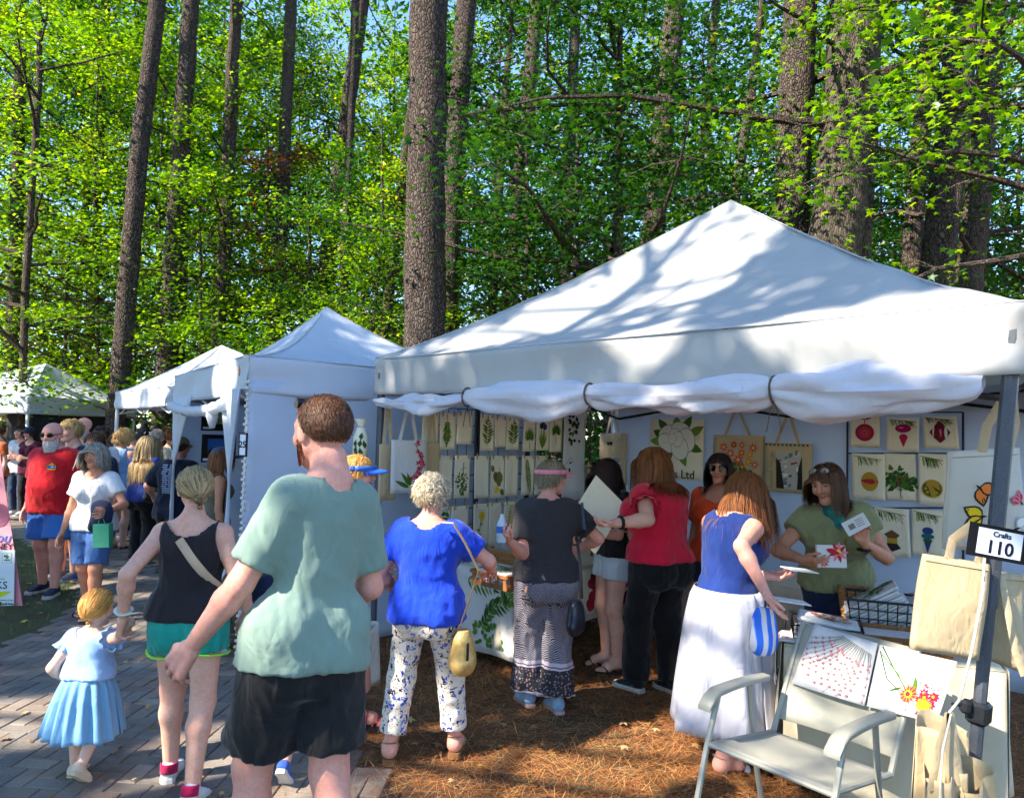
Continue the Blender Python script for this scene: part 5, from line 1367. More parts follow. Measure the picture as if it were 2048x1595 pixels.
# ================================================================== STALL GOODS
PAL = {'g1': C(74, 112, 40), 'g2': C(106, 138, 54), 'g3': C(52, 84, 40), 'ol': C(122, 118, 60), 'br': C(112, 82, 50), 'dk': C(50, 44, 40), 'rd': C(178, 38, 54), 'mg': C(170, 30, 90),
       'pk': C(214, 120, 130), 'or': C(226, 120, 50), 'yl': C(234, 196, 40), 'wh': C(226, 222, 212), 'gr': C(178, 174, 168), 'bl': C(50, 72, 130), 'nv': C(38, 48, 74), 'lv': C(130, 116, 150), 'tl': C(40, 104, 110), 'gd': C(180, 140, 50), 'wn': C(110, 36, 50), 'sh': C(120, 116, 112)}
PKEYS = list(PAL)
def pmats(): return [flat('print_' + k, PAL[k], .85) for k in PKEYS]
class Art:
    """flat printed art: coloured outlines in sheet coordinates"""
    def __init__(s): s.p = []
    def ell(s, c, x, y, rx, ry=None, rot_=0, n=14):
        ry = rx if ry is None else ry; ca_, sa_ = math.cos(rot_), math.sin(rot_)
        s.p.append((c, [(x + rx * math.cos(t) * ca_ - ry * math.sin(t) * sa_, y + rx * math.cos(t) * sa_ + ry * math.sin(t) * ca_) for t in [2 * math.pi * k / n for k in range(n)]])); return s
    def leaf(s, c, x, y, L, W, a, n=5):
        ca_, sa_ = math.cos(a), math.sin(a); pr = [(t / n, math.sin(math.pi * (t / n) ** .8)) for t in range(n + 1)]
        pts = [(L * t, W * q) for t, q in pr] + [(L * t, -W * q) for t, q in pr[-2:0:-1]]
        s.p.append((c, [(x + u * ca_ - v * sa_, y + u * sa_ + v * ca_) for u, v in pts])); return s
    def line(s, c, pts, w_):
        for (x1, y1), (x2, y2) in zip(pts, pts[1:]):
            L = math.hypot(x2 - x1, y2 - y1) + 1e-9; nx, ny = -(y2 - y1) / L * w_ / 2, (x2 - x1) / L * w_ / 2
            s.p.append((c, [(x1 + nx, y1 + ny), (x2 + nx, y2 + ny), (x2 - nx, y2 - ny), (x1 - nx, y1 - ny)]))
        return s
    def poly(s, c, pts): s.p.append((c, pts)); return s
    def sprig(s, cols, x, y, L, a, n, ll, lw, spread=.9, bend=0, rg=None):
        rg = rg or random.Random(3); pts = []
        for k in range(n + 1):
            t = k / n; aa = a + bend * t; x2, y2 = (x, y) if k == 0 else (pts[-1][0] + L / n * math.cos(aa), pts[-1][1] + L / n * math.sin(aa)); pts.append((x2, y2))
        s.line(cols[0], pts, max(.0015, lw * .18))
        for k in range(1, n + 1):
            sc = (.55 + .9 * math.sin(math.pi * (k / n) ** .8)) ; aa = a + bend * k / n
            for q in (-1, 1): s.leaf(cols[rg.randrange(len(cols))], *pts[k], ll * sc * rg.uniform(.8, 1.15), lw * sc ** .5, aa + q * spread * rg.uniform(.8, 1.15))
        s.leaf(cols[-1], *pts[-1], ll, lw, a + bend); return s
    def flower(s, c, cc, x, y, r, n=10, k=.42):
        for i in range(n): s.leaf(c if isinstance(c, str) else c[i % len(c)], x, y, r, r * k * 3.2 / n, 2 * math.pi * i / n)
        return s.ell(cc, x, y, r * .26)
def art_of(kind, w_, h_, seed=0):
    A = Art(); rg = random.Random(seed); m = min(w_, h_)
    if kind == 'sprig_down':
        A.line('br', [(w_ * .42, h_ * .97), (w_ * .47, h_ * .8)], .006)
        A.sprig(['g2', 'g1'], w_ * .47, h_ * .84, h_ * .62, -1.62, 9, m * .3, m * .05, .75, 0, rg)
    elif kind == 'fern':
        A.sprig(['g1', 'ol', 'g2'], w_ * .5, h_ * .12, h_ * .68, 1.55, 8, m * .36, m * .055, 1.0, 0, rg)
    elif kind == 'palm':
        for k in range(15): a = 1.57 + (k - 7) * .32; A.leaf(('g1', 'g2')[k % 2], w_ * .5, h_ * .42, m * (.62 - .25 * abs(k - 7) / 7), m * .055, a)
        A.line('g1', [(w_ * .5, h_ * .08), (w_ * .5, h_ * .42)], .006)
    elif kind == 'iris':
        for q in (-1, 1):
            for k in range(3): A.leaf('g2', w_ * .5, h_ * .05, h_ * (.6 - .1 * k), m * .05, 1.57 + q * (.12 + .17 * k))
        A.line('g1', [(w_ * .5, h_ * .1), (w_ * .52, h_ * .6)], .007)
        for (x, y, r) in ((.5, .82, .13), (.38, .68, .14), (.62, .66, .15), (.5, .7, .12)): A.ell('nv', w_ * x, h_ * y, m * r, m * r * 1.1).ell('bl', w_ * x, h_ * y, m * r * .6, m * r * .8)
    elif kind == 'monstera':
        for k in range(13): a = -1.9 + k * .46 * .75; A.leaf(('g1', 'g3')[k % 2], w_ * .5, h_ * .5, m * (.5 - .12 * abs(k - 6) / 6), m * .06, a + 1.57 - .15)
        A.line('g1', [(w_ * .2, h_ * .92), (w_ * .45, h_ * .6), (w_ * .52, h_ * .2)], .006)
    elif kind == 'mistletoe':
        A.line('br', [(w_ * .55, h_ * .84), (w_ * .52, h_ * .55)], .006).line('gd', [(w_ * .35, h_ * .66), (w_ * .75, h_ * .72)], .005)
        for k in range(80): t = rg.random(); x = w_ * (.5 + (rg.random() - .5) * .75 * math.sin(math.pi * min(1, t * .75 + .25))); A.leaf(('g1', 'g2', 'g3')[k % 3], x, h_ * (.62 - .5 * t), m * .16, m * .035, -1.57 + rg.gauss(0, .7))
    elif kind == 'cones':
        A.line('br', [(w_ * .62, h_ * .72), (w_ * .5, h_ * .45)], .005)
        for (x, y, r) in ((.38, .5, .2), (.62, .5, .2), (.56, .38, .16), (.12, .7, .12), (.8, .14, .12)): A.ell('ol', w_ * x, h_ * y, m * r, m * r * 1.5, .3).ell('br', w_ * x, h_ * y, m * r * .5, m * r, .3)
        A.leaf('yl', w_ * .3, h_ * .25, m * .4, m * .12, -.4).leaf('yl', w_ * .25, h_ * .15, m * .4, m * .1, .3)
    elif kind == 'frond':
        A.sprig(['ol', 'g2'], w_ * .35, h_ * .98, h_ * .85, -1.45, 14, m * .34, m * .03, .55, .1, rg)
    elif kind == 'vine':
        A.sprig(['g1', 'g3', 'g2'], w_ * .75, h_ * .98, h_ * .9, -1.9, 7, m * .28, m * .09, 1.0, .5, rg).line('nv', [(w_ * .5, h_ * .9), (w_ * .7, h_ * .95), (w_ * .8, h_ * .85)], .004)
    elif kind == 'sunflower':
        A.line('g2', [(w_ * .3, h_ * .06), (w_ * .38, h_ * .35), (w_ * .52, h_ * .68)], .007)
        for k in range(4): A.leaf('g2', w_ * (.32 + .04 * k), h_ * (.15 + .12 * k), m * .2, m * .05, 1.57 + (-1) ** k * 1.1)
        A.flower('yl', 'gd', w_ * .53, h_ * .73, m * .26, 22, .5)
        for k in range(14): A.leaf('yl', w_ * .53, h_ * .7, m * .24, m * .04, rg.random() * 6.28)
    elif kind == 'meadow':
        for k in range(7): A.sprig(['g2', 'g1', 'yl'], w_ * (.25 + .08 * k), h_ * .08, h_ * (.6 + .25 * rg.random()), 1.57 + rg.gauss(0, .15), 6, m * .12, m * .035, .9, 0, rg)
        for k in range(8): A.ell(('lv', 'yl')[k % 2], w_ * rg.uniform(.25, .8), h_ * rg.uniform(.4, .8), m * .045)
    elif kind == 'ivy_dark':
        for k in range(26): A.leaf(('g3', 'nv', 'dk')[k % 3], w_ * rg.uniform(.12, .62), h_ * rg.uniform(.62, .94), m * .16, m * .05, rg.random() * 6.28)
        for k in range(6): A.leaf('dk', w_ * rg.uniform(.05, .3), h_ * rg.uniform(.3, .45), m * .12, m * .03, rg.random() * 6.28)
        A.line('dk', [(w_ * .1, h_ * .4), (w_ * .3, h_ * .48), (w_ * .4, h_ * .42)], .004)
    elif kind == 'orchid':
        A.line('ol', [(w_ * .5, h_ * .12), (w_ * .62, h_ * .35), (w_ * .82, h_ * .5), (w_ * .8, h_ * .75), (w_ * .62, h_ * .95)], .006)
        for (x, y, L, a) in ((.55, .12, .45, 2.3), (.55, .1, .38, 1.9), (.6, .08, .35, .5), (.5, .1, .45, 2.75)): A.leaf('g1', w_ * x, h_ * y, w_ * L, w_ * .055, a)
        for k in range(24):
            t = rg.random(); x, y = (.6 + .25 * math.sin(t * 3) + rg.gauss(0, .05)), .25 + .7 * t
            for j in range(5): A.leaf(('rd', 'pk', 'wn')[j % 3], w_ * x, h_ * y, w_ * .075, w_ * .018, j * 1.257 + k)
    elif kind == 'ornament_round':
        A.leaf('mg', w_ * .5, h_ * .8, w_ * .24, w_ * .035, 2.9).leaf('mg', w_ * .5, h_ * .8, w_ * .24, w_ * .035, .2).line('mg', [(w_ * .5, h_ * .8), (w_ * .5, h_ * .68)], .008)
        A.ell('mg', w_ * .5, h_ * .42, w_ * .32, w_ * .3, 0, 20).ell('rd', w_ * .5, h_ * .42, w_ * .27, w_ * .25, 0, 20)
        for k in range(18): a = k * .349; A.line('pk', [(w_ * (.5 + .04 * math.cos(a)), h_ * .42 + w_ * .04 * math.sin(a)), (w_ * (.5 + .24 * math.cos(a)), h_ * .42 + w_ * .22 * math.sin(a))], .0022)
    elif kind in ('ornament_drop', 'ornament_onion', 'ornament_gold', 'ornament_blue', 'ornament_lantern', 'ornament_bell'):
        for k in range(26): t = rg.random(); A.line(('g1', 'g2', 'g3')[k % 3], [(w_ * (.12 + .62 * t), h_ * (.93 - .05 * t)), (w_ * (.16 + .7 * t + rg.gauss(0, .03)), h_ * (.93 - .05 * t) - h_ * rg.uniform(.05, .2))], .004)
        A.line('br', [(w_ * .08, h_ * .95), (w_ * .9, h_ * .87)], .005)
        c = {'ornament_drop': ('mg', 'rd', 'pk'), 'ornament_onion': ('wn', 'pk', 'wh'), 'ornament_gold': ('gd', 'g3', 'rd'), 'ornament_blue': ('bl', 'tl', 'g3'), 'ornament_lantern': ('br', 'gd', 'dk'), 'ornament_bell': ('gd', 'rd', 'g2')}[kind]
        if kind == 'ornament_drop': A.ell(c[0], w_ * .52, h_ * .68, w_ * .25, w_ * .14).ell(c[2], w_ * .46, h_ * .7, w_ * .08, w_ * .035).ell(c[0], w_ * .53, h_ * .42, w_ * .13, w_ * .11).poly(c[1], [(w_ * .41, h_ * .4), (w_ * .65, h_ * .4), (w_ * .53, h_ * .12)])
        elif kind == 'ornament_onion':
            A.poly(c[0], [(w_ * .5, h_ * .88), (w_ * .66, h_ * .68), (w_ * .8, h_ * .5), (w_ * .7, h_ * .34), (w_ * .5, h_ * .16), (w_ * .3, h_ * .34), (w_ * .2, h_ * .5), (w_ * .34, h_ * .68)])
            for dx in (-.17, .17): A.ell(c[2], w_ * (.5 + dx), h_ * .48, w_ * .045, h_ * .2)
            A.ell(c[1], w_ * .5, h_ * .5, w_ * .05, h_ * .18)
        elif kind == 'ornament_gold':
            A.ell(c[0], w_ * .5, h_ * .32, w_ * .38, w_ * .36, 0, 20).ell(c[1], w_ * .5, h_ * .32, w_ * .33, w_ * .3, 0, 20).ell(c[2], w_ * .5, h_ * .32, w_ * .12)
            for k in range(8): a = k * .785; A.ell(c[0], w_ * (.5 + .22 * math.cos(a)), h_ * .32 + w_ * .2 * math.sin(a), w_ * .06)
        elif kind == 'ornament_blue': A.ell(c[0], w_ * .5, h_ * .55, w_ * .17, w_ * .12).ell(c[1], w_ * .5, h_ * .43, w_ * .2, w_ * .09).ell(c[2], w_ * .5, h_ * .34, w_ * .14, w_ * .07).poly(c[0], [(w_ * .39, h_ * .31), (w_ * .61, h_ * .31), (w_ * .5, h_ * .06)])
        elif kind == 'ornament_lantern': A.poly(c[0], [(w_ * .28, h_ * .45), (w_ * .5, h_ * .55), (w_ * .72, h_ * .45), (w_ * .62, h_ * .38), (w_ * .38, h_ * .38)]).poly(c[1], [(w_ * .36, h_ * .38), (w_ * .64, h_ * .38), (w_ * .64, h_ * .27), (w_ * .36, h_ * .27)]).poly(c[2], [(w_ * .36, h_ * .27), (w_ * .64, h_ * .27), (w_ * .74, h_ * .18), (w_ * .5, h_ * .1), (w_ * .26, h_ * .18)])
        else: A.ell(c[0], w_ * .55, h_ * .4, w_ * .26, w_ * .3).ell(c[1], w_ * .55, h_ * .4, w_ * .26, w_ * .08)
    elif kind == 'holly':
        for k in range(7): A.sprig(['g3', 'g1'], w_ * .5, h_ * .2, h_ * rg.uniform(.3, .62), 1.57 + (k - 3) * .36, 4, m * .2, m * .06, .9, 0, rg)
        A.line('br', [(w_ * .5, h_ * .05), (w_ * .5, h_ * .3)], .006)
        for k in range(10): A.ell('rd', w_ * rg.uniform(.3, .7), h_ * rg.uniform(.3, .7), m * .022)
    elif kind == 'hydrangea':
        for k in range(60): a, r = rg.random() * 6.28, math.sqrt(rg.random()) * w_ * .36; A.flower(('lv', 'sh', 'gr')[k % 3], 'wh', w_ * .52 + r * math.cos(a), h_ * .36 + r * .8 * math.sin(a), m * .07, 4, .6)
        A.leaf('dk', w_ * .4, h_ * .78, m * .14, m * .06, .5).leaf('dk', w_ * .4, h_ * .78, m * .12, m * .05, 2.6)
    elif kind == 'zinnias':
        for k in range(8): A.leaf('g1', w_ * (.3 + .05 * k), h_ * .25, m * .3, m * .03, 1.57 + (k - 4) * .22)
        for (x, y, r, c) in ((.22, .72, .13, 'rd'), (.42, .78, .1, 'wn'), (.58, .78, .1, 'rd'), (.8, .72, .13, 'rd'), (.36, .58, .13, 'pk'), (.58, .6, .11, 'or'), (.74, .56, .1, 'yl'), (.3, .42, .12, 'wn'), (.52, .44, .15, 'pk'), (.72, .4, .1, 'yl'), (.84, .34, .11, 'rd'), (.6, .28, .1, 'or')): A.flower([c, 'rd' if c != 'rd' else 'pk'], 'yl', w_ * x, h_ * y, m * r * .95, 14, .5)
        for k in range(4): A.leaf('g1', w_ * (.45 + .12 * k), h_ * .16, m * .14, m * .045, 1 + k * .6)
    elif kind == 'street':
        A.poly('gr', [(w_ * .25, h_ * .08), (w_ * .8, h_ * .08), (w_ * .8, h_ * .84), (w_ * .25, h_ * .84)])
        for k in range(40):
            x, y = rg.uniform(.26, .7), rg.uniform(.1, .76); c = ('sh', 'dk', 'wh', 'gr')[k % 4]; ww, hh_ = rg.uniform(.03, .1), rg.uniform(.03, .12)
            A.poly(c, [(w_ * x, h_ * y), (w_ * (x + ww), h_ * (y + .02)), (w_ * (x + ww), h_ * (y + hh_)), (w_ * x, h_ * (y + hh_ - .02))])
        A.poly('dk', [(w_ * .25, h_ * .08), (w_ * .42, h_ * .08), (w_ * .34, h_ * .6), (w_ * .25, h_ * .7)]).poly('dk', [(w_ * .8, h_ * .08), (w_ * .68, h_ * .08), (w_ * .72, h_ * .5), (w_ * .8, h_ * .75)]).poly('rd', [(w_ * .56, h_ * .56), (w_ * .7, h_ * .6), (w_ * .7, h_ * .63), (w_ * .56, h_ * .6)])
        for k in range(11): A.poly('g3', [(w_ * (.02 + .088 * k), h_ * .985), (w_ * (.06 + .088 * k), h_ * .985), (w_ * (.06 + .088 * k), h_ * .945), (w_ * (.02 + .088 * k), h_ * .945)])
    elif kind == 'magnolia':
        for k, (x, y, a, L) in enumerate(((.3, .78, 2.3, .28), (.52, .88, 1.6, .2), (.68, .82, 1.0, .28), (.82, .7, .5, .3), (.8, .45, -.35, .28), (.62, .28, -1.1, .26), (.42, .3, -2.2, .26), (.2, .52, 3.1, .26), (.2, .66, 2.7, .22))): A.leaf(('g1', 'g2')[k % 2], w_ * (.5 + (x - .5) * .75), h_ * (.62 + (y - .6) * .7), w_ * L, w_ * .07, a)
        for (x, y, rx, ry, a) in ((.34, .72, .17, .12, .6), (.6, .78, .18, .12, -.4), (.7, .6, .15, .19, .2), (.36, .54, .2, .13, -.5), (.58, .46, .15, .19, .4), (.48, .68, .12, .1, .9), (.54, .62, .1, .12, -.3), (.44, .62, .07, .08, .2)):
            A.ell('sh', w_ * x, h_ * y, w_ * rx * 1.06, w_ * ry * 1.06, a, 18).ell('wh', w_ * x, h_ * y, w_ * rx, w_ * ry, a, 18).line('gr', [(w_ * (x - rx * .5), h_ * y), (w_ * (x + rx * .3), h_ * (y + .02))], .004)
    elif kind == 'butterflies':
        for (x, y, s, c1, c2, a) in ((.36, .64, .26, 'dk', 'or', -.6), (.42, .34, .26, 'dk', 'yl', 3.4), (.74, .82, .1, 'g3', 'dk', .2), (.62, .73, .13, 'or', 'yl', .3), (.85, .24, .2, 'gr', 'wh', .5), (.92, .48, .16, 'pk', 'rd', 2.4)):
            for q in (-.75, .35):
                A.leaf(c1, w_ * x, h_ * y, w_ * s * 1.05, w_ * s * .36, a + q).leaf(c2, w_ * (x + .02 * math.cos(a + q)), h_ * y + w_ * .02 * math.sin(a + q), w_ * s * .84, w_ * s * .26, a + q)
                for k in (-.14, 0, .14): A.line(c1, [(w_ * x, h_ * y), (w_ * (x + s * .85 * math.cos(a + q + k)), h_ * y + w_ * s * .85 * math.sin(a + q + k))], .004)
            A.leaf('dk', w_ * (x - .05 * math.cos(a)), h_ * y - w_ * .05 * math.sin(a), w_ * s * .5, w_ * .015, a - .2)
    elif kind == 'twigs':
        for k in range(20):
            a = -2.7 + k * .075 + rg.gauss(0, .05); L = h_ * rg.uniform(.62, .95); x, y = w_ * (.5 + .024 * k), h_ * (.95 - .008 * k); px_ = [(x, y)]
            for j in range(7): a2 = a - .05 * j; x += L / 7 * math.cos(a2); y += L / 7 * math.sin(a2); px_.append((x, y))
            A.line('g3' if k % 3 else 'br', px_[:3], .0025).line('sh', px_[2:], .0018)
            for j in range(2, 8):
                if 0 < px_[j][0] < w_ and 0 < px_[j][1] < h_:
                    A.ell('pk', *px_[j], .005, .0035).leaf('br', *px_[j], .011, .002, a + .7).leaf('pk', *px_[j], .012, .003, a - .8)
        A.p = [(c, [(min(w_ * .98, max(w_ * .02, u)), min(h_ * .98, max(h_ * .02, v))) for u, v in q]) for c, q in A.p]
    elif kind == 'gerbera':
        A.line('g3', [(w_ * .05, h_ * .98), (w_ * .25, h_ * .7), (w_ * .48, h_ * .42)], .006).line('g3', [(w_ * .03, h_ * .9), (w_ * .2, h_ * .5), (w_ * .48, h_ * .3)], .005).line('g1', [(w_ * .07, h_ * .85), (w_ * .35, h_ * .6), (w_ * .62, h_ * .38)], .005)
        A.leaf('g1', w_ * .62, h_ * .4, w_ * .2, w_ * .03, 1.75).leaf('g3', w_ * .45, h_ * .42, w_ * .2, w_ * .016, 3.6)
        for k in range(11): A.flower(('rd', 'mg')[k % 2], 'yl', w_ * rg.uniform(.7, .9), h_ * rg.uniform(.2, .42), w_ * .07, 7, .5)
        A.flower(['or', 'rd'], 'dk', w_ * .55, h_ * .33, w_ * .15, 24, .5).ell('yl', w_ * .55, h_ * .33, w_ * .05).ell('wn', w_ * .55, h_ * .33, w_ * .03)
        for k in range(30): A.leaf('yl', w_ * .78, h_ * .2, w_ * .12, w_ * .006, k * .21)
        for k in range(12): A.ell('wn', w_ * rg.uniform(.5, .95), h_ * rg.uniform(.06, .16), w_ * .011)
        for k in range(9): A.ell('rd', w_ * rg.uniform(.66, .9), h_ * rg.uniform(.48, .56), w_ * .01)
    elif kind == 'fernleaf':
        for (x, y, a, L) in ((.15, .85, -.2, .5), (.5, .55, .2, .45), (.75, .9, -.8, .3)): A.sprig(['g1', 'g2', 'g3'], w_ * x, h_ * y, w_ * L, a, 7, w_ * .12, w_ * .016, .8, .1, rg)
        for k in range(40): A.ell(('g1', 'g2')[k % 2], w_ * rg.uniform(.35, .8), h_ * rg.uniform(.08, .4), w_ * .03, w_ * .022, rg.random() * 3)
        A.sprig(['g1', 'g3'], w_ * .45, h_ * .3, w_ * .4, .9, 7, w_ * .1, w_ * .018, .8, 0, rg)
    elif kind == 'redfruit':
        for k in range(12): A.ell(('rd', 'wn')[k % 2], w_ * rg.uniform(.3, .75), h_ * rg.uniform(.15, .85), m * .14, m * .12)
    return A
LINEN = cloth('cream_linen', C(236, 226, 200), .04, .25, 500, .9, .1, fscale=14)
WLINEN = cloth('white_linen', C(206, 204, 202), .03, .25, 500, .9, .1, fscale=12)
CANVAS = cloth('beige_canvas', C(190, 168, 132), .06, .35, 420, .9, .1, fscale=12, wstr=.12)
def sheet(name, label, cat, fr, w_, h_, kind=None, mat=LINEN, group=None, seed=0, wave=.006, hang=None, thick=.004):
    """a hanging cloth with its print; frame origin at the bottom left corner"""
    rg = random.Random(seed); ph = [rg.random() * 6 for _ in range(3)]
    dsp = lambda u, v: wave * (math.sin(u / w_ * 5 + ph[0] + v / h_ * 2) + .5 * math.sin(u / w_ * 11 + ph[1])) * (1.15 - v / h_)
    t = thing(name, label, cat, fr.p(w_ / 2, 0), 0, group); mb = MB()
    skew = rg.gauss(0, .006)
    P = lambda u, v, n=0: fr.p(u + skew * v / h_, v + rg.gauss(0, 0), n + dsp(u, v))
    mb.grid(lambda a, b: P(w_ * a, h_ * b), 10, 8); mb.build('cloth', mat, t, sharp=80, solid=thick)
    if kind:
        A = art_of(kind, w_, h_, seed); mb = MB()
        for i, (c, pts) in enumerate(A.p): mb.poly([P(u, v, thick / 2 + .002 + i * min(1.5e-4, .006 / len(A.p))) for u, v in pts], PKEYS.index(c))
        mb.build('print', pmats(), t, smooth=False)
    if hang:
        for u in hang[1]: MB().box(P(u, h_ - .004, .006), (.012, .012, .05), bev=.003).build('clothespin', plain('pin_wood', C(176, 140, 96), .7), t, smooth=False)
    return t, P
WL_O = Vector((L_.x, L_.y, 0)) + Vector((IN.x, IN.y, 0)) * 0 ; WL_U = Vector((IN.x, IN.y, 0)); WL_N = Vector((FD.x, FD.y, 0))
BW_U = Vector((FD.x, FD.y, 0)); BW_N = -Vector((IN.x, IN.y, 0)); BW_O = Vector((BL_.x, BL_.y, 0)) + BW_N * .06
def rect_on(pxr, O, U, N, off):
    x0, y0, x1, y1 = pxr; xm = (x0 + x1) / 2; P0 = O + N * off; ym = (y0 + y1) / 2
    a, b = onplane(x0, ym, P0, N), onplane(x1, ym, P0, N); tp, bt = onplane(xm, y0, P0, N), onplane(xm, y1, P0, N)
    return Frame((a.x, a.y, bt.z), U, (0, 0, 1), N), (b - a).dot(U), tp.z - bt.z
Zp = lambda x, y: (750 + x / 4.551, 820 + y / 4.551)
rowname = {1: 'top row', 2: 'middle row', 3: 'bottom row'}
left = [(1, 430, 20, 580, 300, None, 'plain cream tea towel leftmost in the top row of the botanical rack'), (1, 590, 25, 735, 360, 'sprig_down', 'cream tea towel printed with a hanging green sprig, top row of the rack'),
        (1, 742, 20, 885, 310, None, 'plain cream tea towel right of the hanging green sprig towel'), (1, 960, 40, 1085, 370, 'fern', 'cream tea towel with tall olive fern, left of the top row blank'),
        (1, 1090, 60, 1193, 335, None, 'narrow plain tea towel between the two fern towels'), (1, 1197, 70, 1308, 360, 'fern', 'cream tea towel with leaning fern right of the narrow plain towel'),
        (1, 1350, 70, 1460, 375, 'palm', 'cream tea towel with spiky green palm fan'), (1, 1465, 40, 1585, 365, 'iris', 'cream tea towel with dark blue iris and tall leaves'), (1, 1590, 20, 1703, 380, 'monstera', 'cream tea towel with a single split monstera leaf'),
        (2, 560, 415, 700, 805, None, 'long plain tea towel leftmost in the middle row of the rack'), (2, 722, 410, 860, 800, 'mistletoe', 'cream tea towel with a bunch of mistletoe tied by twine'),
        (2, 908, 415, 1038, 800, None, 'plain tea towel between the mistletoe and pine cone towels'), (2, 1052, 415, 1178, 800, 'cones', 'cream tea towel with brown pine cones and yellow bud'),
        (2, 1182, 415, 1298, 780, None, 'plain tea towel right of the pine cone towel'), (2, 1332, 415, 1443, 770, 'frond', 'cream tea towel with a drooping palm frond beside the visor'), (2, 1452, 415, 1560, 770, None, 'plain tea towel mostly behind the head with the pink visor'),
        (3, 532, 880, 688, 1240, 'vine', 'tea towel with a green pepper vine behind the blue shirt'), (3, 695, 870, 848, 1250, None, 'plain tea towel in the bottom row beside the rack post'),
        (3, 892, 850, 1033, 1250, 'sunflower', 'tea towel with one yellow dandelion on a tall stem'), (3, 1042, 840, 1160, 1240, None, 'plain tea towel right of the yellow dandelion'), (3, 1172, 830, 1280, 1230, 'meadow', 'tea towel with yellow meadow plants above the water bottle')]
for i, (r_, x0, y0, x1, y1, kd, lab) in enumerate(left):
    a, b = Zp(x0, y0), Zp(x1, y1); fr, w_, h_ = rect_on((a[0], a[1], b[0], b[1]), WL_O, WL_U, WL_N, .10 + .012 * (i % 3))
    sheet('tea_towel', lab, 'tea towel', fr, w_, h_, kd, LINEN, 'tea towels on the wire rack', i, .004, (0, (w_ * .15, w_ * .85)))
fr, w_, h_ = rect_on((1126, 836, 1166, 1000), WL_O, WL_U, WL_N, .16); fr.V = (fr.V + fr.U * .0).normalized()
sheet('apron', 'long white apron with dark ivy print hanging at the open back corner', 'apron', fr, w_ * 1.1, h_ * 1.1, 'ivy_dark', WLINEN, None, 77, .012)
# wire racks
def gridwall(label, s0, s1, z1, off):
    a, b = WL_O + WL_U * s0 + WL_N * off, WL_O + WL_U * s1 + WL_N * off; t = thing('wire_rack', label, 'rack', (a + b) / 2, 0, 'wire racks along the stall side'); up = Vector((0, 0, 1))
    for p in (a, b): MB().tube([p, p + up * z1], .012, 8).build('upright', DSTEEL, t)
    for k in range(1, 15): z = z1 * k / 14.2; MB().tube([a + up * z, b + up * z], .0045, 5).build('wire', DSTEEL, t)
    n = 5
    for k in range(1, n): p = a.lerp(b, k / n); MB().tube([p + up * .1, p + up * z1 * .985], .0035, 5).build('wire', DSTEEL, t)
    for p in (a, b): MB().tube([p - WL_N * .2 + up * .015, p + WL_N * .2 + up * .015], .012, 6).build('foot', DSTEEL, t)
gridwall('wire rack nearest the front corner holding the first towel columns', .48, 1.0, 1.98, .07)
gridwall('middle wire rack with fern and pine cone towels', 1.03, 1.63, 1.98, .07)
gridwall('rear wire rack holding the palm and iris towels', 1.66, 2.3, 1.98, .07)
# back wall goods
fr, w_, h_ = rect_on((1298, 838, 1406, 958), BW_O, BW_U, BW_N, .03)
t, P = sheet('banner', 'cream shop banner with a large white magnolia above black lettering', 'banner', fr, w_, h_, None, LINEN, None, 5, .003)
A = art_of('magnolia', w_, h_ * .92); mb = MB()
for i, (c, pts) in enumerate(A.p): mb.poly([P(u, v + h_ * .1, .006 + i * 1.5e-4) for u, v in pts], PKEYS.index(c))
mb.build('print', pmats(), t, smooth=False)
put_text('tts Ltd', h_ * .2, fr, w_ * .62, h_ * .085, flat('ink', C(24, 24, 40)), 'lettering', t, .014)
def tote(label, pxr, O, U, N, off, kind=None, mat=CANVAS, strap=.3, seed=0, name='tote_bag', apex=None, n=.02):
    fr, w_, h_ = rect_on(pxr, O, U, N, off); t, P = sheet(name, label, 'tote bag', fr, w_, h_, kind, mat, None, seed, .005, None, n)
    mb = MB()
    for (a, b) in ((.22, .42), (.72, .52)):
        p0, p1 = P(w_ * a, h_ * .97, -.004), fr.p(w_ * b, h_ + strap, -.01)
        mb.add([p0 - fr.U * .014, p0 + fr.U * .014, p1 + fr.U * .014, p1 - fr.U * .014], [(0, 1, 2, 3)])
    mb.build('strap', mat, t, smooth=False, solid=.003)
    return t, fr, w_, h_, P
tote('canvas tote bag with pale hydrangea print above the dark-haired head', (1200, 866, 1252, 968), BW_O, BW_U, BW_N, .05, 'hydrangea', CANVAS, .22, 1)
tote('cream tote bag with bright zinnia bouquet on the back wall', (1426, 870, 1527, 957), BW_O, BW_U, BW_N, .05, 'zinnias', CANVAS, .22, 2)
t, fr, w_, h_, P = tote('tote bag with green checked rim and grey street photograph', (1532, 886, 1626, 985), BW_O, BW_U, BW_N, .09, 'street', CANVAS, .22, 3)
put_text('Savannah, Georgia', .042, fr, w_ * .15, h_ * .45, flat('print_sh', PAL['sh']), 'lettering', t, .03, R(90))
xm = [((1700, 824, 1760, 894), 'ornament_round', 'cream towel with one round crimson ornament and bow'), ((1773, 835, 1838, 902), 'ornament_drop', 'cream towel with crimson double-drop ornament'), ((1848, 832, 1918, 896), 'ornament_onion', 'cream towel with striped burgundy onion ornament'),
      ((1704, 907, 1771, 999), 'ornament_bell', 'towel with gold bell ornament half behind the stallholder'), ((1772, 907, 1835, 1000), 'holly', 'cream towel with green holly branch and red berries'), ((1837, 907, 1893, 1010), 'ornament_gold', 'cream towel with round gold and green ornament'),
      ((1690, 1022, 1748, 1110), 'ornament_bell', 'towel partly hidden behind the lifted business card'), ((1752, 1016, 1822, 1112), 'ornament_lantern', 'cream towel with brown and gold lantern ornament'), ((1823, 1019, 1890, 1112), 'ornament_blue', 'cream towel with tall blue and teal ornament')]
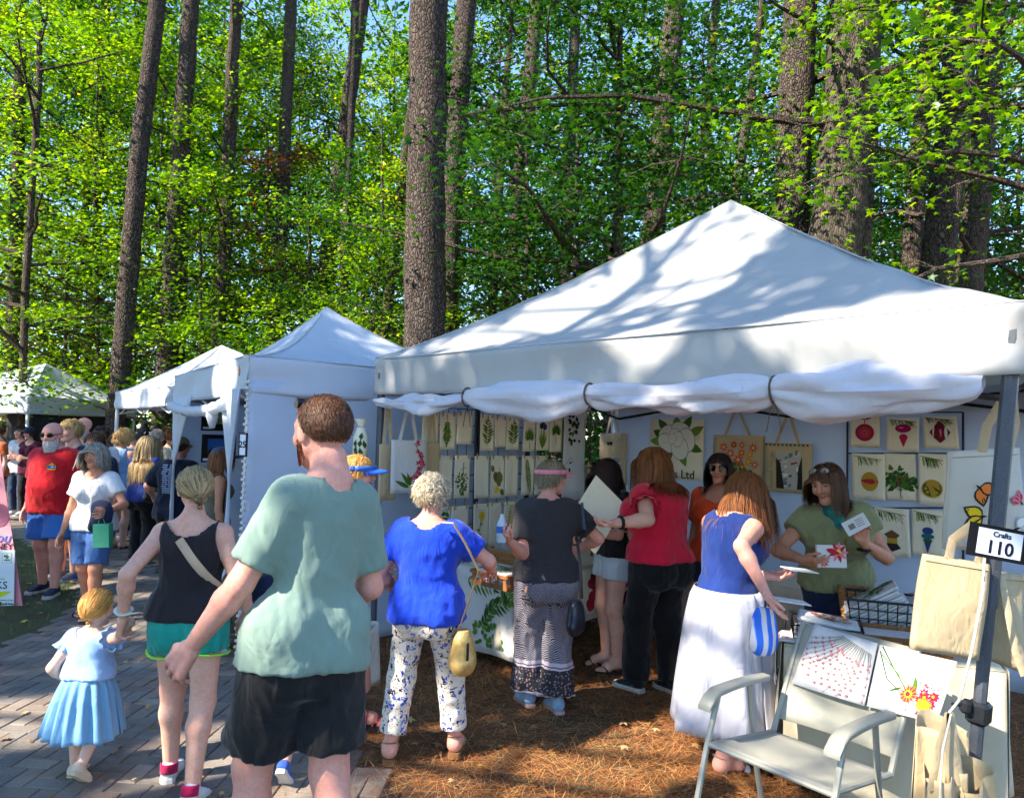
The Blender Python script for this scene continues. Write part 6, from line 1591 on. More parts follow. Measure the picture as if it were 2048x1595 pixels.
for i, (r_, kd, lab) in enumerate(xm):
    fr, w_, h_ = rect_on(r_, BW_O, BW_U, BW_N, .06 + .012 * (i % 2)); sheet('tea_towel', lab, 'tea towel', fr, w_, h_, kd, LINEN, 'Christmas towels on the back wall', 50 + i, .004)
t = thing('wire_rack', 'thin black wire rack behind the Christmas towels', 'rack', onplane(1800, 1100, BW_O, BW_N))
for x in (1695, 1926):
    a = onplane(x, 824, BW_O + BW_N * .03, BW_N); b = Vector((a.x, a.y, .05)); MB().tube([a, b], .008, 6).build('upright', DSTEEL, t)
for y in (824, 906, 1015):
    MB().tube([onplane(1695, y, BW_O + BW_N * .03, BW_N), onplane(1926, y, BW_O + BW_N * .03, BW_N)], .006, 6).build('rail', DSTEEL, t)

# totes and aprons at the left front corner of the stall
tote('white apron-shaped bag with red orchid spray near the front corner', (784, 880, 852, 985), WL_O, WL_U, WL_N, .22, 'orchid', WLINEN, .25, 11)
tote('tan canvas tote hanging right behind the orchid bag', (850, 884, 876, 1000), WL_O, WL_U, WL_N, .16, None, CANVAS, .28, 12)
tote('beige canvas tote left of the orchid bag', (758, 888, 790, 1000), WL_O, WL_U, WL_N, .16, None, CANVAS, .3, 13)
fr, w_, h_ = rect_on((733, 848, 757, 925), WL_O, WL_U, WL_N, .1)
fr.O = fr.O - Vector((FD.x, FD.y, 0)) * .16
t = thing('gift_bag', 'gathered cream bottle bag with magnolia leaves tied to the front corner post', 'gift bag', fr.p(w_ / 2, 0)); mb = MB()
mb.lathe([(.02, 0), (.055, .01), (.06, .1), (.055, .2), (.03, .26), (.022, .275), (.05, .33)], 20, fr.p(w_ / 2, 0)); mb.build('pouch', LINEN, t, sharp=80)
mb = MB(); rg = random.Random(3)
for k in range(9): a = rg.uniform(-2.6, -.6); z = rg.uniform(.03, .18); c = fr.p(w_ / 2, z) + Vector((.062 * math.cos(a), .062 * math.sin(a), 0)); e = Vector((-math.sin(a), math.cos(a), 0)); s_ = rg.choice((-1, 1)); mb.add([c, c + e * .02 * s_ + Vector((0, 0, .025)), c + e * .01 * s_ + Vector((0, 0, .06)), c - e * .015 * s_ + Vector((0, 0, .03))], [(0, 1, 2, 3)])
mb.build('print', flat('print_g3', PAL['g3']), t, smooth=False)
MB().tube([fr.p(w_ / 2, .27) + Vector((.026 * math.cos(k), .026 * math.sin(k), 0)) for k in np.linspace(0, 6.28, 10)], .004, 5).build('ribbon', CANVAS, t)

# ---------------- tables
WOOD = plain('brown_basket_wood', C(140, 88, 44), .55, .25, 20, 0, .3, 90); WICK = plain('wicker', C(164, 116, 68), .8, .3, 60, 0, .4, 120)
def table(label, P0, U, V, w_, d_, h_=.72, group=None):
    U, V = Vector((*U, 0)).normalized(), Vector((*V, 0)).normalized(); P0 = Vector((*P0, 0)); M = Matrix((U, V, Vector((0, 0, 1)))).transposed()
    t = thing('folding_table', label, 'table', P0 + U * w_ / 2 + V * d_ / 2); c = P0 + U * w_ / 2 + V * d_ / 2
    MB().box(c + Vector((0, 0, h_ - .02)), (w_, d_, .036), M=M, bev=.008).build('tabletop', plain('table_plastic', C(190, 188, 182), .6), t, smooth=False)
    for a in (.08, .92):
        for b in (.12, .88): MB().tube([P0 + U * w_ * a + V * d_ * b, P0 + U * w_ * a + V * d_ * b + Vector((0, 0, h_ - .04))], .014, 8).build('leg', STEEL, t)
    return P0, U, V
def drape(name, label, P0, U, V, w_, d_, h_, drops, mat, kinds=(), seed=0, name2='tablecloth'):
    """cloth over a table top with a hanging side per edge; drops: front, right, back, left lengths"""
    t = thing(name2, label, 'tablecloth', P0 + U * w_ / 2 + V * d_ / 2); z = h_ + .003; rg = random.Random(seed); up = Vector((0, 0, 1)); mb = MB()
    mb.grid(lambda a, b: P0 + U * w_ * a + V * d_ * b + up * z, 12, 8)
    edges = [(P0, U, -V, w_), (P0 + U * w_, V, U, d_), (P0 + U * w_ + V * d_, -U, V, w_), (P0 + V * d_, -V, -U, d_)]
    for (e0, du, out, L), dr in zip(edges, drops):
        if not dr: continue
        ph = rg.random() * 6
        def f(a, b):
            dd = dr * (1 + .07 * math.sin(a * 4 + ph)) * b; wv = (.02 * math.sin(a * 13 + ph) + .012 * math.sin(a * 29 + ph)) * b
            return e0 + du * L * a + out * (.012 + wv + .03 * b) + up * (z - dd)
        mb.grid(f, 40, 10)
    mb.build('cloth', mat, t, sharp=70, solid=.003)
    return t
TC = gp(1037, 1362); dU = Vector((FD.x, FD.y)); dV = Vector((IN.x, IN.y))
tp0 = Vector((TC.x, TC.y)) - dU * .72 + dV * .05
P0, U, V = table('long folding table along the left side of the stall', tp0, dU, dV, .68, 1.9)
TCLOTH = cloth('ecru_tablecloth', C(206, 196, 176), .05, .5, 300, .85, .1, fscale=5)
drape('tablecloth', 'ecru cloth over the long left table', P0, U, V, .68, 1.9, .722, (.5, .42, 0, 0), TCLOTH)
# printed runner hanging over the front end of that table
frr = Frame(P0 + U * .02 + Vector((0, 0, .12)) - V * .055, U, (0, 0, 1), -V)
sheet('table_runner', 'white linen runner with green fern leaves hanging over the table end', 'runner', frr, .66, .615, 'fernleaf', WLINEN, None, 21, .012)
for k, (s0, ww, lab) in enumerate(((.62, .34, 'napkin with red fruit print draped on the side of the left table'), (1.02, .3, 'napkin with orange fruit print next to the red fruit napkin'))):
    frr = Frame(P0 + U * .72 + V * s0 + Vector((0, 0, .36)), V, (0, 0, 1), U); sheet('napkin', lab, 'napkin', frr, ww, .35, 'redfruit', LINEN, None, 31 + k, .006)
RT = (gp(1568, 1292, .72), gp(2012, 1346, .72)); rU = Vector((RT[1].x - RT[0].x, RT[1].y - RT[0].y)).normalized(); rV = Vector((-rU.y, rU.x)); rW = (RT[1] - RT[0]).length
P1, U1, V1 = table('folding table behind the lawn chair on the right', (RT[0].x, RT[0].y), rU, rV, rW, .85)
drape('tablecloth', 'beige fitted cloth over the right hand table', P1, U1, V1, rW, .85, .722, (.68, .62, 0, .6), plain('beige_fitted_cloth', C(196, 184, 158), .8, .06, 5, bumps=.2))
frr = Frame(P1 + U1 * (rW + .015) + V1 * .02 + Vector((0, 0, .1)), V1, (0, 0, 1), U1)
sheet('table_runner', 'pale blue-white runner with dark sprigs at the right end of the table', 'runner', frr, .5, .625, 'twigs', WLINEN, None, 23, .02)
# ---------------- baskets and stacks
def wicker_basket(label, c, sx, sy, h_, rz=0, flare=1.15, fill=None):
    t = thing('wicker_basket', label, 'basket', c, rz); mb = MB(); rows = max(4, int(h_ / .017))
    for i in range(rows):
        f = i / (rows - 1); k = 1 + (flare - 1) * f; pts = []; n = 44
        for j in range(n + 1):
            a = 2 * math.pi * j / n; q = (abs(math.cos(a)) ** 5 + abs(math.sin(a)) ** 5) ** -.2
            wv = .004 * (1 if (j + i) % 2 else -1); pts.append((q * math.cos(a) * (sx / 2 * k + wv), q * math.sin(a) * (sy / 2 * k + wv), .008 + f * (h_ - .012)))
        mb.tube(pts, .0095, 5, cap=False)
    mb.build('weave', WICK, t, world=False)
    MB().box((0, 0, .006), (sx * .95, sy * .95, .012)).build('base', WICK, t, world=False, smooth=False)
    return t
def wire_basket(label, c, sx, sy, h_, rz=0, step=.035, r=.0035):
    t = thing('wire_basket', label, 'basket', c, rz); mb = MB(); q = lambda k, z: [(-sx / 2 * k, -sy / 2 * k, z), (sx / 2 * k, -sy / 2 * k, z), (sx / 2 * k, sy / 2 * k, z), (-sx / 2 * k, sy / 2 * k, z), (-sx / 2 * k, -sy / 2 * k, z)]
    MB().tube(q(1.0, h_), r * 2, 6).build('rim', DSTEEL, t, world=False)
    for k in range(1, 4): mb.tube(q(.9 + .1 * k / 4, h_ * k / 4), r, 5)
    mb.tube(q(.9, .004), r, 5)
    for (L, ax) in ((sx, 0), (sy, 1)):
        n = max(3, int(L / step))
        for i in range(n + 1):
            f = -.5 + i / n
            for s in (-1, 1):
                a = (f * sx * .9, s * sy / 2 * .9, .004) if ax == 0 else (s * sx / 2 * .9, f * sy * .9, .004); b = (f * sx, s * sy / 2, h_) if ax == 0 else (s * sx / 2, f * sy, h_); mb.tube([a, b], r, 4)
    mb.build('wires', DSTEEL, t, world=False); return t
def slat_basket(label, c, sx, sy, h_, rz=0):
    t = thing('slat_basket', label, 'basket', c, rz)
    for s in (-1, 1):
        MB().box((0, s * sy / 2, h_ * .88), (sx, .01, h_ * .24), bev=.002).build('rim_slat', WOOD, t, world=False, smooth=False); MB().box((s * sx / 2, 0, h_ * .88), (.01, sy, h_ * .24), bev=.002).build('rim_slat', WOOD, t, world=False, smooth=False)
        MB().box((0, s * (sy / 2 - .012), h_ * .16), (sx * .94, .008, h_ * .3), bev=.002).build('slat', WOOD, t, world=False, smooth=False); MB().box((s * (sx / 2 - .012), 0, h_ * .16), (.008, sy * .92, h_ * .3), bev=.002).build('slat', WOOD, t, world=False, smooth=False)
        for k in range(5):
            f = -.42 + .21 * k; MB().box((f * sx, s * (sy / 2 - .008), h_ * .5), (.03, .006, h_ * .95), bev=.002).build('slat', WOOD, t, world=False, smooth=False)
        for k in range(3): MB().box((s * (sx / 2 - .008), (-.3 + .3 * k) * sy, h_ * .5), (.006, .03, h_ * .95), bev=.002).build('slat', WOOD, t, world=False, smooth=False)
    MB().box((0, 0, .006), (sx * .95, sy * .95, .01)).build('base', WOOD, t, world=False, smooth=False)
    return t
def folded_stack(label, c, sx, sy, n, th, rz=0, tilt=0, kind=None, mat=WLINEN, name='folded_towels', cat='towels', ax='Y', seed=1):
    t = thing(name, label, cat, c, rz); rg = random.Random(seed); M = Matrix.Rotation(tilt, 3, ax)
    for i in range(n):
        mb = MB(); j = Vector((rg.gauss(0, .006), rg.gauss(0, .006), 0)); mb.box(M @ (Vector((0, 0, th * (i + .5))) + j), (sx * rg.uniform(.94, 1.02), sy * rg.uniform(.94, 1.02), th * .86), M=M, bev=th * .3); mb.build('towel', mat, t, world=False, smooth=False)
    if kind:
        A = art_of(kind, sx * .9, sy * .9, seed); mb = MB()
        for i, (cc, pts) in enumerate(A.p): mb.poly([M @ Vector((u - sx * .45, v - sy * .45, th * n + .003 + i * 2e-5)) for u, v in pts], PKEYS.index(cc))
        mb.build('print', pmats(), t, world=False, smooth=False)
    return t
TZ = .727
def ontab(px, py, z=TZ): return gp(px, py, z)
aU = math.atan2(U1.y, U1.x); aL = math.atan2(dU.y, dU.x)
b1 = ontab(995, 1176); slat_basket('brown slatted basket of printed napkins on the left table end', b1 + Vector((.02, .1, 0)), .36, .24, .1, aL)
folded_stack('white napkin with green leaf lying in the slatted basket', b1 + Vector((.02, .1, .018)), .3, .2, 4, .022, aL, 0, 'fernleaf', name='folded_napkins', cat='napkins')
b2 = ontab(1000, 1150) + Vector((.12, .42, 0)); wicker_basket('long wicker basket of cards behind the slatted basket', b2, .4, .2, .12, aL)
folded_stack('row of white printed cards standing in the long wicker basket', b2 + Vector((0, 0, .014)), .16, .34, 1, .008, aL, 0, name='greeting_cards', cat='cards')
t = thing('greeting_cards', 'white cards filed upright in the long wicker basket', 'cards', b2 + Vector((0, 0, .02)), aL)
rg = random.Random(8)
for k in range(16): MB().box((-.17 + k * .022, 0, .09), (.004, .15, .17 + rg.uniform(-.02, .02)), M=Matrix.Rotation(.15 + rg.gauss(0, .03), 3, 'Y')).build('card', WLINEN, t, world=False, smooth=False)
c = b2 + Vector((.05, .22, 0)); t = thing('art_board', 'tall cream print board leaning behind the card basket', 'board', c, aL); MB().box((0, 0, .2), (.26, .012, .4), M=Matrix.Rotation(-.16, 3, 'X'), bev=.003).build('board', LINEN, t, world=False, smooth=False); MB().box((-.05, .03, .22), (.3, .012, .44), M=Matrix.Rotation(-.16, 3, 'X'), bev=.003).build('backing', plain('kraft', C(170, 140, 100), .8), t, world=False, smooth=False)
wicker_basket('small square wicker basket near the red fruit napkin', P0 + U * .5 + V * 1.25 + Vector((0, 0, TZ)), .26, .2, .13, aL)
wicker_basket('pale wicker basket on the table behind the woman in the white skirt', Vector((1.72, 5.85, .727)), .34, .26, .15, aL)
P2, U2, V2 = table('small rear table under the street photograph tote', (1.35, 5.95), (FD.x, FD.y), (IN.x, IN.y), 1.0, .5)
drape('tablecloth', 'cream cloth over the small rear table', P2, U2, V2, 1.0, .5, .722, (.6, .6, 0, .6), TCLOTH, seed=4)
# right table
wb = P1 + U1 * .2 + V1 * .2; wb.z = TZ
wire_basket('low wire basket of floral towels at the left end of the right table', wb, .34, .26, .09, aU, .028, .002)
folded_stack('white floral towels piled in the low wire basket', wb + Vector((0, 0, .01)), .3, .22, 4, .026, aU, .12, 'zinnias', seed=5)
wb2 = P1 + U1 * .5 + V1 * .52; wb2.z = TZ
wire_basket('deep black wire basket holding slanted folded towels', wb2, .38, .3, .19, aU, .045, .0035)
folded_stack('slanted stack of folded towels in the deep wire basket', wb2 + Vector((.03, .01, .02)), .3, .26, 12, .017, aU, -.55, 'fernleaf', seed=6)
folded_stack('second slanted pile of white towels right of the wire basket', wb2 + U1 * .33 + V1 * .1, .34, .3, 14, .018, aU, -.5, seed=7)
wicker_basket('dark wicker basket at the back of the right table', P1 + U1 * .42 + V1 * .8 + Vector((0, 0, TZ)), .24, .2, .17, aU)
sb = P1 + U1 * .55 + V1 * .17; sb.z = TZ
slat_basket('brown slatted tray of plastic-wrapped prints beside the hanging tote', sb, .42, .26, .09, aU)
folded_stack('clear wrapped prints lying in the slatted tray', sb + Vector((0, 0, .014)), .36, .2, 5, .012, aU, 0, mat=plain('clear_sleeve', C(214, 214, 216), .15, .15, 30, 0, .5, 40), name='wrapped_prints', cat='prints')
# floral towel falling over the table's left end
t = thing('fringed_towel', 'white towel with orange and pink print and fringe over the table corner', 'towel', P1 + Vector((0, 0, TZ))); mb = MB()
def ft(a, b):
    s = a * .34 - .17; e = P1 + V1 * (.02 + .2 * b) + U1 * .12
    x = .14 - abs(0); d = a * .36
    p = P1 + V1 * (.03 + .22 * b) + U1 * (.16 - min(d, .19)) + Vector((0, 0, TZ + .012)); 
    if d > .19: p += -U1 * .012 * 1 + Vector((0, 0, -(d - .19)))
    return p + Vector((0, 0, .006 * math.sin(b * 9)))
mb.grid(ft, 18, 8); mb.build('cloth', WLINEN, t, sharp=80, solid=.004); mb = MB(); rg = random.Random(2)
for k in range(9):
    a0, b0 = rg.uniform(.05, .8), rg.uniform(.1, .8); mb.grid(lambda a, b: ft(a0 + .1 * a, b0 + .16 * b) + Vector((-U1.x, -U1.y, .6)) * .006, 2, 2, k % 3)
mb.build('print', [flat('print_rd', PAL['rd']), flat('print_or', PAL['or']), flat('print_yl', PAL['yl'])], t, smooth=False); mb = MB()
for k in range(9): p = ft(1, k / 8); mb.tube([p, p + Vector((-.004, 0, -.02)), p + Vector((.003 * (-1) ** k, 0, -.05))], .0035, 4)
mb.build('fringe', WLINEN, t)

# ---------------- goods hung round the right front post
PF = Vector((FD.x, FD.y, 0)); camN = Vector((0, -1, 0))
def hung_tote(label, corners, Y, kind=None, seed=0, mat=CANVAS, tilt=0, dy=0, depthk=.05):
    """canvas bag facing the viewpoint: photo pixels of TL, TR, BR, BL at depth Y (front) with a gusset behind"""
    q = [at(x, y, Y + (dy if i in (1, 2) else 0)) for i, (x, y) in enumerate(corners)]; TL, TR, BRc, BLc = q
    t = thing('tote_bag', label, 'tote bag', (BLc + BRc) / 2); rg = random.Random(seed); Nn = (TR - TL).cross(TL - BLc).normalized()
    if Nn.y > 0: Nn = -Nn
    f = lambda a, b: BLc.lerp(BRc, a).lerp(TL.lerp(TR, a), b) + Nn * (.012 * math.sin(a * 3 + b * 4 + seed) + .02 * math.sin(math.pi * a) * math.sin(math.pi * b))
    g = lambda a, b: f(a, b) - Nn * (.02 + depthk * math.sin(math.pi * min(1, max(0, a))) * .6)
    mb = MB(); mb.grid(f, 14, 14); mb.grid(g, 14, 14, flip=True); mb.build('panel', mat, t, sharp=70, solid=.003)
    mb = MB()
    for a in (0, 1): mb.grid(lambda u, v: f(a, v).lerp(g(a, v), u), 2, 10)
    mb.grid(lambda u, v: f(u, 0).lerp(g(u, 0), v), 10, 2); mb.build('gusset', mat, t, sharp=70, solid=.003)
    mb = MB(); mb.tube([f(a, .94) + Nn * .004 for a in np.linspace(.02, .98, 10)], .0022, 4); mb.build('stitching', plain('stitch', C(178, 160, 128), .9), t)
    if kind:
        w_, h_ = (TR - TL).length, (TL - BLc).length; A = art_of(kind, w_, h_, seed); mb = MB()
        for i, (c, pts) in enumerate(A.p): mb.poly([f(u / w_, v / h_) + Nn * (.004 + i * 1e-4) for u, v in pts], PKEYS.index(c))
        mb.build('print', pmats(), t, smooth=False)
    return t, f, Nn
def strap(t, pts, w_=.028, mat=CANVAS, th=.003):
    mb = MB(); mb.tube(pts, w_ / 2, 6, 0, True, .16, up=(0, -1, 0)); mb.build('strap', mat, t)
tb, f, Nn = hung_tote('grey-beige canvas tote with monarch and swallowtail butterflies behind the post', [(1897, 903), (2042, 895), (2050, 1105), (1893, 1098)], 3.18, 'butterflies', 4, cloth('grey_canvas', C(196, 188, 172), .05, .3))
strap(tb, [f(.45, .98), at(1975, 850, 3.15), at(2012, 790, 3.1), at(2016, 765, 3.08)], .045); strap(tb, [f(.85, .98), at(2030, 850, 3.2), at(2022, 765, 3.1)], .04)
t1, f, Nn = hung_tote('plain beige canvas tote hanging in front of the table beside the post', [(1851, 1108), (1978, 1128), (1960, 1322), (1820, 1296)], 2.86, None, 2, CANVAS, dy=-.02)
strap(t1, [f(.35, .98), at(1905, 1080, 2.9), at(1945, 1050, 2.88)], .04); strap(t1, [f(.8, .98), at(1965, 1100, 2.88), at(1985, 1060, 2.86)], .04)
t2, f, Nn = hung_tote('second beige canvas tote behind the post on the right', [(1985, 1145), (2052, 1150), (2046, 1345), (1975, 1318)], 2.95, None, 5, CANVAS)
strap(t2, [f(.3, .98), at(2010, 1190, 2.9), at(2030, 1300, 2.86), at(2048, 1350, 2.86)], .03)
# canvas bags gathered on a cord at the foot of the post
t = thing('canvas_bags', 'open canvas bags hung by a white cord at the foot of the numbered post', 'canvas bag', at(1890, 1700, 2.72)); rg = random.Random(4)
cordm = plain('white_cord', C(216, 206, 188), .8)
MB().tube([at(1972, 1060, 2.8), at(1966, 1180, 2.76), at(1944, 1300, 2.74), at(1918, 1400, 2.72), at(1898, 1425, 2.71)], .005, 6).build('cord', cordm, t)
def sack(pxs, Y, open_, seed):
    TL, TR, BRc, BLc = [at(x, y, Y) for x, y in pxs]
    def f(a, b):
        p = BLc.lerp(BRc, a).lerp(TL.lerp(TR, a), b); return p + Vector((0, -1, 0)) * (.045 * math.sin(math.pi * a) * (1 - .3 * b) + .016 * math.sin(a * 10 + seed + b * 2) * (.35 + b))
    def g(a, b):
        p = BLc.lerp(BRc, a).lerp(TL.lerp(TR, a), b); return p + Vector((0, 1, 0)) * (.05 * math.sin(math.pi * a) + open_ * b * math.sin(math.pi * a)) + Vector((0, 0, .03 * b * math.sin(math.pi * a)))
    mb = MB(); mb.grid(f, 22, 14); mb.grid(g, 22, 14, flip=True); mb.build('bag', CANVAS, t, sharp=70, solid=.003)
sack([(1832, 1452), (1935, 1462), (1950, 1720), (1815, 1700)], 2.78, .06, 1); sack([(1850, 1560), (1928, 1540), (1945, 1760), (1842, 1760)], 2.70, .05, 2); sack([(1928, 1590), (1985, 1530), (2010, 1760), (1915, 1760)], 2.66, .07, 3)
for (a, b, c_, d_) in (((1898, 1425), (1888, 1460), (1872, 1520), (1862, 1580)), ((1900, 1425), (1908, 1470), (1915, 1530), (1920, 1570)), ((1897, 1425), (1896, 1480), (1900, 1540), (1902, 1575))): strap(t, [at(*q, 2.69) for q in (a, b, c_, d_)], .03)
MB().tube([at(1902, 1427, 2.68), at(1885, 1500, 2.66), at(1880, 1580, 2.65), at(1880, 1700, 2.65)], .004, 5).build('cord', cordm, t)

# stall number on the post
c = post_at(2.0); sgn = at(1996, 1086, 2.70); fr = Frame(sgn, (.985, -.03, -.16), (.15, 0, 1)); fr.N = fr.U.cross(fr.V).normalized()
if fr.N.y > 0: fr.N = -fr.N
ts = number_sign('stall sign reading Crafts 110 strapped to the grey front post', fr, .215, .118, {'bl': 2.2, 't': [('Crafts', .026, .005, .03), ('110', .066, .002, -.018)]}, border=.013)

# ---------------- lawn chair
CH = plain('chair_frame', C(160, 158, 146), .4, .05, 9, .2, .05); ARM = plain('chair_arm_plastic', C(146, 146, 134), .45, .06)
MESH = cloth('chair_mesh', C(166, 163, 148), .04, .12, 700, .8, .05, fscale=3, wstr=.2)
fl = gp(1425, 1487, .42); b_ = Vector((.78, .62, 0)).normalized(); w2 = Vector((.62, -.78, 0)).normalized(); CW = .55; fl = Vector((fl.x, fl.y, 0)); up = Vector((0, 0, 1))
ch = thing('lawn_chair', 'pale grey folding lawn chair with two printed towels on its back', 'chair', fl + w2 * CW / 2 + b_ * .2)
S_ = lambda a, b, z: fl + w2 * CW * a + b_ * b + up * z
mb = MB(); mb.grid(lambda a, b: S_(a, .46 * b, .425 - .05 * b - .03 * math.sin(math.pi * a) * math.sin(math.pi * b)), 14, 10); mb.build('seat', MESH, ch, sharp=80, solid=.006)
back = lambda a, b, n=0: S_(a, .47 + .26 * b + n, .37 + .475 * b) + b_ * (.03 * math.sin(math.pi * a))
mb = MB(); mb.grid(lambda a, b: back(a, .12 + .88 * b), 14, 12); mb.build('backrest', MESH, ch, sharp=80, solid=.006)
for a in (0, 1):
    e = -.012 if a == 0 else .012
    MB().tube([S_(a, -.01, .42), S_(a, .47, .37)], .013, 8).build('seat_rail', CH, ch)
    MB().tube([back(a, 0), back(a, 1.02)], .013, 8).build('back_rail', CH, ch)
    x = -.03 if a == 0 else 1.03
    MB().tube([S_(x, .06, .615), S_(x, -.02, .40), S_(x, -.14, .0)], .0135, 8).build('leg', CH, ch); MB().tube([S_(x, .3, .615), S_(x, .33, .35), S_(x, .42, .0)], .0135, 8).build('leg', CH, ch)
    mb = MB(); n = 12; pr = []
    for i in range(n + 1):
        t_ = i / n; cpt = S_(x, -.04 + .47 * t_, .628 + .012 * math.sin(t_ * 3) - .05 * max(0, .12 - t_) / .12); wd = .032 - .008 * t_; pr.append((cpt, wd))
    for cpt, wd in pr:
        for (u, v) in ((-1, -.012), (1, -.012), (1.05, .006), (.8, .014), (-.8, .014), (-1.05, .006)): mb.v.append(tuple(cpt + w2 * wd * u + up * v))
    for i in range(n):
        for k in range(6): k2 = (k + 1) % 6; mb.f.append((i * 6 + k, i * 6 + k2, i * 6 + 6 + k2, i * 6 + 6 + k)); mb.m.append(0)
    mb.f += [tuple(range(5, -1, -1)), tuple(n * 6 + k for k in range(6))]; mb.m += [0, 0]; mb.build('armrest', ARM, ch, sharp=60)
    MB().tube([S_(x, .0, .41), S_(a, .02, .41)], .016, 8).build('hinge', ARM, ch)
for (b0, z) in ((-.012, .42), (.42, .05), (-.12, .05)): MB().tube([S_(-.03, b0, z), S_(1.03, b0, z)], .0125, 8).build('cross_bar', CH, ch)
def chair_towel(label, px, kind, seed):
    O = back(0, 0); Nn = (back(1, .5) - back(0, .5)).cross(back(.5, 1) - back(.5, 0)).normalized()
    if Nn.y > 0: Nn = -Nn
    q = [onplane(x, y, back(.5, .5) + Nn * .045, Nn) for x, y in px]; TL, TR, BRc, BLc = q
    t = thing('tea_towel', label, 'tea towel', (BLc + BRc) / 2, 0, 'towels on the lawn chair'); w_, h_ = (TR - TL).length, (TL - BLc).length
    f = lambda a, b: BLc.lerp(BRc, a).lerp(TL.lerp(TR, a), b) - b_ * (.025 * math.sin(math.pi * a)) * .2 + Nn * .004 * math.sin(a * 6 + seed)
    mb = MB(); mb.grid(f, 14, 10); mb.build('cloth', WLINEN, t, sharp=80, solid=.003); A = art_of(kind, w_, h_, seed); mb = MB()
    for i, (c, pts) in enumerate(A.p): mb.poly([f(u / w_, v / h_) + Nn * (.004 + i * min(1e-4, .005 / len(A.p))) for u, v in pts], PKEYS.index(c))
    mb.build('print', pmats(), t, smooth=False)
chair_towel('white towel with sprays of budding twigs on the lawn chair back', [(1630, 1246), (1756, 1286), (1729, 1411), (1583, 1365)], 'twigs', 3)
chair_towel('white towel with orange gerbera bouquet on the lawn chair back', [(1759, 1288), (1914, 1322), (1873, 1446), (1733, 1411)], 'gerbera', 4)

# ---------------- left edge signs
c = gp(-60, 1215); ban = thing('banner_sign', 'tall pink banner cut off by the left edge reading NEY', 'banner', (c.x, c.y + .12, 0))
ban['label'] = 'tall pink pull-up banner cut off at the left edge, lettered RNEY'
q = [(-150, 1090), (30, 1090), (0, 880), (-150, 880)]
Yb = c.y + .12
MB().poly([at(x, y, Yb) for x, y in ((-170, 1230), (48, 1230), (0, 905), (-170, 905))]).build('panel', (lambda: (lambda m: m)(plain('pink_banner', C(236, 150, 160), .6, .12, 2)))(), ban, smooth=False, solid=.006)
fb = Frame(at(20, 1090, Yb - .006), (1, 0, 0), (0, 0, 1), (0, -1, 0))
put_text('RNEY', .085, Frame(at(14, 1093, Yb - .008), (1, 0, 0), (0, 0, 1)), -.05, 0, flat('ink', C(24, 24, 40)), 'lettering', ban, .0, bold=.0)
put_text('ou', .14, Frame(at(9, 1075, Yb - .008), (1, 0, 0), (0, 0, 1)), -.02, 0, flat('print_bl2', C(90, 120, 190)), 'lettering', ban, 0, font_shear=.3)
mb = MB(); cc = at(0, 1030, Yb - .007); mb.poly([cc + Vector((.09 * math.cos(k), 0, .11 * math.sin(k))) for k in np.linspace(0, 6.1, 20)]); mb.build('print', flat('banner_plum', C(150, 90, 110)), ban, smooth=False)
MB().box((c.x - .2, Yb + .03, .03), (.9, .16, .05), bev=.01).build('base', DSTEEL, ban, smooth=False)
ks = thing('yard_sign', 'white corrugated sign with green and yellow stripe before the pink banner', 'sign', (c.x, c.y, 0)); Yk = gp(20, 1213).y
k4 = [at(x, y, Yk) for x, y in ((-160, 1216), (28, 1210), (30, 1100), (-160, 1096))]
MB().poly(k4).build('panel', plain('white_sign', C(214, 220, 226), .6, .02), ks, smooth=False, solid=.01)
F_ = lambda x, y: Frame(at(x, y, Yk - .007), (1, 0, 0), (0, 0, 1))
put_text('KS', .1, F_(3, 1170), 0, 0, flat('navy_ink', C(28, 42, 84)), 'lettering', ks, 0)
put_text('Friends of the', .024, F_(12, 1202), 0, .012, flat('green_ink', C(60, 90, 60)), 'lettering', ks, 0); put_text('Roswell Parks', .026, F_(12, 1205), 0, -.008, flat('green_ink', C(60, 90, 60)), 'lettering', ks, 0, bold=.001)
MB().poly([at(x, y, Yk - .008) for x, y in ((-30, 1183), (24, 1182), (2, 1194), (-30, 1197))]).build('stripe', flat('lime_print', C(196, 206, 40)), ks, smooth=False)
MB().poly([at(x, y, Yk - .007) for x, y in ((-30, 1156), (9, 1156), (9, 1158), (-30, 1158))]).build('stripe', flat('green_line', C(90, 180, 110)), ks, smooth=False)
mb = MB(); s4 = [(4, 1105), (24, 1105), (23, 1125), (4, 1125)]
mb.poly([at(x, y, Yk - .007) for x, y in s4[::-1]], 0); mb.poly([at(x, y, Yk - .0075) for x, y in ((5, 1106), (23, 1106), (22, 1124), (5, 1124))][::-1], 1)
mb.poly([at(x, y, Yk - .008) for x, y in ((10, 1112), (14, 1107), (18, 1112), (16, 1117), (12, 1117))][::-1], 2); mb.poly([at(x, y, Yk - .008) for x, y in ((8, 1109), (11, 1109), (11, 1113), (8, 1113))][::-1], 3); mb.poly([at(x, y, Yk - .008) for x, y in ((8, 1118), (20, 1118), (20, 1121), (8, 1121))][::-1], 4)
mb.build('emblem', [flat('green_line', C(90, 180, 110)), flat('sign_paper', C(222, 226, 240)), flat('print_g2', PAL['g2']), flat('navy_ink', C(28, 42, 84)), flat('print_sh', PAL['sh'])], ks, smooth=False)
for x in (-.3, .0): MB().tube([(c.x + x, Yk + .012, 0), (c.x + x, Yk + .012, .5)], .004, 5).build('stake', STEEL, ks)
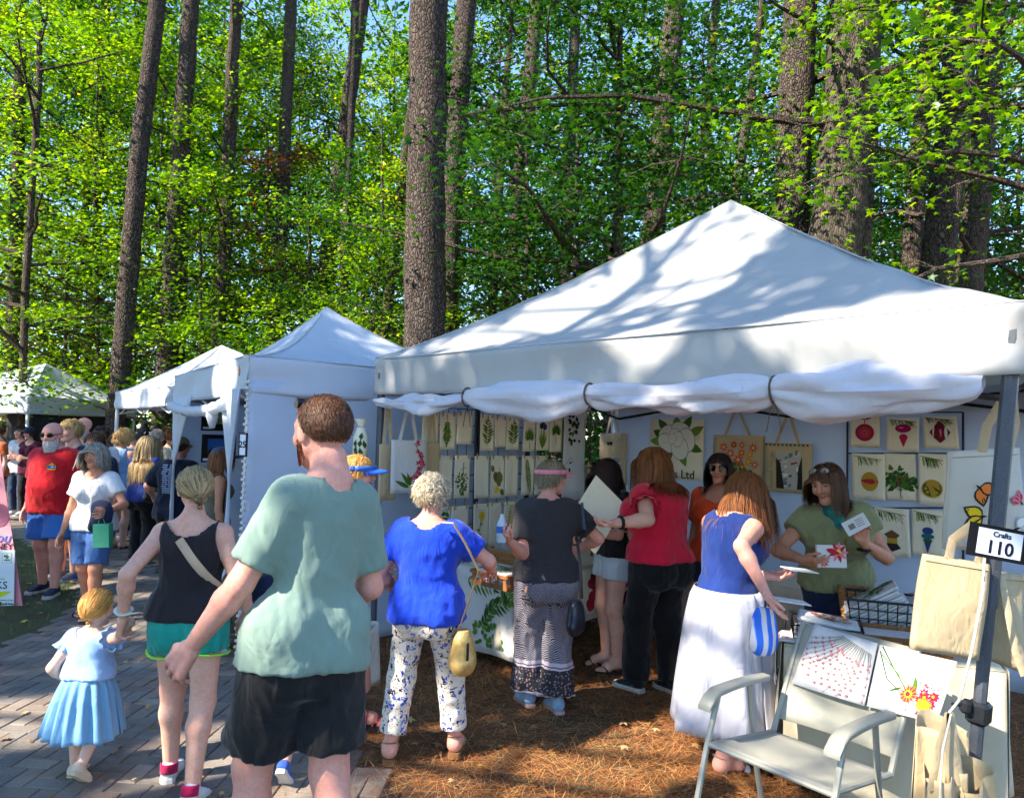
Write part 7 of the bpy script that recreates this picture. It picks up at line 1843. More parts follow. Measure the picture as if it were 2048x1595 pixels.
# jewellery busts in the farther tent
for k, px in enumerate((287, 313)):
    b = at(px, 880, 11.6); t = thing('necklace_bust', 'black necklace display bust %s in the tent behind the crowd' % ('on the left' if k == 0 else 'on the right'), 'display bust', (b.x, b.y, b.z - .12)); mb = MB()
    mb.lathe([(.09, 0), (.11, .05), (.13, .12), (.1, .2), (.045, .26), (.04, .31), (.0, .32)], 16, (b.x, b.y, b.z - .05)); mb.build('bust', plain('black_velvet', C(24, 24, 28), .9), t)
    mb = MB(); mb.tube([Vector((b.x + .075 * math.cos(a), b.y - .10, b.z + .06 + .09 * abs(math.cos(a)) - .02)) for a in np.linspace(0, 3.14, 9)], .006, 5); mb.build('necklace', plain('silver', C(200, 200, 200), .3, .1, metal=.8), t)
tb_ = at(300, 900, 11.75)
P3, U3, V3 = table('display table under the necklace busts', (tb_.x - .6, tb_.y - .25), (1, 0), (0, 1), 1.2, .6, max(.7, b.z - .12))

# ================================================================== THE PEOPLE IN THE PHOTOGRAPH
HB = hairmat('hair_brown', C(58, 36, 24), C(104, 68, 44)); HBL = hairmat('hair_blond', C(150, 110, 60), C(214, 176, 112)); HGB = hairmat('hair_golden', C(176, 112, 48), C(232, 178, 96))
HG = hairmat('hair_grey', C(104, 98, 90), C(178, 170, 158)); HP = hairmat('hair_platinum', C(160, 138, 104), C(226, 212, 184)); HD = hairmat('hair_dark', C(26, 16, 16), C(58, 34, 32)); HA = hairmat('hair_auburn', C(78, 42, 22), C(156, 96, 50)); HAB = hairmat('hair_ash', C(104, 82, 56), C(190, 160, 112))
HSG = hairmat('hair_saltgrey', C(96, 84, 66), C(156, 140, 112)); BEARD = hairmat('beard_red', C(140, 74, 44), C(176, 104, 64)); BEARDG = hairmat('beard_grey', C(150, 146, 140), C(206, 204, 200))
def shortcut(m, n=1500, L=.03, **k): return dict(dict(m=m, len=L, style='short', n=n, seg=5, width=.016, thick=.05, flow=(0, -.5, -.6)), **k)
def longcut(m, n=1500, L=.4, **k): return dict(dict(m=m, len=L, style='down', n=int(n * 1.5), seg=12, width=.016, thick=.14), **k)
NAVY = cloth('navy_jersey', C(28, 36, 62)); BLACKJ = cloth('black_jersey', C(24, 23, 26), fold=.4); WHITEJ = cloth('white_jersey', C(214, 214, 218)); DENIM = cloth('blue_denim', C(70, 104, 158), .2, .4); JEAN = cloth('dark_denim', C(40, 52, 76), .2, .4)
def printed(name, base, blobs, scale=16, th=.32, dark=None, fold=.4, stretch=(1, 1, 1)):
    """cloth with a scattered flower-like print"""
    m, t, b = newmat(name); v = coords(t, stretch)
    wn = N_(t, 'TexNoise'); wn.inputs['Scale'].default_value = scale * 1.3; wn.inputs['Detail'].default_value = 2; t.links.new(v, wn.inputs['Vector'])
    sm = N_(t, 'VectorMath', operation='SCALE'); t.links.new(wn.outputs['Color'], sm.inputs[0]); sm.inputs[3].default_value = .09
    ad = N_(t, 'VectorMath', operation='ADD'); t.links.new(v, ad.inputs[0]); t.links.new(sm.outputs[0], ad.inputs[1])
    vo = N_(t, 'TexVoronoi', feature='F1'); vo.inputs['Scale'].default_value = scale; t.links.new(ad.outputs[0], vo.inputs['Vector'])
    col = ramp(t, vo.outputs['Color'], blobs, 'CONSTANT')
    msk = ramp(t, vo.outputs['Distance'], [(th * .32, (.25, .25, .25, 1)), (th * .34, (1, 1, 1, 1)), (th, (1, 1, 1, 1)), (th + .03, (0, 0, 0, 1))])
    c = mixc(t, msk, base, col)
    if dark:
        v2 = N_(t, 'TexVoronoi', feature='DISTANCE_TO_EDGE'); v2.inputs['Scale'].default_value = scale * 1.1; t.links.new(ad.outputs[0], v2.inputs['Vector'])
        n2 = noise(t, v, scale * 2.2, 2); mk = N_(t, 'Math', operation='MULTIPLY'); t.links.new(ramp(t, v2.outputs['Distance'], [(.03, (1, 1, 1, 1)), (.05, (0, 0, 0, 1))]), mk.inputs[0]); t.links.new(ramp(t, n2, [(.5, (0, 0, 0, 1)), (.56, (1, 1, 1, 1))]), mk.inputs[1])
        c = mixc(t, mk.outputs[0], c, dark)
    t.links.new(c, b.inputs['Base Color']); b.inputs['Roughness'].default_value = .85; b.inputs['Specular IOR Level'].default_value = .2
    bump(t, b, noise(t, coords(t, (1, 1, .55)), 10, 2, .45, .8), fold, .03); return m
def chevron(name):
    m, t, b = newmat(name); tc = N_(t, 'TexCoord'); sp = N_(t, 'SeparateXYZ'); t.links.new(tc.outputs['Object'], sp.inputs[0])
    def math_(op, a, b_=None, c_=None):
        n = N_(t, 'Math', operation=op)
        for i, q in enumerate((a, b_, c_)):
            if q is None: continue
            if isinstance(q, bpy.types.NodeSocket): t.links.new(q, n.inputs[i])
            else: n.inputs[i].default_value = q
        return n.outputs[0]
    at_ = math_('ARCTAN2', sp.outputs[1], sp.outputs[0]); xx = math_('ADD', math_('MULTIPLY', sp.outputs[0], 1.0), math_('MULTIPLY', sp.outputs[1], .8))
    zig = math_('PINGPONG', xx, .008); ph = math_('ADD', math_('MULTIPLY', sp.outputs[2], 1.0), math_('MULTIPLY', zig, 1.4))
    st = math_('LESS_THAN', math_('FRACT', math_('MULTIPLY', ph, 85)), .46); c = mixc(t, st, C(36, 34, 40), C(160, 154, 166))
    vo = N_(t, 'TexVoronoi'); vo.inputs['Scale'].default_value = 60; t.links.new(tc.outputs['Object'], vo.inputs['Vector'])
    fl = mixc(t, ramp(t, vo.outputs['Distance'], [(.25, (1, 1, 1, 1)), (.4, (0, 0, 0, 1))]), C(28, 26, 32), ramp(t, vo.outputs['Color'], [(.2, C(120, 116, 124)), (.5, C(170, 130, 124)), (.8, C(90, 110, 150))]))
    z = sp.outputs[2]; c = mixc(t, math_('LESS_THAN', z, .30), c, fl)
    for zc, w_ in ((.31, .012), (.285, .006), (.115, .014)): c = mixc(t, math_('LESS_THAN', math_('ABSOLUTE', math_('SUBTRACT', z, zc)), w_), c, C(190, 178, 190))
    t.links.new(c, b.inputs['Base Color']); b.inputs['Roughness'].default_value = .7
    bump(t, b, noise(t, coords(t, (1, 1, .25)), 12, 2, .4, .5), .5, .03); return m
def stripes(name, a, b_):
    m, t, b = newmat(name); wv = N_(t, 'TexWave', bands_direction='X'); wv.inputs['Scale'].default_value = 6; wv.inputs['Distortion'].default_value = .6; t.links.new(coords(t), wv.inputs['Vector'])
    t.links.new(ramp(t, wv.outputs['Fac'], [(.3, b_), (.5, sc_(b_, 1.5)), (.62, a)]), b.inputs['Base Color']); b.inputs['Roughness'].default_value = .7; return m
def waffle(name, col):
    m, t, b = newmat(name); b.inputs['Base Color'].default_value = col; b.inputs['Roughness'].default_value = .8; v = coords(t, (1, 1, 1.8))
    wv = N_(t, 'TexWave', bands_direction='Z'); wv.inputs['Scale'].default_value = 28; wv.inputs['Distortion'].default_value = 5; wv.inputs['Detail Scale'].default_value = 3; t.links.new(v, wv.inputs['Vector']); bump(t, b, wv.outputs['Fac'], .8, .012); return m

def decal(B, host, c, polys, mats, front=True, name='print'):
    """flat print laid on a garment: polys in local (x, z) around c, dropped on the cloth along y"""
    me = host.data; bvh = BVHTree.FromPolygons([v.co for v in me.vertices], [tuple(p.vertices) for p in me.polygons]); mb = MB()
    s = 1 if front else -1
    for i, (mi, pts) in enumerate(polys):
        q = []
        for x, z in pts:
            h = bvh.ray_cast(Vector((c[0] + x, s * 1.0, c[1] + z)), Vector((0, -s, 0)))
            if h[0] is None: q = None; break
            q.append(h[0] + Vector((0, s, 0)) * (.004 + i * 5e-5))
        if q: mb.poly(q, mi)
    if mb.f: mb.build(name, mats, B.root, world=False, smooth=False)
def child(B, name): return [o for o in B.root.children if o.name.split('.')[0] == name][0]
def brim_cap(B, mat, visor_only=False, rot_=0, crown=True, ext=.30, name='cap', z=.2, kb=1.0, pit=0):
    """ball cap or sun visor on the head"""
    hh = B.hh; Rm = B.Rh @ rot('Z', rot_) @ rot('X', pit); c = B.head + B.Rh @ (np.array([0, -.045, .125]) * hh); q = lambda x, y, zz: c + Rm @ (np.array([x, y, zz]) * hh); mb = MB()
    rx, ry = .375 * kb, .455 * kb
    if not visor_only:
        mb.grid(lambda u, v: q(rx * math.cos(u * 6.2832) * math.cos(v * 1.5708) ** .8, ry * math.sin(u * 6.2832) * math.cos(v * 1.5708) ** .8, .02 + .40 * math.sin(v * 1.5708)), 28, 9)
    else:
        mb.grid(lambda u, v: q(rx * 1.03 * math.cos(u * 6.2832), ry * 1.03 * math.sin(u * 6.2832), .0 + .13 * v), 30, 2)
    mb.grid(lambda u, v: q(rx * (1 - .1 * v) * math.cos(math.pi * (.12 + .76 * u)), ry * math.sin(math.pi * (.12 + .76 * u)) + ext * 1.5 * v * math.sin(math.pi * (.04 + .92 * u)), .03 - .10 * v * v + .05 * math.cos(2 * math.pi * (u - .5)) * v), 18, 5)
    return mb.build(name, mat, B.root, world=False, sharp=70, solid=.004)
def facial_hair(B, mat, n=260, L=.03, seed=3, lo=-.5):
    rs = np.random.RandomState(seed); a = rs.rand(n) * math.pi; z = lo + .36 * rs.rand(n); r = .27 + .02 * rs.rand(n)
    P = np.stack([np.cos(a) * (.26 + .14 * (z + .42)), .1 + np.sin(a) * (.3 - .1 * np.abs(z + .3)), z], 1); k = ~((np.abs(P[:, 0]) < .1) & (P[:, 2] > -.3) & (P[:, 1] > .2)); P = P[k]
    D = np.stack([P[:, 0] * .4, P[:, 1] * .5, -1 + 0 * a[k]], 1); D /= np.linalg.norm(D, axis=1)[:, None]; S = np.cross(D, P); S /= np.linalg.norm(S, axis=1)[:, None]
    V, F = quads_from(P, D, S, np.full(len(P), L / B.hh), np.full(len(P), .022)); obj('beard', npmesh('beard', V @ (B.Rh.T * B.hh) + B.head, F, mat, smooth=False), B.root)
def bag_strap(name, pts, w_, mat, parent, flatk=.18, upv=(0, -1, 0)): return MB().tube(pts, w_ / 2, 6, 0, True, flatk, up=upv).build(name, mat, parent)
def soft_bag(label, c, sx, sy, sz, mat, name='handbag', rz=0, sdf_k=.02, handle=None, fold=.004):
    """slouchy bag: rounded body narrowing to the top, built as one skin"""
    t = thing(name, label, 'bag', (c[0], c[1], c[2] - sz / 2), rz); S = Sdf()
    S.u(ellip((0, 0, sz * .3), (sx * .52, sy * .55, sz * .34)), .02).u(ellip((0, 0, sz * .62), (sx * .46, sy * .4, sz * .38)), .03); S.cut((0, 0, sz * .03), (0, 0, -1)); S.cut((0, 0, sz * .93), (0, 0, 1))
    V, F = S.mesh(max(.006, sx / 34)); me = npmesh('body', V, F, mat); nn = np.zeros(len(V) * 3, np.float32); me.vertices.foreach_get('normal', nn); V = V + nn.reshape(-1, 3) * (fold * snoise(V, 40, 3))[:, None]
    me.vertices.foreach_set('co', V.astype(np.float32).ravel()); me.update(); obj('body', me, t); return t

# ---- the little girl in the blue dress
TULLE = cloth('blue_tulle', C(150, 202, 238), .06, .3, 600, .8, .3, trans=.4); SATIN = cloth('blue_bodice', C(150, 184, 228), .05, .3, 500, .55, .3)
gpos = gp(166, 1556); GH = at(258, 1254, 3.52)
def ruffle(B, root, p):
    for s in (-1, 1):
        a, e = B.sh[s], B.elb[s]; d = nrm(e - a); x = nrm(np.cross(d, (0, 0, 1.0))); y = np.cross(d, x); c = a + d * .01; mb = MB()
        for L, (r0, r1) in enumerate(((.030, .048), (.034, .058))):
            mb.grid(lambda u, v: Vector(c + d * (.0 + .045 * v + .018 * L) + (x * math.cos(u * 6.2832) + y * math.sin(u * 6.2832)) * (r0 + (r1 - r0) * v + .008 * v * math.sin(u * 6.2832 * 9 + L))), 54, 4)
        mb.build('ruffled_sleeve', SATIN, root, world=False, sharp=100, solid=.002)
B = person('small girl seen from behind in a pale blue tulle dress, braided golden hair', gpos, -6, dict(h=.95, child=True, fem=True, hh=.18, skin='pale', vox=.009, wR=GH, poleR=(1, -.3, -1.2), armL=(.10, .06, -.40), handR=dict(curl=.7, dir=(.5, .4, .5)),
    feet={'L': (.045, .0, 0, 4, 0), 'R': (.05, -.10, .055, 4, 38)}, lean=3,
    wear=[dict(k='top', m=SATIN, sleeve=.3, hem=.52, fit=.008, name='bodice', amp=.003, flare=.012, neck=.07), dict(k='skirt', m=TULLE, hem=.235, waist=.535, r1=.106, r0=.182, pleat=17, pamp=.018, name='tulle_skirt', n=150, pow=.7), dict(k='call', f=ruffle)],
    shoe=dict(kind='sneaker', m=cloth('cream_shoe', C(214, 190, 166)), m2=plain('tan_sole', C(206, 184, 150), .7), sole=.018),
    hair=dict(m=HGB, len=.13, style='bun', bun=(0, -.52, -.12), n=1100, seg=8, width=.022, thick=.07, line=[-.72, -.68, -.3, .1, .42, .56], vol=1.04, balls=[((0, -.36, .42), .075, 26), ((.0, -.45, .3), .075, 26), ((0, -.5, .17), .08, 26), ((0, -.5, .04), .075, 26), ((0, -.46, -.1), .07, 24), ((0, -.4, -.28), .06, 20), ((.0, -.36, -.42), .05, 16)])))
# ---- woman in black tank and teal shorts holding her hand
TEAL = cloth('teal_running_shorts', C(22, 150, 134), .12, .5, 500, .6); LIME = cloth('lime_hem', C(150, 226, 60)); BLKT = cloth('black_tank', C(34, 30, 34), .2, .5, 500, .7)
wpos = gp(362, 1588)
def lime_hem(B, root, p):
    for s in (-1, 1):
        h_, kn = B.hipj[s], B.kne[s]; d = nrm(kn - h_); x = nrm(np.cross(d, (0, 1.0, 0))); y = np.cross(d, x); c = h_ + (kn - h_) * .372; r = .056 * B.H + .019
        MB().tube([Vector(c + (x * math.cos(a) + y * math.sin(a)) * (r + .004) + d * (.012 * math.cos(a) * s)) for a in np.linspace(0, 6.2832, 25)], .007, 6, cap=False, flatk=.7).build('hem_trim', LIME, root, world=False)
B = person('woman from behind in black racerback tank and teal shorts, blond hair in a knot', wpos, 4, dict(h=1.56, skin='fair', hyaw=22, wL=GH + Vector((-.03, .0, .045)), poleL=(.15, -1, .1), wR=wpos + Vector((.27, .10, .80)), handL=dict(curl=.75, dir=(-.3, .3, -1)), w=1.02,
    feet={'L': (.10, .13, 0, 6, 0), 'R': (.09, -.12, .0, 6, 12)}, armw=.98, legw=1.02,
    wear=[dict(k='top', m=BLKT, sleeve=0, hem=.535, fit=.02, armhole=.047, racer=.004, name='tank_top', amp=.004, neck=.075), dict(k='shorts', m=TEAL, end=.36, fit=.016, flare=.02, waist=.575, amp=.007, fr=30), dict(k='call', f=lime_hem)],
    shoe=dict(kind='sneaker', m=cloth('white_running_shoe', C(206, 206, 214)), sole=.034, lace=1),
    hair=dict(m=HAB, len=.2, style='bun', bun=(.08, -.56, -.16), n=1500, seg=9, width=.02, thick=.07, line=[-.66, -.62, -.25, .1, .42, .56], balls=[((.08, -.56, -.16), .13, 60), ((.1, -.5, -.34), .07, 24)])))
for s in (-1, 1):
    an, Rf = B.foot[s]; mb = MB(); L = .15 * B.H; mb.grid(lambda u, v: Vector(an + Rf @ np.array([.17 * L * math.cos(math.pi * (1 + u)), -.1 * L + .17 * L * math.sin(math.pi * (1 + u)), -.047 * B.H + L * (.2 + .2 * v)])), 12, 3); mb.build('heel_tab', cloth('crimson_heel', C(170, 20, 70)), B.root, world=False, solid=.004)
WATCH = plain('white_watch_band', C(206, 220, 204), .5); an = B.wri[-1]; d = nrm(B.wri[-1] - B.elb[-1]); x = nrm(np.cross(d, (0, 1.0, .2))); y = np.cross(d, x)
MB().tube([Vector(an - d * .035 + (x * math.cos(a) + y * math.sin(a)) * .031) for a in np.linspace(0, 6.2832, 17)], .013, 6, cap=False, flatk=.45).build('wristwatch', WATCH, B.root, world=False)
tp = B.tp; STR = cloth('beige_strap', C(196, 170, 144)); bvh = BVHTree.FromPolygons([v.co for v in child(B, 'tank_top').data.vertices], [tuple(p_.vertices) for p_ in child(B, 'tank_top').data.polygons])
pts = []
for k in np.linspace(0, 1, 16):
    x, z = (-.075 + .25 * k) * 1, (.825 - .22 * k) * B.H; h = bvh.ray_cast(Vector((x, -1, z)), Vector((0, 1, 0)))
    if h[0] is not None: pts.append(h[0] + Vector((0, -.006, 0)))
t = thing('crossbody_bag', 'beige crossbody strap worn over the black racerback tank', 'bag', wpos); t.rotation_euler = (0, 0, R(4)); MB().tube(pts, .021, 6, 0, True, .14, up=(0, -1, .0)).build('strap', STR, t, world=False)
S = Sdf(); S.u(ellip((.2, .12, .98), (.09, .05, .07)), .01); V, F = S.mesh(.008); obj('pouch', npmesh('pouch', V, F, STR), t)

# ---- big man in sage tee
SAGE = cloth('sage_heather_tee', C(122, 144, 132), .06, .5, 380, .9, .2, fscale=7)
mpos = Vector((-.70, 2.68, 0))
B = person('tall man from behind in sage green tee and black shorts, short brown hair', mpos, 42, dict(h=1.89, fem=False, w=.78, shk=.74, tilt=6, skin='pink', hyaw=4, wL=at(385, 1290, 2.60), poleL=(.2, -1, -.1), armR=(.02, .22, -.40), handL=dict(curl=.42, palm=(.85, .2, .1)), vox=.012, legw=.98, armw=.95, hh=.268, hpitch=4,
    feet={'L': (.13, .2, 0, 8, 0), 'R': (.08, -.14, .0, 6, 10)}, twist=2,
    wear=[dict(k='top', m=SAGE, sleeve=.78, hem=.487, fit=.017, hx=.02, name='tee_shirt', amp=.005, fr=22, flare=.012, neck=.052), dict(k='shorts', m=cloth('black_athletic_shorts', C(26, 25, 27), .2, .5, 400, .65), end=.80, fit=.022, flare=.03, waist=.53, amp=.007, fr=17)],
    shoe=dict(kind='sneaker', m=cloth('grey_shoe', C(120, 120, 124)), sole=.03), hair=shortcut(HB, 3000, .024, width=.012, thick=.035, line=[-.66, -.62, -.2, .2, .46, .6], mess=.5)))
facial_hair(B, BEARD, 420, .006, lo=-.44)
MB().tube([Vector(B.head + B.Rh @ (np.array([x, .33 + .0 * x, .42]) * B.hh)) for x in (-.22, -.1, .0, .12, .22)], .016, 6, flatk=1.4).build('sunglasses', FRAME, B.root, world=False)
# ---- child hidden behind him
B = person('child mostly hidden behind the tall man, blue and white sneakers', gp(556, 1556), 6, dict(h=1.22, fem=True, skin='fair', hh=.2, vox=.014, feet={'L': (.07, .1, 0, 6, 0), 'R': (.05, -.12, .06, 6, 45)}, armL=(.16, .1, -.45), wear=[dict(k='top', m=NAVY, hem=.5), dict(k='shorts', m=cloth('royal_blue_shorts', C(34, 52, 120)), end=.8, waist=.55)], shoe=dict(kind='sneaker', m=cloth('blue_canvas_shoe', C(52, 84, 168)), sole=.022), hair=shortcut(HB, 500, .05)))
# ---- woman with blue visor at the bags
ROSE = printed('rose_print', C(228, 214, 202), [(0, C(150, 60, 84)), (.4, C(206, 130, 140)), (.75, C(110, 70, 70))], 26, .3, C(130, 60, 80)); SALMON = cloth('salmon_trousers', C(214, 150, 132), .06, .4)
vpos = Vector((-1.0, 4.52, 0))
B = person('woman with short golden hair, blue visor and rose-print blouse facing the stall', vpos, -74, dict(h=1.61, skin='pink', w=1.12, hyaw=-8, armL=(.08, .22, -.36), armR=(.06, .16, -.38), lean=4, feet={'L': (.10, -.06, 0, 6, 0), 'R': (.10, .12, 0, 6, 0)},
    wear=[dict(k='top', m=ROSE, sleeve=.9, hem=.5, fit=.024, name='blouse'), dict(k='pants', m=SALMON, end=.62, waist=.55, fit=.022, flare=.02)], shoe=dict(kind='sandal', m=plain('red_leather', C(152, 40, 44), .5), m2=DRUB, sole=.03, straps=[(.5, .12, .2), (.36, .18, .185), (.2, .26, .16)]),
    hair=shortcut(HGB, 1400, .085, width=.022, thick=.14, seg=7, mess=.5, flow=(0, -.5, -.9))))
brim_cap(B, plain('blue_visor', C(46, 98, 190), .5), True, 0, ext=.26, name='visor', kb=1.17)
t = soft_bag('dark olive shoulder bag at the hip of the woman with blue visor', (vpos.x - .16, vpos.y - .26, .88), .30, .13, .34, cloth('olive_canvas', C(62, 64, 50)), 'shoulder_bag', R(10))
t = thing('shopping_bag', 'limp white shopping bag on the straw behind the floral trousers', 'bag', gp(725, 1366)); mb = MB(); c = gp(725, 1366)
mb.grid(lambda u, v: c + Vector((.11 * math.cos(u * 6.2832) * (1.05 - .25 * v + .12 * math.sin(u * 19)), .07 * math.sin(u * 6.2832) * (1.1 - .3 * v), .40 * v + .02 * math.sin(u * 13) * v)), 40, 10); mb.build('bag', cloth('white_plastic', C(220, 216, 206), .05, .8, 200, .5), t, sharp=120, solid=.003)
mb = MB(); mb.tube([c + Vector((-.05, 0, .38)), c + Vector((-.02, 0, .5)), c + Vector((.04, 0, .38))], .008, 5); mb.build('handle', cloth('white_plastic', C(220, 216, 206)), t)

# ---- lady in royal blue
ROYAL = cloth('royal_blue_blouse', C(14, 58, 184), .12, .4, 420, .8, .2, fscale=11); FLOR = printed('blue_floral_print', C(224, 212, 196), [(0, C(44, 62, 150)), (.35, C(96, 120, 190)), (.6, C(34, 34, 70)), (.8, C(70, 100, 196))], 24, .34, C(34, 36, 66), .4)
bpos = (gp(798, 1536) + gp(918, 1508)) / 2; bpos.z = 0; bpos.x -= .04
B = person('lady with curly silver-blond hair in royal blue blouse and blue floral trousers', bpos, -7, dict(h=1.53, skin='pink', w=1.12, bust=.6, legw=1.02, armw=1.08, tgtR=(.29, .32, .97), poleR=(1, -.9, -.2), armL=(.07, .16, -.40), poleL=(.8, -1, 0), feet={'L': (.165, -.06, 0, 14, 0), 'R': (.16, .08, 0, -6, 0)}, handR=dict(curl=.5, palm=(0, 0, -1)),
    wear=[dict(k='top', m=ROYAL, sleeve=.62, hem=.485, fit=.022, name='blouse', amp=.008, fr=24, neck=.068, flare=.014), dict(k='pants', m=FLOR, end=.8, waist=.55, fit=.014, flare=.012, amp=.004)], shoe=dict(kind='sandal', m=plain('taupe_leather', C(150, 126, 96), .5), m2=plain('cork_sole', C(140, 98, 60), .8), sole=.03),
    hair=shortcut(HP, 1900, .075, curl=.85, cf=1.5, seg=8, width=.022, thick=.2, mess=.6, vol=1.04)))
MB().tube([Vector(B.neck0 + np.array([.062 * math.cos(a), .06 * math.sin(a), .02 + .015 * math.sin(a)])) for a in np.linspace(0, 6.28, 20)], .003, 5, cap=False).build('necklace', plain('bead_brown', C(110, 70, 50), .4), B.root, world=False)
for s in (-1, 1): MB().lathe([(0, -.014), (.008, -.004), (.005, .006), (0, .012)], 8, Vector(B.head + B.Rh @ (np.array([s * .37, -.02, -.2]) * B.hh))).build('earring', plain('gold', C(206, 160, 70), .3, metal=.9), B.root, world=False)
GOLD = plain('gold_leather', C(196, 164, 100), .4, .2, 40, .35, .6, 60); TANL = plain('tan_leather', C(190, 152, 106), .5, .1, 20)
hb = at(926, 1300, 3.98); t = soft_bag('crinkled gold handbag on a tan strap beside the floral trousers', hb, .16, .13, .25, GOLD, rz=R(70), fold=.006)
top = Vector(B.M @ Vector(B.tp((.085 * 1.0 * B.H, -.055 * B.H, .80 * B.H)))); sho = Vector(B.M @ Vector(B.sh[1])) + Vector((-.01, -.0, .075))
bag_strap('strap', [hb + Vector((.0, .03, .10)), hb + Vector((-.03, -.05, .3)), Vector((hb.x - .06, hb.y - .10, 1.05)), sho + Vector((.0, -.115, -.10)), sho + Vector((-.01, -.05, .0)), sho + Vector((-.01, .04, .0))], .026, TANL, t, .2)
MB().box(hb + Vector((-.08, -.06, .02)), (.02, .01, .09), bev=.003).build('key_fob', plain('black_leather', C(28, 28, 28), .5), t, smooth=False)

# ---- lady in grey waffle tee and pink visor
kpos = gp(1086, 1420); CHEV = chevron('chevron_trousers'); WAF = waffle('charcoal_waffle_tee', C(66, 64, 68))
B = person('lady in charcoal waffle tee, pink visor and wide chevron-pattern trousers', kpos, 14, dict(h=1.60, skin='pink', w=1.16, hyaw=-62, wL=at(1016, 1078, 4.58), poleL=(.35, -.5, -1), armR=(.13, .2, -.3), poleR=(1, -.8, -.2), handL=dict(curl=.75, palm=(.6, .6, 0)), feet={'L': (.075, .09, 0, 8, 0), 'R': (.075, -.05, 0, -8, 0)},
    wear=[dict(k='top', m=WAF, sleeve=.68, hem=.52, fit=.024, name='tee_shirt', amp=.005, flare=.016), dict(k='pants', m=CHEV, end=.93, waist=.56, fit=.024, flare=.045, amp=.014, fr=18)], shoe=dict(kind='sneaker', m=cloth('pale_blue_slip_on', C(132, 160, 186)), m2=plain('pink_sole', C(190, 160, 160)), sole=.02),
    hair=shortcut(HSG, 1700, .075, seg=7, width=.02, thick=.13, mess=.4, flow=(0, -.3, -1))))
brim_cap(B, cloth('pink_visor', C(216, 136, 150)), True, 0, ext=.24, name='visor', kb=1.17)
bt = Vector(B.M @ Vector(B.hand[-1][0])); t = thing('water_bottle', 'small clear water bottle with blue label in her left hand', 'bottle', bt + Vector((-.01, 0, -.06))); q = bt + Vector((-.012, .01, -.06))
MB().lathe([(0, 0), (.03, .004), (.032, .05), (.03, .11), (.013, .15), (.013, .17), (0, .17)], 16, q).build('bottle', plain('clear_plastic', C(190, 200, 206), .1, .05, bumps=.1), t); MB().lathe([(.033, .06), (.033, .1)], 16, q).build('label_band', plain('blue_label', C(50, 110, 190), .4), t)
hb = at(1152, 1232, 4.62); t = soft_bag('black leather handbag hanging on a long strap by the chevron trousers', hb, .10, .2, .23, plain('black_glossy_leather', C(34, 36, 46), .28, .1, 20, 0, .1), rz=R(-20))
sho = Vector(B.M @ Vector(B.sh[1])) + Vector((.0, 0, .05)); bag_strap('strap', [hb + Vector((.02, .05, .1)), hb + Vector((.03, -.02, .28)), Vector((hb.x + .02, hb.y - .07, 1.1)), sho + Vector((.03, -.10, -.16)), sho + Vector((.0, -.06, .0)), sho + Vector((-.03, .05, .0))], .02, plain('black_glossy_leather', C(34, 36, 46)), t)

# ---- woman in red ruffled blouse
rpos = gp(1280, 1386) + Vector((.11, 0, 0)); RED = cloth('crimson_blouse', C(212, 22, 56), .08, .45, 420, .8, .2)
def flutter(B, root, p):
    for s in (-1, 1):
        a, e = B.sh[s], B.elb[s]; d = nrm(e - a); x = nrm(np.cross(d, (0, 0, 1.0))); y = np.cross(d, x); mb = MB()
        for L in range(2): mb.grid(lambda u, v: Vector(a + d * (.03 + .05 * L + .075 * v) + (x * math.cos(u * 6.2832) + y * math.sin(u * 6.2832)) * (.066 + .028 * v + .010 * v * math.sin(u * 6.2832 * 8 + L))), 60, 5)
        mb.build('flutter_sleeve', RED, root, world=False, sharp=100, solid=.002)
B = person('woman with long honey hair in crimson ruffle-sleeve blouse and black trousers', rpos, 36, dict(h=1.70, skin='fair', w=1.34, armw=1.15, hyaw=14, hpitch=8, wL=at(1228, 1046, 4.78), poleL=(.8, -1, -.6), armR=(.0, .34, -.32), poleR=(1, -.6, -.4), handL=dict(curl=.45, palm=(.3, 0, 1)), feet={'L': (.10, .1, 0, 6, 0), 'R': (.10, -.06, 0, 4, 0)},
    wear=[dict(k='top', m=RED, sleeve=.3, hem=.535, fit=.03, name='blouse', amp=.008), dict(k='pants', m=cloth('black_trousers', C(20, 20, 22), .2, .4), end=.97, waist=.57, fit=.022, flare=.022), dict(k='call', f=flutter)], shoe=dict(kind='sneaker', m=cloth('black_sneaker', C(30, 30, 32)), sole=.03),
    hair=longcut(HA, 2300, .36, part=(.0, .1, 1), thick=.18, bodycoll=[((0, -.008, .73), (.155, .118, .11))]), shades=dict(up=.7)))
d = nrm(B.wri[-1] - B.elb[-1]); x = nrm(np.cross(d, (0, 1.0, .2))); y = np.cross(d, x); MB().tube([Vector(B.wri[-1] - d * .05 + (x * math.cos(a) + y * math.sin(a)) * (.035 + .003 * math.sin(a * 9))) for a in np.linspace(0, 6.2832, 40)], .012, 6, cap=False).build('wrist_scrunchie', BLACKJ, B.root, world=False)
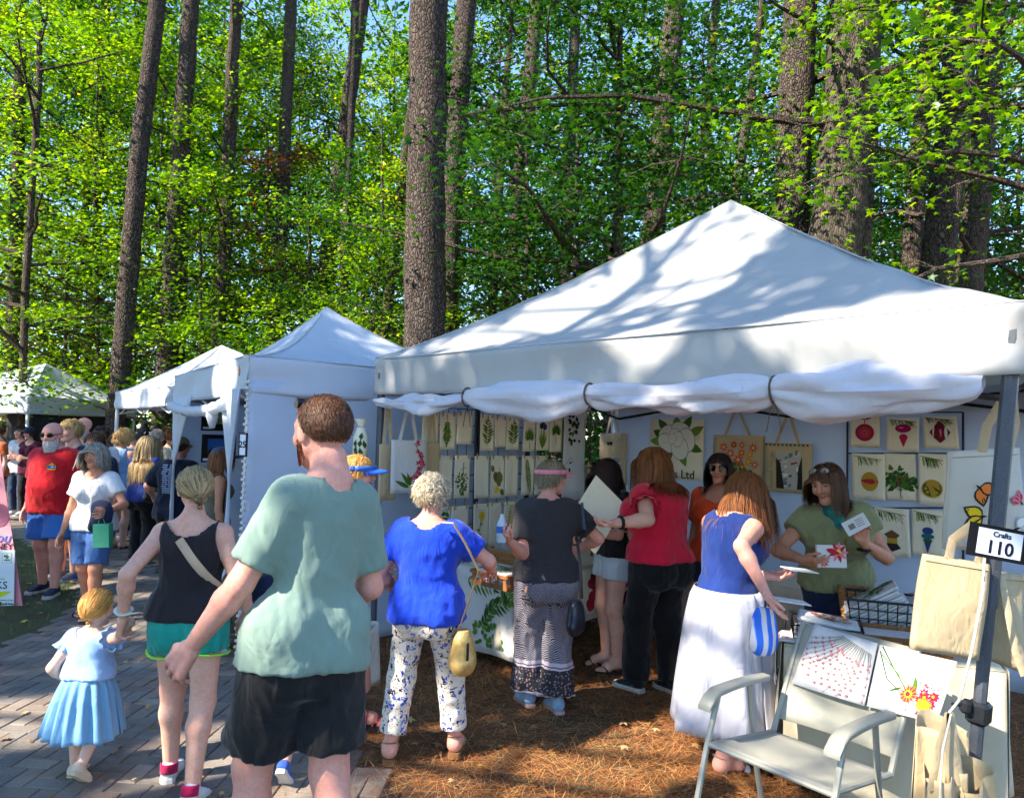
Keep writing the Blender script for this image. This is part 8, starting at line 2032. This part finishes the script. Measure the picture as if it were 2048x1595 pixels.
# ---- dark-haired woman in black with cut-off shorts
dpos = Vector((.80, 5.74, 0)); B = person('dark-haired woman in black top and frayed white denim shorts reading a print', dpos, 112, dict(h=1.62, skin='fair', w=.98, hpitch=30, armL=(.02, .34, -.22), armR=(.02, .32, -.24), poleL=(.6, -.6, -1), poleR=(.6, -.6, -1), handL=dict(palm=(0, 0, 1)), handR=dict(palm=(0, 0, 1)),
    wear=[dict(k='top', m=BLACKJ, sleeve=.5, hem=.53, fit=.016, neck=.07), dict(k='shorts', m=cloth('white_denim', C(196, 204, 212), .1, .5), end=.42, waist=.58, fit=.016, flare=.016)], shoe=dict(kind='sandal', m=plain('black_leather', C(28, 28, 28)), m2=DRUB), hair=longcut(HD, 1900, .34, thick=.14)))
hc = (Vector(B.M @ Vector(B.hand[-1][0])) + Vector(B.M @ Vector(B.hand[1][0]))) / 2
fr = Frame(at(1176, 1000, 5.35), (.62, -.3, -.62), (.5, .3, .75)); t = thing('art_print', 'large cream print board held slanted by the dark-haired woman', 'print', fr.p(.12, 0)); MB().box(fr.p(.10, -.03), (.30, .42, .006), M=Matrix((fr.U, fr.V, fr.U.cross(fr.V))).transposed()).build('board', LINEN, t, smooth=False)
mb = MB(); fr2 = Frame(fr.p(.1, -.03) + fr.U.cross(fr.V).normalized() * .006, fr.U, fr.V)
for k in range(8): mb.poly([fr2.p(.06 + .03 * math.cos(k * .8 + q), -.1 + .03 * math.sin(k * .8 + q)) + fr2.U.cross(fr2.V) * 1e-4 * k for q in (0, .5, 1)], 0)
mb.build('print', flat('print_g2', PAL['g2']), t, smooth=False)
# ---- woman in orange with sunglasses
B = person('woman in orange top and dark aviator sunglasses behind the red blouse', (1.60, 5.72), 146, dict(h=1.66, skin='tan', w=1.18, hyaw=8, vox=.015, fine=True, armL=(.06, .1, -.48), wear=[dict(k='top', m=cloth('orange_blouse', C(214, 70, 30)), sleeve=.7, hem=.5, fit=.02, neck=.085, vneck=1), dict(k='pants', m=JEAN)], shoe=dict(kind='sneaker', m=BLACKJ), hair=longcut(HD, 1500, .26, thick=.14, tuck=.4), shades=dict(rx=.125, rz=.1)))
# ---- woman in navy top and white skirt
spos = gp(1448, 1530); WSK = cloth('white_cotton_skirt', C(176, 176, 188), .03, .5, 300, .8, .1, fscale=7); NVT = cloth('deep_blue_top', C(24, 48, 112), .15, .4)
B = person('woman with long auburn hair, deep blue sleeveless top and long white skirt', spos, -58, dict(h=1.62, skin='pink', w=1.1, lean=5, hpitch=34, hyaw=-8, wR=at(1530, 1182, 3.72), wL=at(1528, 1150, 4.0), poleR=(.7, -1, -.5), poleL=(.4, -.8, -.8), handR=dict(palm=(-.2, .1, 1), curl=.25), handL=dict(palm=(.2, .1, 1), curl=.3), feet={'L': (.09, .09, 0, 10, 0), 'R': (.1, -.12, 0, 8, 0)},
    wear=[dict(k='top', m=NVT, sleeve=0, hem=.56, fit=.018, armhole=.042, name='top', neck=.06), dict(k='skirt', m=WSK, hem=.13, waist=.585, r1=.104, r0=.275, pleat=6, pamp=.032, n=110, pow=.62)], shoe=dict(kind='sandal', m=plain('silver_leather', C(190, 190, 194), .3, metal=.5), m2=plain('brown_sole', C(110, 76, 50)), sole=.018, straps=[(.48, .12, .2)]), hair=longcut(HA, 2400, .36, thick=.15, mess=.2, wind=(0, .25, 0))))
h1 = Vector(B.M @ Vector(B.hand[1][0])); h2 = Vector(B.M @ Vector(B.hand[-1][0]))
for k, (hp_, lab) in enumerate(((h1, 'pale card in the nearer hand of the woman in the white skirt'), (h2, 'narrow print in the farther hand of the woman in the white skirt'))):
    t = thing('card', lab, 'card', hp_ + Vector((.05, 0, .02))); MB().box(hp_ + Vector((.08, .0, .025)), (.16, .11, .004), M=Matrix.Rotation(.12, 3, 'Y') @ Matrix.Rotation(.3 * k, 3, 'Z')).build('card', WLINEN, t, smooth=False)
t = soft_bag('small blue and white wristlet pouch dangling from her wrist', at(1528, 1258, 3.78), .15, .09, .26, stripes('blue_stripe_pouch', C(206, 206, 214), C(40, 104, 214)), 'pouch', R(20))
MB().tube([h1 + Vector((-.06, 0, .0)), at(1528, 1190, 3.76), at(1528, 1218, 3.77)], .005, 5).build('wrist_cord', plain('black_cord', C(30, 30, 32)), t)
# ---- stallholder
OLV = cloth('olive_linen_top', C(132, 132, 92), .08, .45, 420, .85, .2); SCARF = printed('teal_scarf', C(40, 110, 104), [(0, C(170, 80, 50)), (.5, C(70, 140, 120)), (.8, C(40, 90, 100))], 22, .4, C(30, 70, 70))
opos = Vector((2.05, 4.72, 0))
def scarf(B, root, p):
    mb = MB(); c = B.neck0 + B.Rt @ np.array([0, .012, 0])
    mb.grid(lambda u, v: Vector(c + B.Rt @ np.array([(.072 + .02 * v) * math.cos(u * 6.2832), (.07 + .035 * v * (1 + .5 * math.sin(u * 6.2832))) * math.sin(u * 6.2832), .045 - (.06 + .11 * max(0, math.sin(u * 6.2832)) ** 2) * v + .008 * math.sin(u * 40 + v * 6)])), 48, 8); mb.build('scarf', SCARF, root, world=False, sharp=100, solid=.006)
    mb = MB(); f = lambda z, dx: Vector(B.tp((dx, .115 * B.H * (1 if z > .7 else .92), z * B.H)))
    mb.tube([f(.76, -.02), f(.72, .0), f(.67, .01)], .004, 6); mb.lathe([(0, -.02), (.014, 0), (0, .02)], 8, f(.68, .01)); mb.build('pendant', plain('brass', C(150, 110, 60), .4, metal=.7), root, world=False)
B = person('stallholder in olive top and teal scarf bending forward, holding cards', opos, 172, dict(h=1.68, skin='tan', w=1.14, lean=18, tilt=7, hyaw=-42, hpitch=14, htilt=6, wR=at(1604, 1118, 4.32), wL=at(1728, 1085, 4.36), poleR=(1, -.4, -.7), poleL=(1, -.5, -.9), handR=dict(palm=(-.4, -.2, .5), curl=.4, dir=(-.8, .3, -.1)), handL=dict(palm=(0, 1, .2), curl=.5, dir=(-.1, .1, 1)),
    wear=[dict(k='top', m=OLV, sleeve=.45, hem=.53, fit=.026, name='blouse', amp=.008, vneck=1), dict(k='pants', m=JEAN, waist=.58, fit=.02), dict(k='call', f=scarf)], shoe=dict(kind='sneaker', m=cloth('pink_sneaker', C(190, 70, 130))), hair=longcut(HB, 1800, .22, thick=.2, tuck=.3, part=(.15, .2, 1)), shades=dict(up=.75, lens=plain('pale_lens', C(150, 150, 146), .15))))
MB().tube([Vector(B.wri[-1] + np.array([.033 * math.cos(a), .033 * math.sin(a), -.04])) for a in np.linspace(0, 6.28, 20)], .008, 6, cap=False).build('bracelet', plain('black_leather', C(28, 28, 28)), B.root, world=False)
c = at(1662, 1112, 4.26); fr = Frame(c, (.98, -.05, .03), (0, .25, 1)); t = thing('gift_card_box', 'white boxed card set with pink poinsettia in her right hand', 'card', c + Vector((0, 0, -.07))); MB().box(c, (.165, .02, .125), M=Matrix.Rotation(-.2, 3, 'X'), bev=.003).build('box', WLINEN, t, smooth=False)
A = Art(); A.flower(['pk', 'rd'], 'yl', .12, .085, .06, 9, .5).flower(['rd', 'pk'], 'yl', .035, .03, .032, 9, .5).leaf('rd', .05, .1, .09, .015, -.3); mb = MB(); Mx = Matrix.Rotation(-.2, 3, 'X')
for i, (cc, pts) in enumerate(A.p): mb.poly([c + Mx @ Vector((u - .082, -.0118 - i * 3e-5, v - .062)) for u, v in pts], PKEYS.index(cc))
mb.build('print', pmats(), t, smooth=False)
c = at(1712, 1048, 4.24); t = thing('business_card', 'small white business card lifted in her left hand', 'card', c); Mx = Matrix.Rotation(-.5, 3, 'Y') @ Matrix.Rotation(-.2, 3, 'X'); MB().box(c, (.14, .003, .08), M=Mx).build('card', WLINEN, t, smooth=False)
mb = MB(); mb.poly([c + Mx @ Vector((x, -.003, z)) for x, z in ((-.045, -.015), (-.01, -.015), (-.01, .015), (-.045, .015))], 0)
for k in range(4): mb.poly([c + Mx @ Vector((x, -.003, .018 - .012 * k + z)) for x, z in ((.0, 0), (.045, 0), (.045, .004), (.0, .004))], 0)
mb.build('print', flat('print_sh', PAL['sh']), t, smooth=False)

# ================================================================== the crowd along the path
def crowd(label, px, Y, h, face, hair, top, bottom, **k):
    p = dict(h=h, vox=.019, fine=False, hair=hair, wear=[top, bottom], shoe=k.pop('shoe', dict(kind='sneaker', m=cloth('grey_shoe', C(120, 120, 124))))); p.update(k)
    if 'xy' in p: pos = p.pop('xy')
    else: q = at(px, 860, Y); pos = (q.x, Y)
    return person(label, pos, face, p)
cut = lambda m, L=.035, **k: shortcut(m, 600, L, width=.045, **k); lng = lambda m, L=.3, **k: longcut(m, 600, L, width=.05, seg=9, **k)
SWIM = cloth('blue_swim_shorts', C(60, 112, 186), .1, .4)
B = crowd('bald bearded man in red tee and blue swim shorts walking forward', 95, 0, 1.76, 176, None, dict(k='top', m=cloth('red_tee', C(190, 24, 34), .06, .4), sleeve=.8, hem=.47, fit=.028, flare=.02, name='tee_shirt'), dict(k='shorts', m=SWIM, end=.85, fit=.026, flare=.04, waist=.54), xy=gp(96, 1188), fem=False, w=1.22, belly=.035, skin='pink', vox=.015, hh=.25, shades=dict(rx=.13, rz=.075), armR=(.14, -.06, -.5), armL=(.1, -.02, -.52), hpitch=8, feet={'L': (.12, .08, 0, 10, 0), 'R': (.12, -.08, 0, 10, 0)}, shoe=dict(kind='sneaker', m=NAVY, sole=.03))
facial_hair(B, BEARDG, 500, .03, lo=-.56)
EMB = [flat('emblem_gold', C(196, 150, 50)), flat('emblem_blue', C(40, 80, 150)), flat('emblem_dark', C(40, 34, 34)), flat('sign_paper', C(222, 226, 240))]
emb = [(2, [(-.045, -.03), (.045, -.03), (.05, .02), (0, .055), (-.05, .02)]), (0, [(-.04, -.026), (.04, -.026), (.043, .015), (0, .046), (-.043, .015)]), (1, [(-.038, -.012), (.038, -.016), (.036, .014), (-.03, .018)]), (3, [(-.02, .0), (.02, -.002), (.018, .006), (-.018, .008)])]
decal(B, child(B, 'tee_shirt'), (-.085, 1.30), emb, EMB)
mb = []
B = crowd('grey-haired woman in white v-neck tee and denim shorts walking forward', 178, 0, 1.58, 180, longcut(HG, 1000, .2, width=.035, thick=.22, mess=.35, tuck=.2, seg=8), dict(k='top', m=WHITEJ, sleeve=.6, hem=.5, fit=.016, vneck=1, neck=.062, name='tee_shirt', flare=.012), dict(k='shorts', m=DENIM, end=.9, fit=.018, flare=.02, waist=.545), xy=gp(178, 1236), skin='tan', vox=.014, w=1.04, armR=(.12, .05, -.52), wL=at(214, 1022, 6.55), feet={'L': (.08, .12, 0, 6, 0), 'R': (.08, -.1, 0, 6, 6)}, shoe=dict(kind='sandal', m=plain('black_leather', C(28, 28, 28)), m2=DRUB))
decal(B, child(B, 'tee_shirt'), (-.075, 1.18), emb, EMB)
gb = at(206, 1070, 6.5); t = thing('paper_bag', 'small green paper gift bag hanging from her hand', 'bag', gb + Vector((0, 0, -.1))); G = plain('green_paper', C(64, 150, 116), .7, .08); MB().box(gb, (.14, .07, .2), bev=.002, M=Matrix.Rotation(-.05, 3, 'Y')).build('bag', G, t, smooth=False); MB().tube([gb + Vector((-.03, -.03, .1)), gb + Vector((-.01, -.03, .19)), gb + Vector((.03, -.03, .1))], .004, 5).build('handle', G, t)
jc = at(203, 1028, 6.55); t = thing('folded_jacket', 'dark navy jacket carried over the arm of the white-tee woman', 'jacket', jc + Vector((0, 0, -.12))); S = Sdf(); S.u(ellip(jc, (.10, .06, .13)), .02).u(ellip(jc + Vector((-.03, 0, -.07)), (.07, .05, .1)), .03); V, F = S.mesh(.012); V = V + .012 * snoise(V, 35, 2)[:, None] * np.array([1, 1, .3]); obj('cloth', npmesh('cloth', V - np.array(t.location), F, NAVY), t)
crowd('tall blond teenage boy in navy tee behind the bald man', 150, 8.5, 1.79, 164, cut(HBL, vol=1.1, L=.07, flow=(0, .2, -.4)), dict(k='top', m=NAVY, sleeve=.7), dict(k='shorts', m=BLACKJ, end=.85, fit=.02), fem=False, w=.95, hyaw=-14)
crowd('brown-haired boy in navy polo and blue running shoes behind the white-tee woman', 196, 8.55, 1.65, 178, cut(HB, vol=1.1, L=.07, flow=(0, .4, -.5)), dict(k='top', m=NAVY, sleeve=.75), dict(k='shorts', m=BLACKJ, end=.9, fit=.02), fem=False, w=.92, shoe=dict(kind='sneaker', m=cloth('bright_blue_shoe', C(40, 80, 190)), m2=plain('tan_sole', C(206, 184, 150))), hpitch=6)
B = crowd('bald man in sunglasses and white tee at the back of the crowd', 172, 10.0, 1.84, 172, None, dict(k='top', m=WHITEJ), dict(k='pants', m=JEAN), fem=False, w=1.15, skin='pink', shades={}); facial_hair(B, BEARDG, 300, .02)
crowd('woman with glasses and dark hair in white top with shoulder strap', 207, 10.2, 1.73, 172, cut(HD, vol=1.05), dict(k='top', m=WHITEJ, neck=.07), dict(k='pants', m=JEAN), skin='brown', w=1.1, shades=dict(lens=plain('clear_lens', C(110, 90, 80), .1), rx=.1, rz=.08))
crowd('woman with curly blond hair in sleeveless denim shirt and navy shorts', 232, 0, 1.68, -14, cut(HBL, curl=.8, vol=1.1, thick=.3, L=.12), dict(k='top', m=cloth('light_denim', C(130, 168, 208), .1, .4), sleeve=0, hem=.46, fit=.022), dict(k='shorts', m=NAVY, end=.5, fit=.02), xy=gp(234, 1098), shoe=dict(kind='sandal', m=plain('white_leather', C(210, 206, 200)), m2=DRUB), w=1.05)
B = crowd('woman with waist-length brown hair in cobalt top and black trousers', 278, 0, 1.62, -18, longcut(HAB, 1200, .5, width=.035, seg=12, thick=.2), dict(k='top', m=cloth('cobalt_top', C(34, 52, 122), .1, .5), sleeve=.5, hem=.5, fit=.024), dict(k='pants', m=BLACKJ, fit=.02, flare=.02), xy=gp(280, 1132), w=1.18, hyaw=-28, vox=.016)
t = soft_bag('black shoulder bag under the arm of the woman with waist-length hair', at(310, 985, 8.85), .26, .12, .26, plain('black_leather', C(28, 28, 28)), 'shoulder_bag')
B = crowd('man in tan cap and navy tour tee with white list on the back', 358, 8.0, 1.64, -10, cut(HB), dict(k='top', m=cloth('navy_tour_tee', C(22, 28, 46)), sleeve=.8, fit=.026, name='tee_shirt', flare=.015), dict(k='shorts', m=BLACKJ, end=.8, fit=.02), fem=False, w=1.12, skin='pink', wL=at(306, 990, 8.3), vox=.014)
brim_cap(B, cloth('tan_cap', C(150, 140, 112)), ext=.28, kb=1.05); rg = random.Random(4)
decal(B, child(B, 'tee_shirt'), (.0, 1.20), [(0, [(x - .0, .14 - .022 * k), (x + w_, .14 - .022 * k), (x + w_, .127 - .022 * k), (x, .127 - .022 * k)]) for k in range(14) for (x, w_) in ((-.09 + .02 * rg.random(), .06 + .02 * rg.random()), (.0, .05 + .02 * rg.random()))], [flat('tour_ink', C(150, 160, 180))], False, 'tour_list')
crowd('grey-haired man in cream shirt with red print at the necklace stall', 312, 11.0, 1.70, -8, cut(HG, L=.06), dict(k='top', m=printed('cream_red_print', C(196, 188, 160), [(0, C(170, 90, 60)), (.5, C(150, 110, 80))], 12, .2), sleeve=.8), dict(k='shorts', m=JEAN, end=.9), fem=False, w=1.12, skin='pink')
crowd('woman with reddish hair knot in red patterned top far in the crowd', 339, 12.4, 1.66, -8, dict(m=HA, len=.12, style='bun', bun=(0, -.4, .45), n=500, seg=7, width=.05, balls=[((0, -.35, .52), .18, 40)]), dict(k='top', m=printed('red_pattern', C(150, 40, 50), [(0, C(210, 150, 150)), (.5, C(60, 40, 50))], 20, .3), sleeve=0), dict(k='pants', m=BLACKJ))
B = crowd('person in navy cap and white striped shirt between the shoppers', 268, 11.8, 1.62, 70, cut(HG), dict(k='top', m=cloth('pale_blue_shirt', C(170, 184, 206))), dict(k='pants', m=NAVY), skin='pink'); brim_cap(B, NAVY, kb=1.05)
B = crowd('woman in faded blue cap looking into the curtained tent', 438, 7.25, 1.56, -55, lng(HA, .2), dict(k='top', m=cloth('moss_tank', C(96, 92, 74)), sleeve=0), dict(k='pants', m=JEAN), skin='tan', vox=.014, hyaw=-10); brim_cap(B, cloth('slate_cap', C(74, 92, 112)), ext=.32, kb=1.06)
crowd('dark-haired woman in white tee and ripped jeans at far left, arms crossed', 32, 0, 1.68, 176, cut(HD, L=.1, vol=1.08), dict(k='top', m=WHITEJ), dict(k='pants', m=JEAN), xy=gp(34, 1030), armL=(-.12, .2, -.22), armR=(-.14, .22, -.25), poleL=(1, -.2, -1), poleR=(1, -.2, -1), shoe=dict(kind='sneaker', m=WHITEJ))
B = crowd('woman in maroon v-neck and dark cap beside the white-tee jeans woman', 63, 14.0, 1.66, 172, lng(HD, .15), dict(k='top', m=cloth('maroon_tee', C(84, 20, 44)), vneck=1), dict(k='pants', m=BLACKJ), armL=(-.1, .2, -.24), armR=(-.06, .2, -.26), poleL=(1, -.2, -1), poleR=(1, -.2, -1)); brim_cap(B, NAVY, kb=1.06)
crowd('person in rust orange shirt cut off at the left edge', 0, 13.2, 1.66, 150, cut(HB), dict(k='top', m=cloth('rust_shirt', C(176, 84, 40))), dict(k='pants', m=BLACKJ))
crowd('dark-haired person in sunglasses glimpsed between the red tee and blond boy', 127, 10.6, 1.68, 176, lng(HD, .14), dict(k='top', m=BLACKJ), dict(k='pants', m=BLACKJ), shades={})
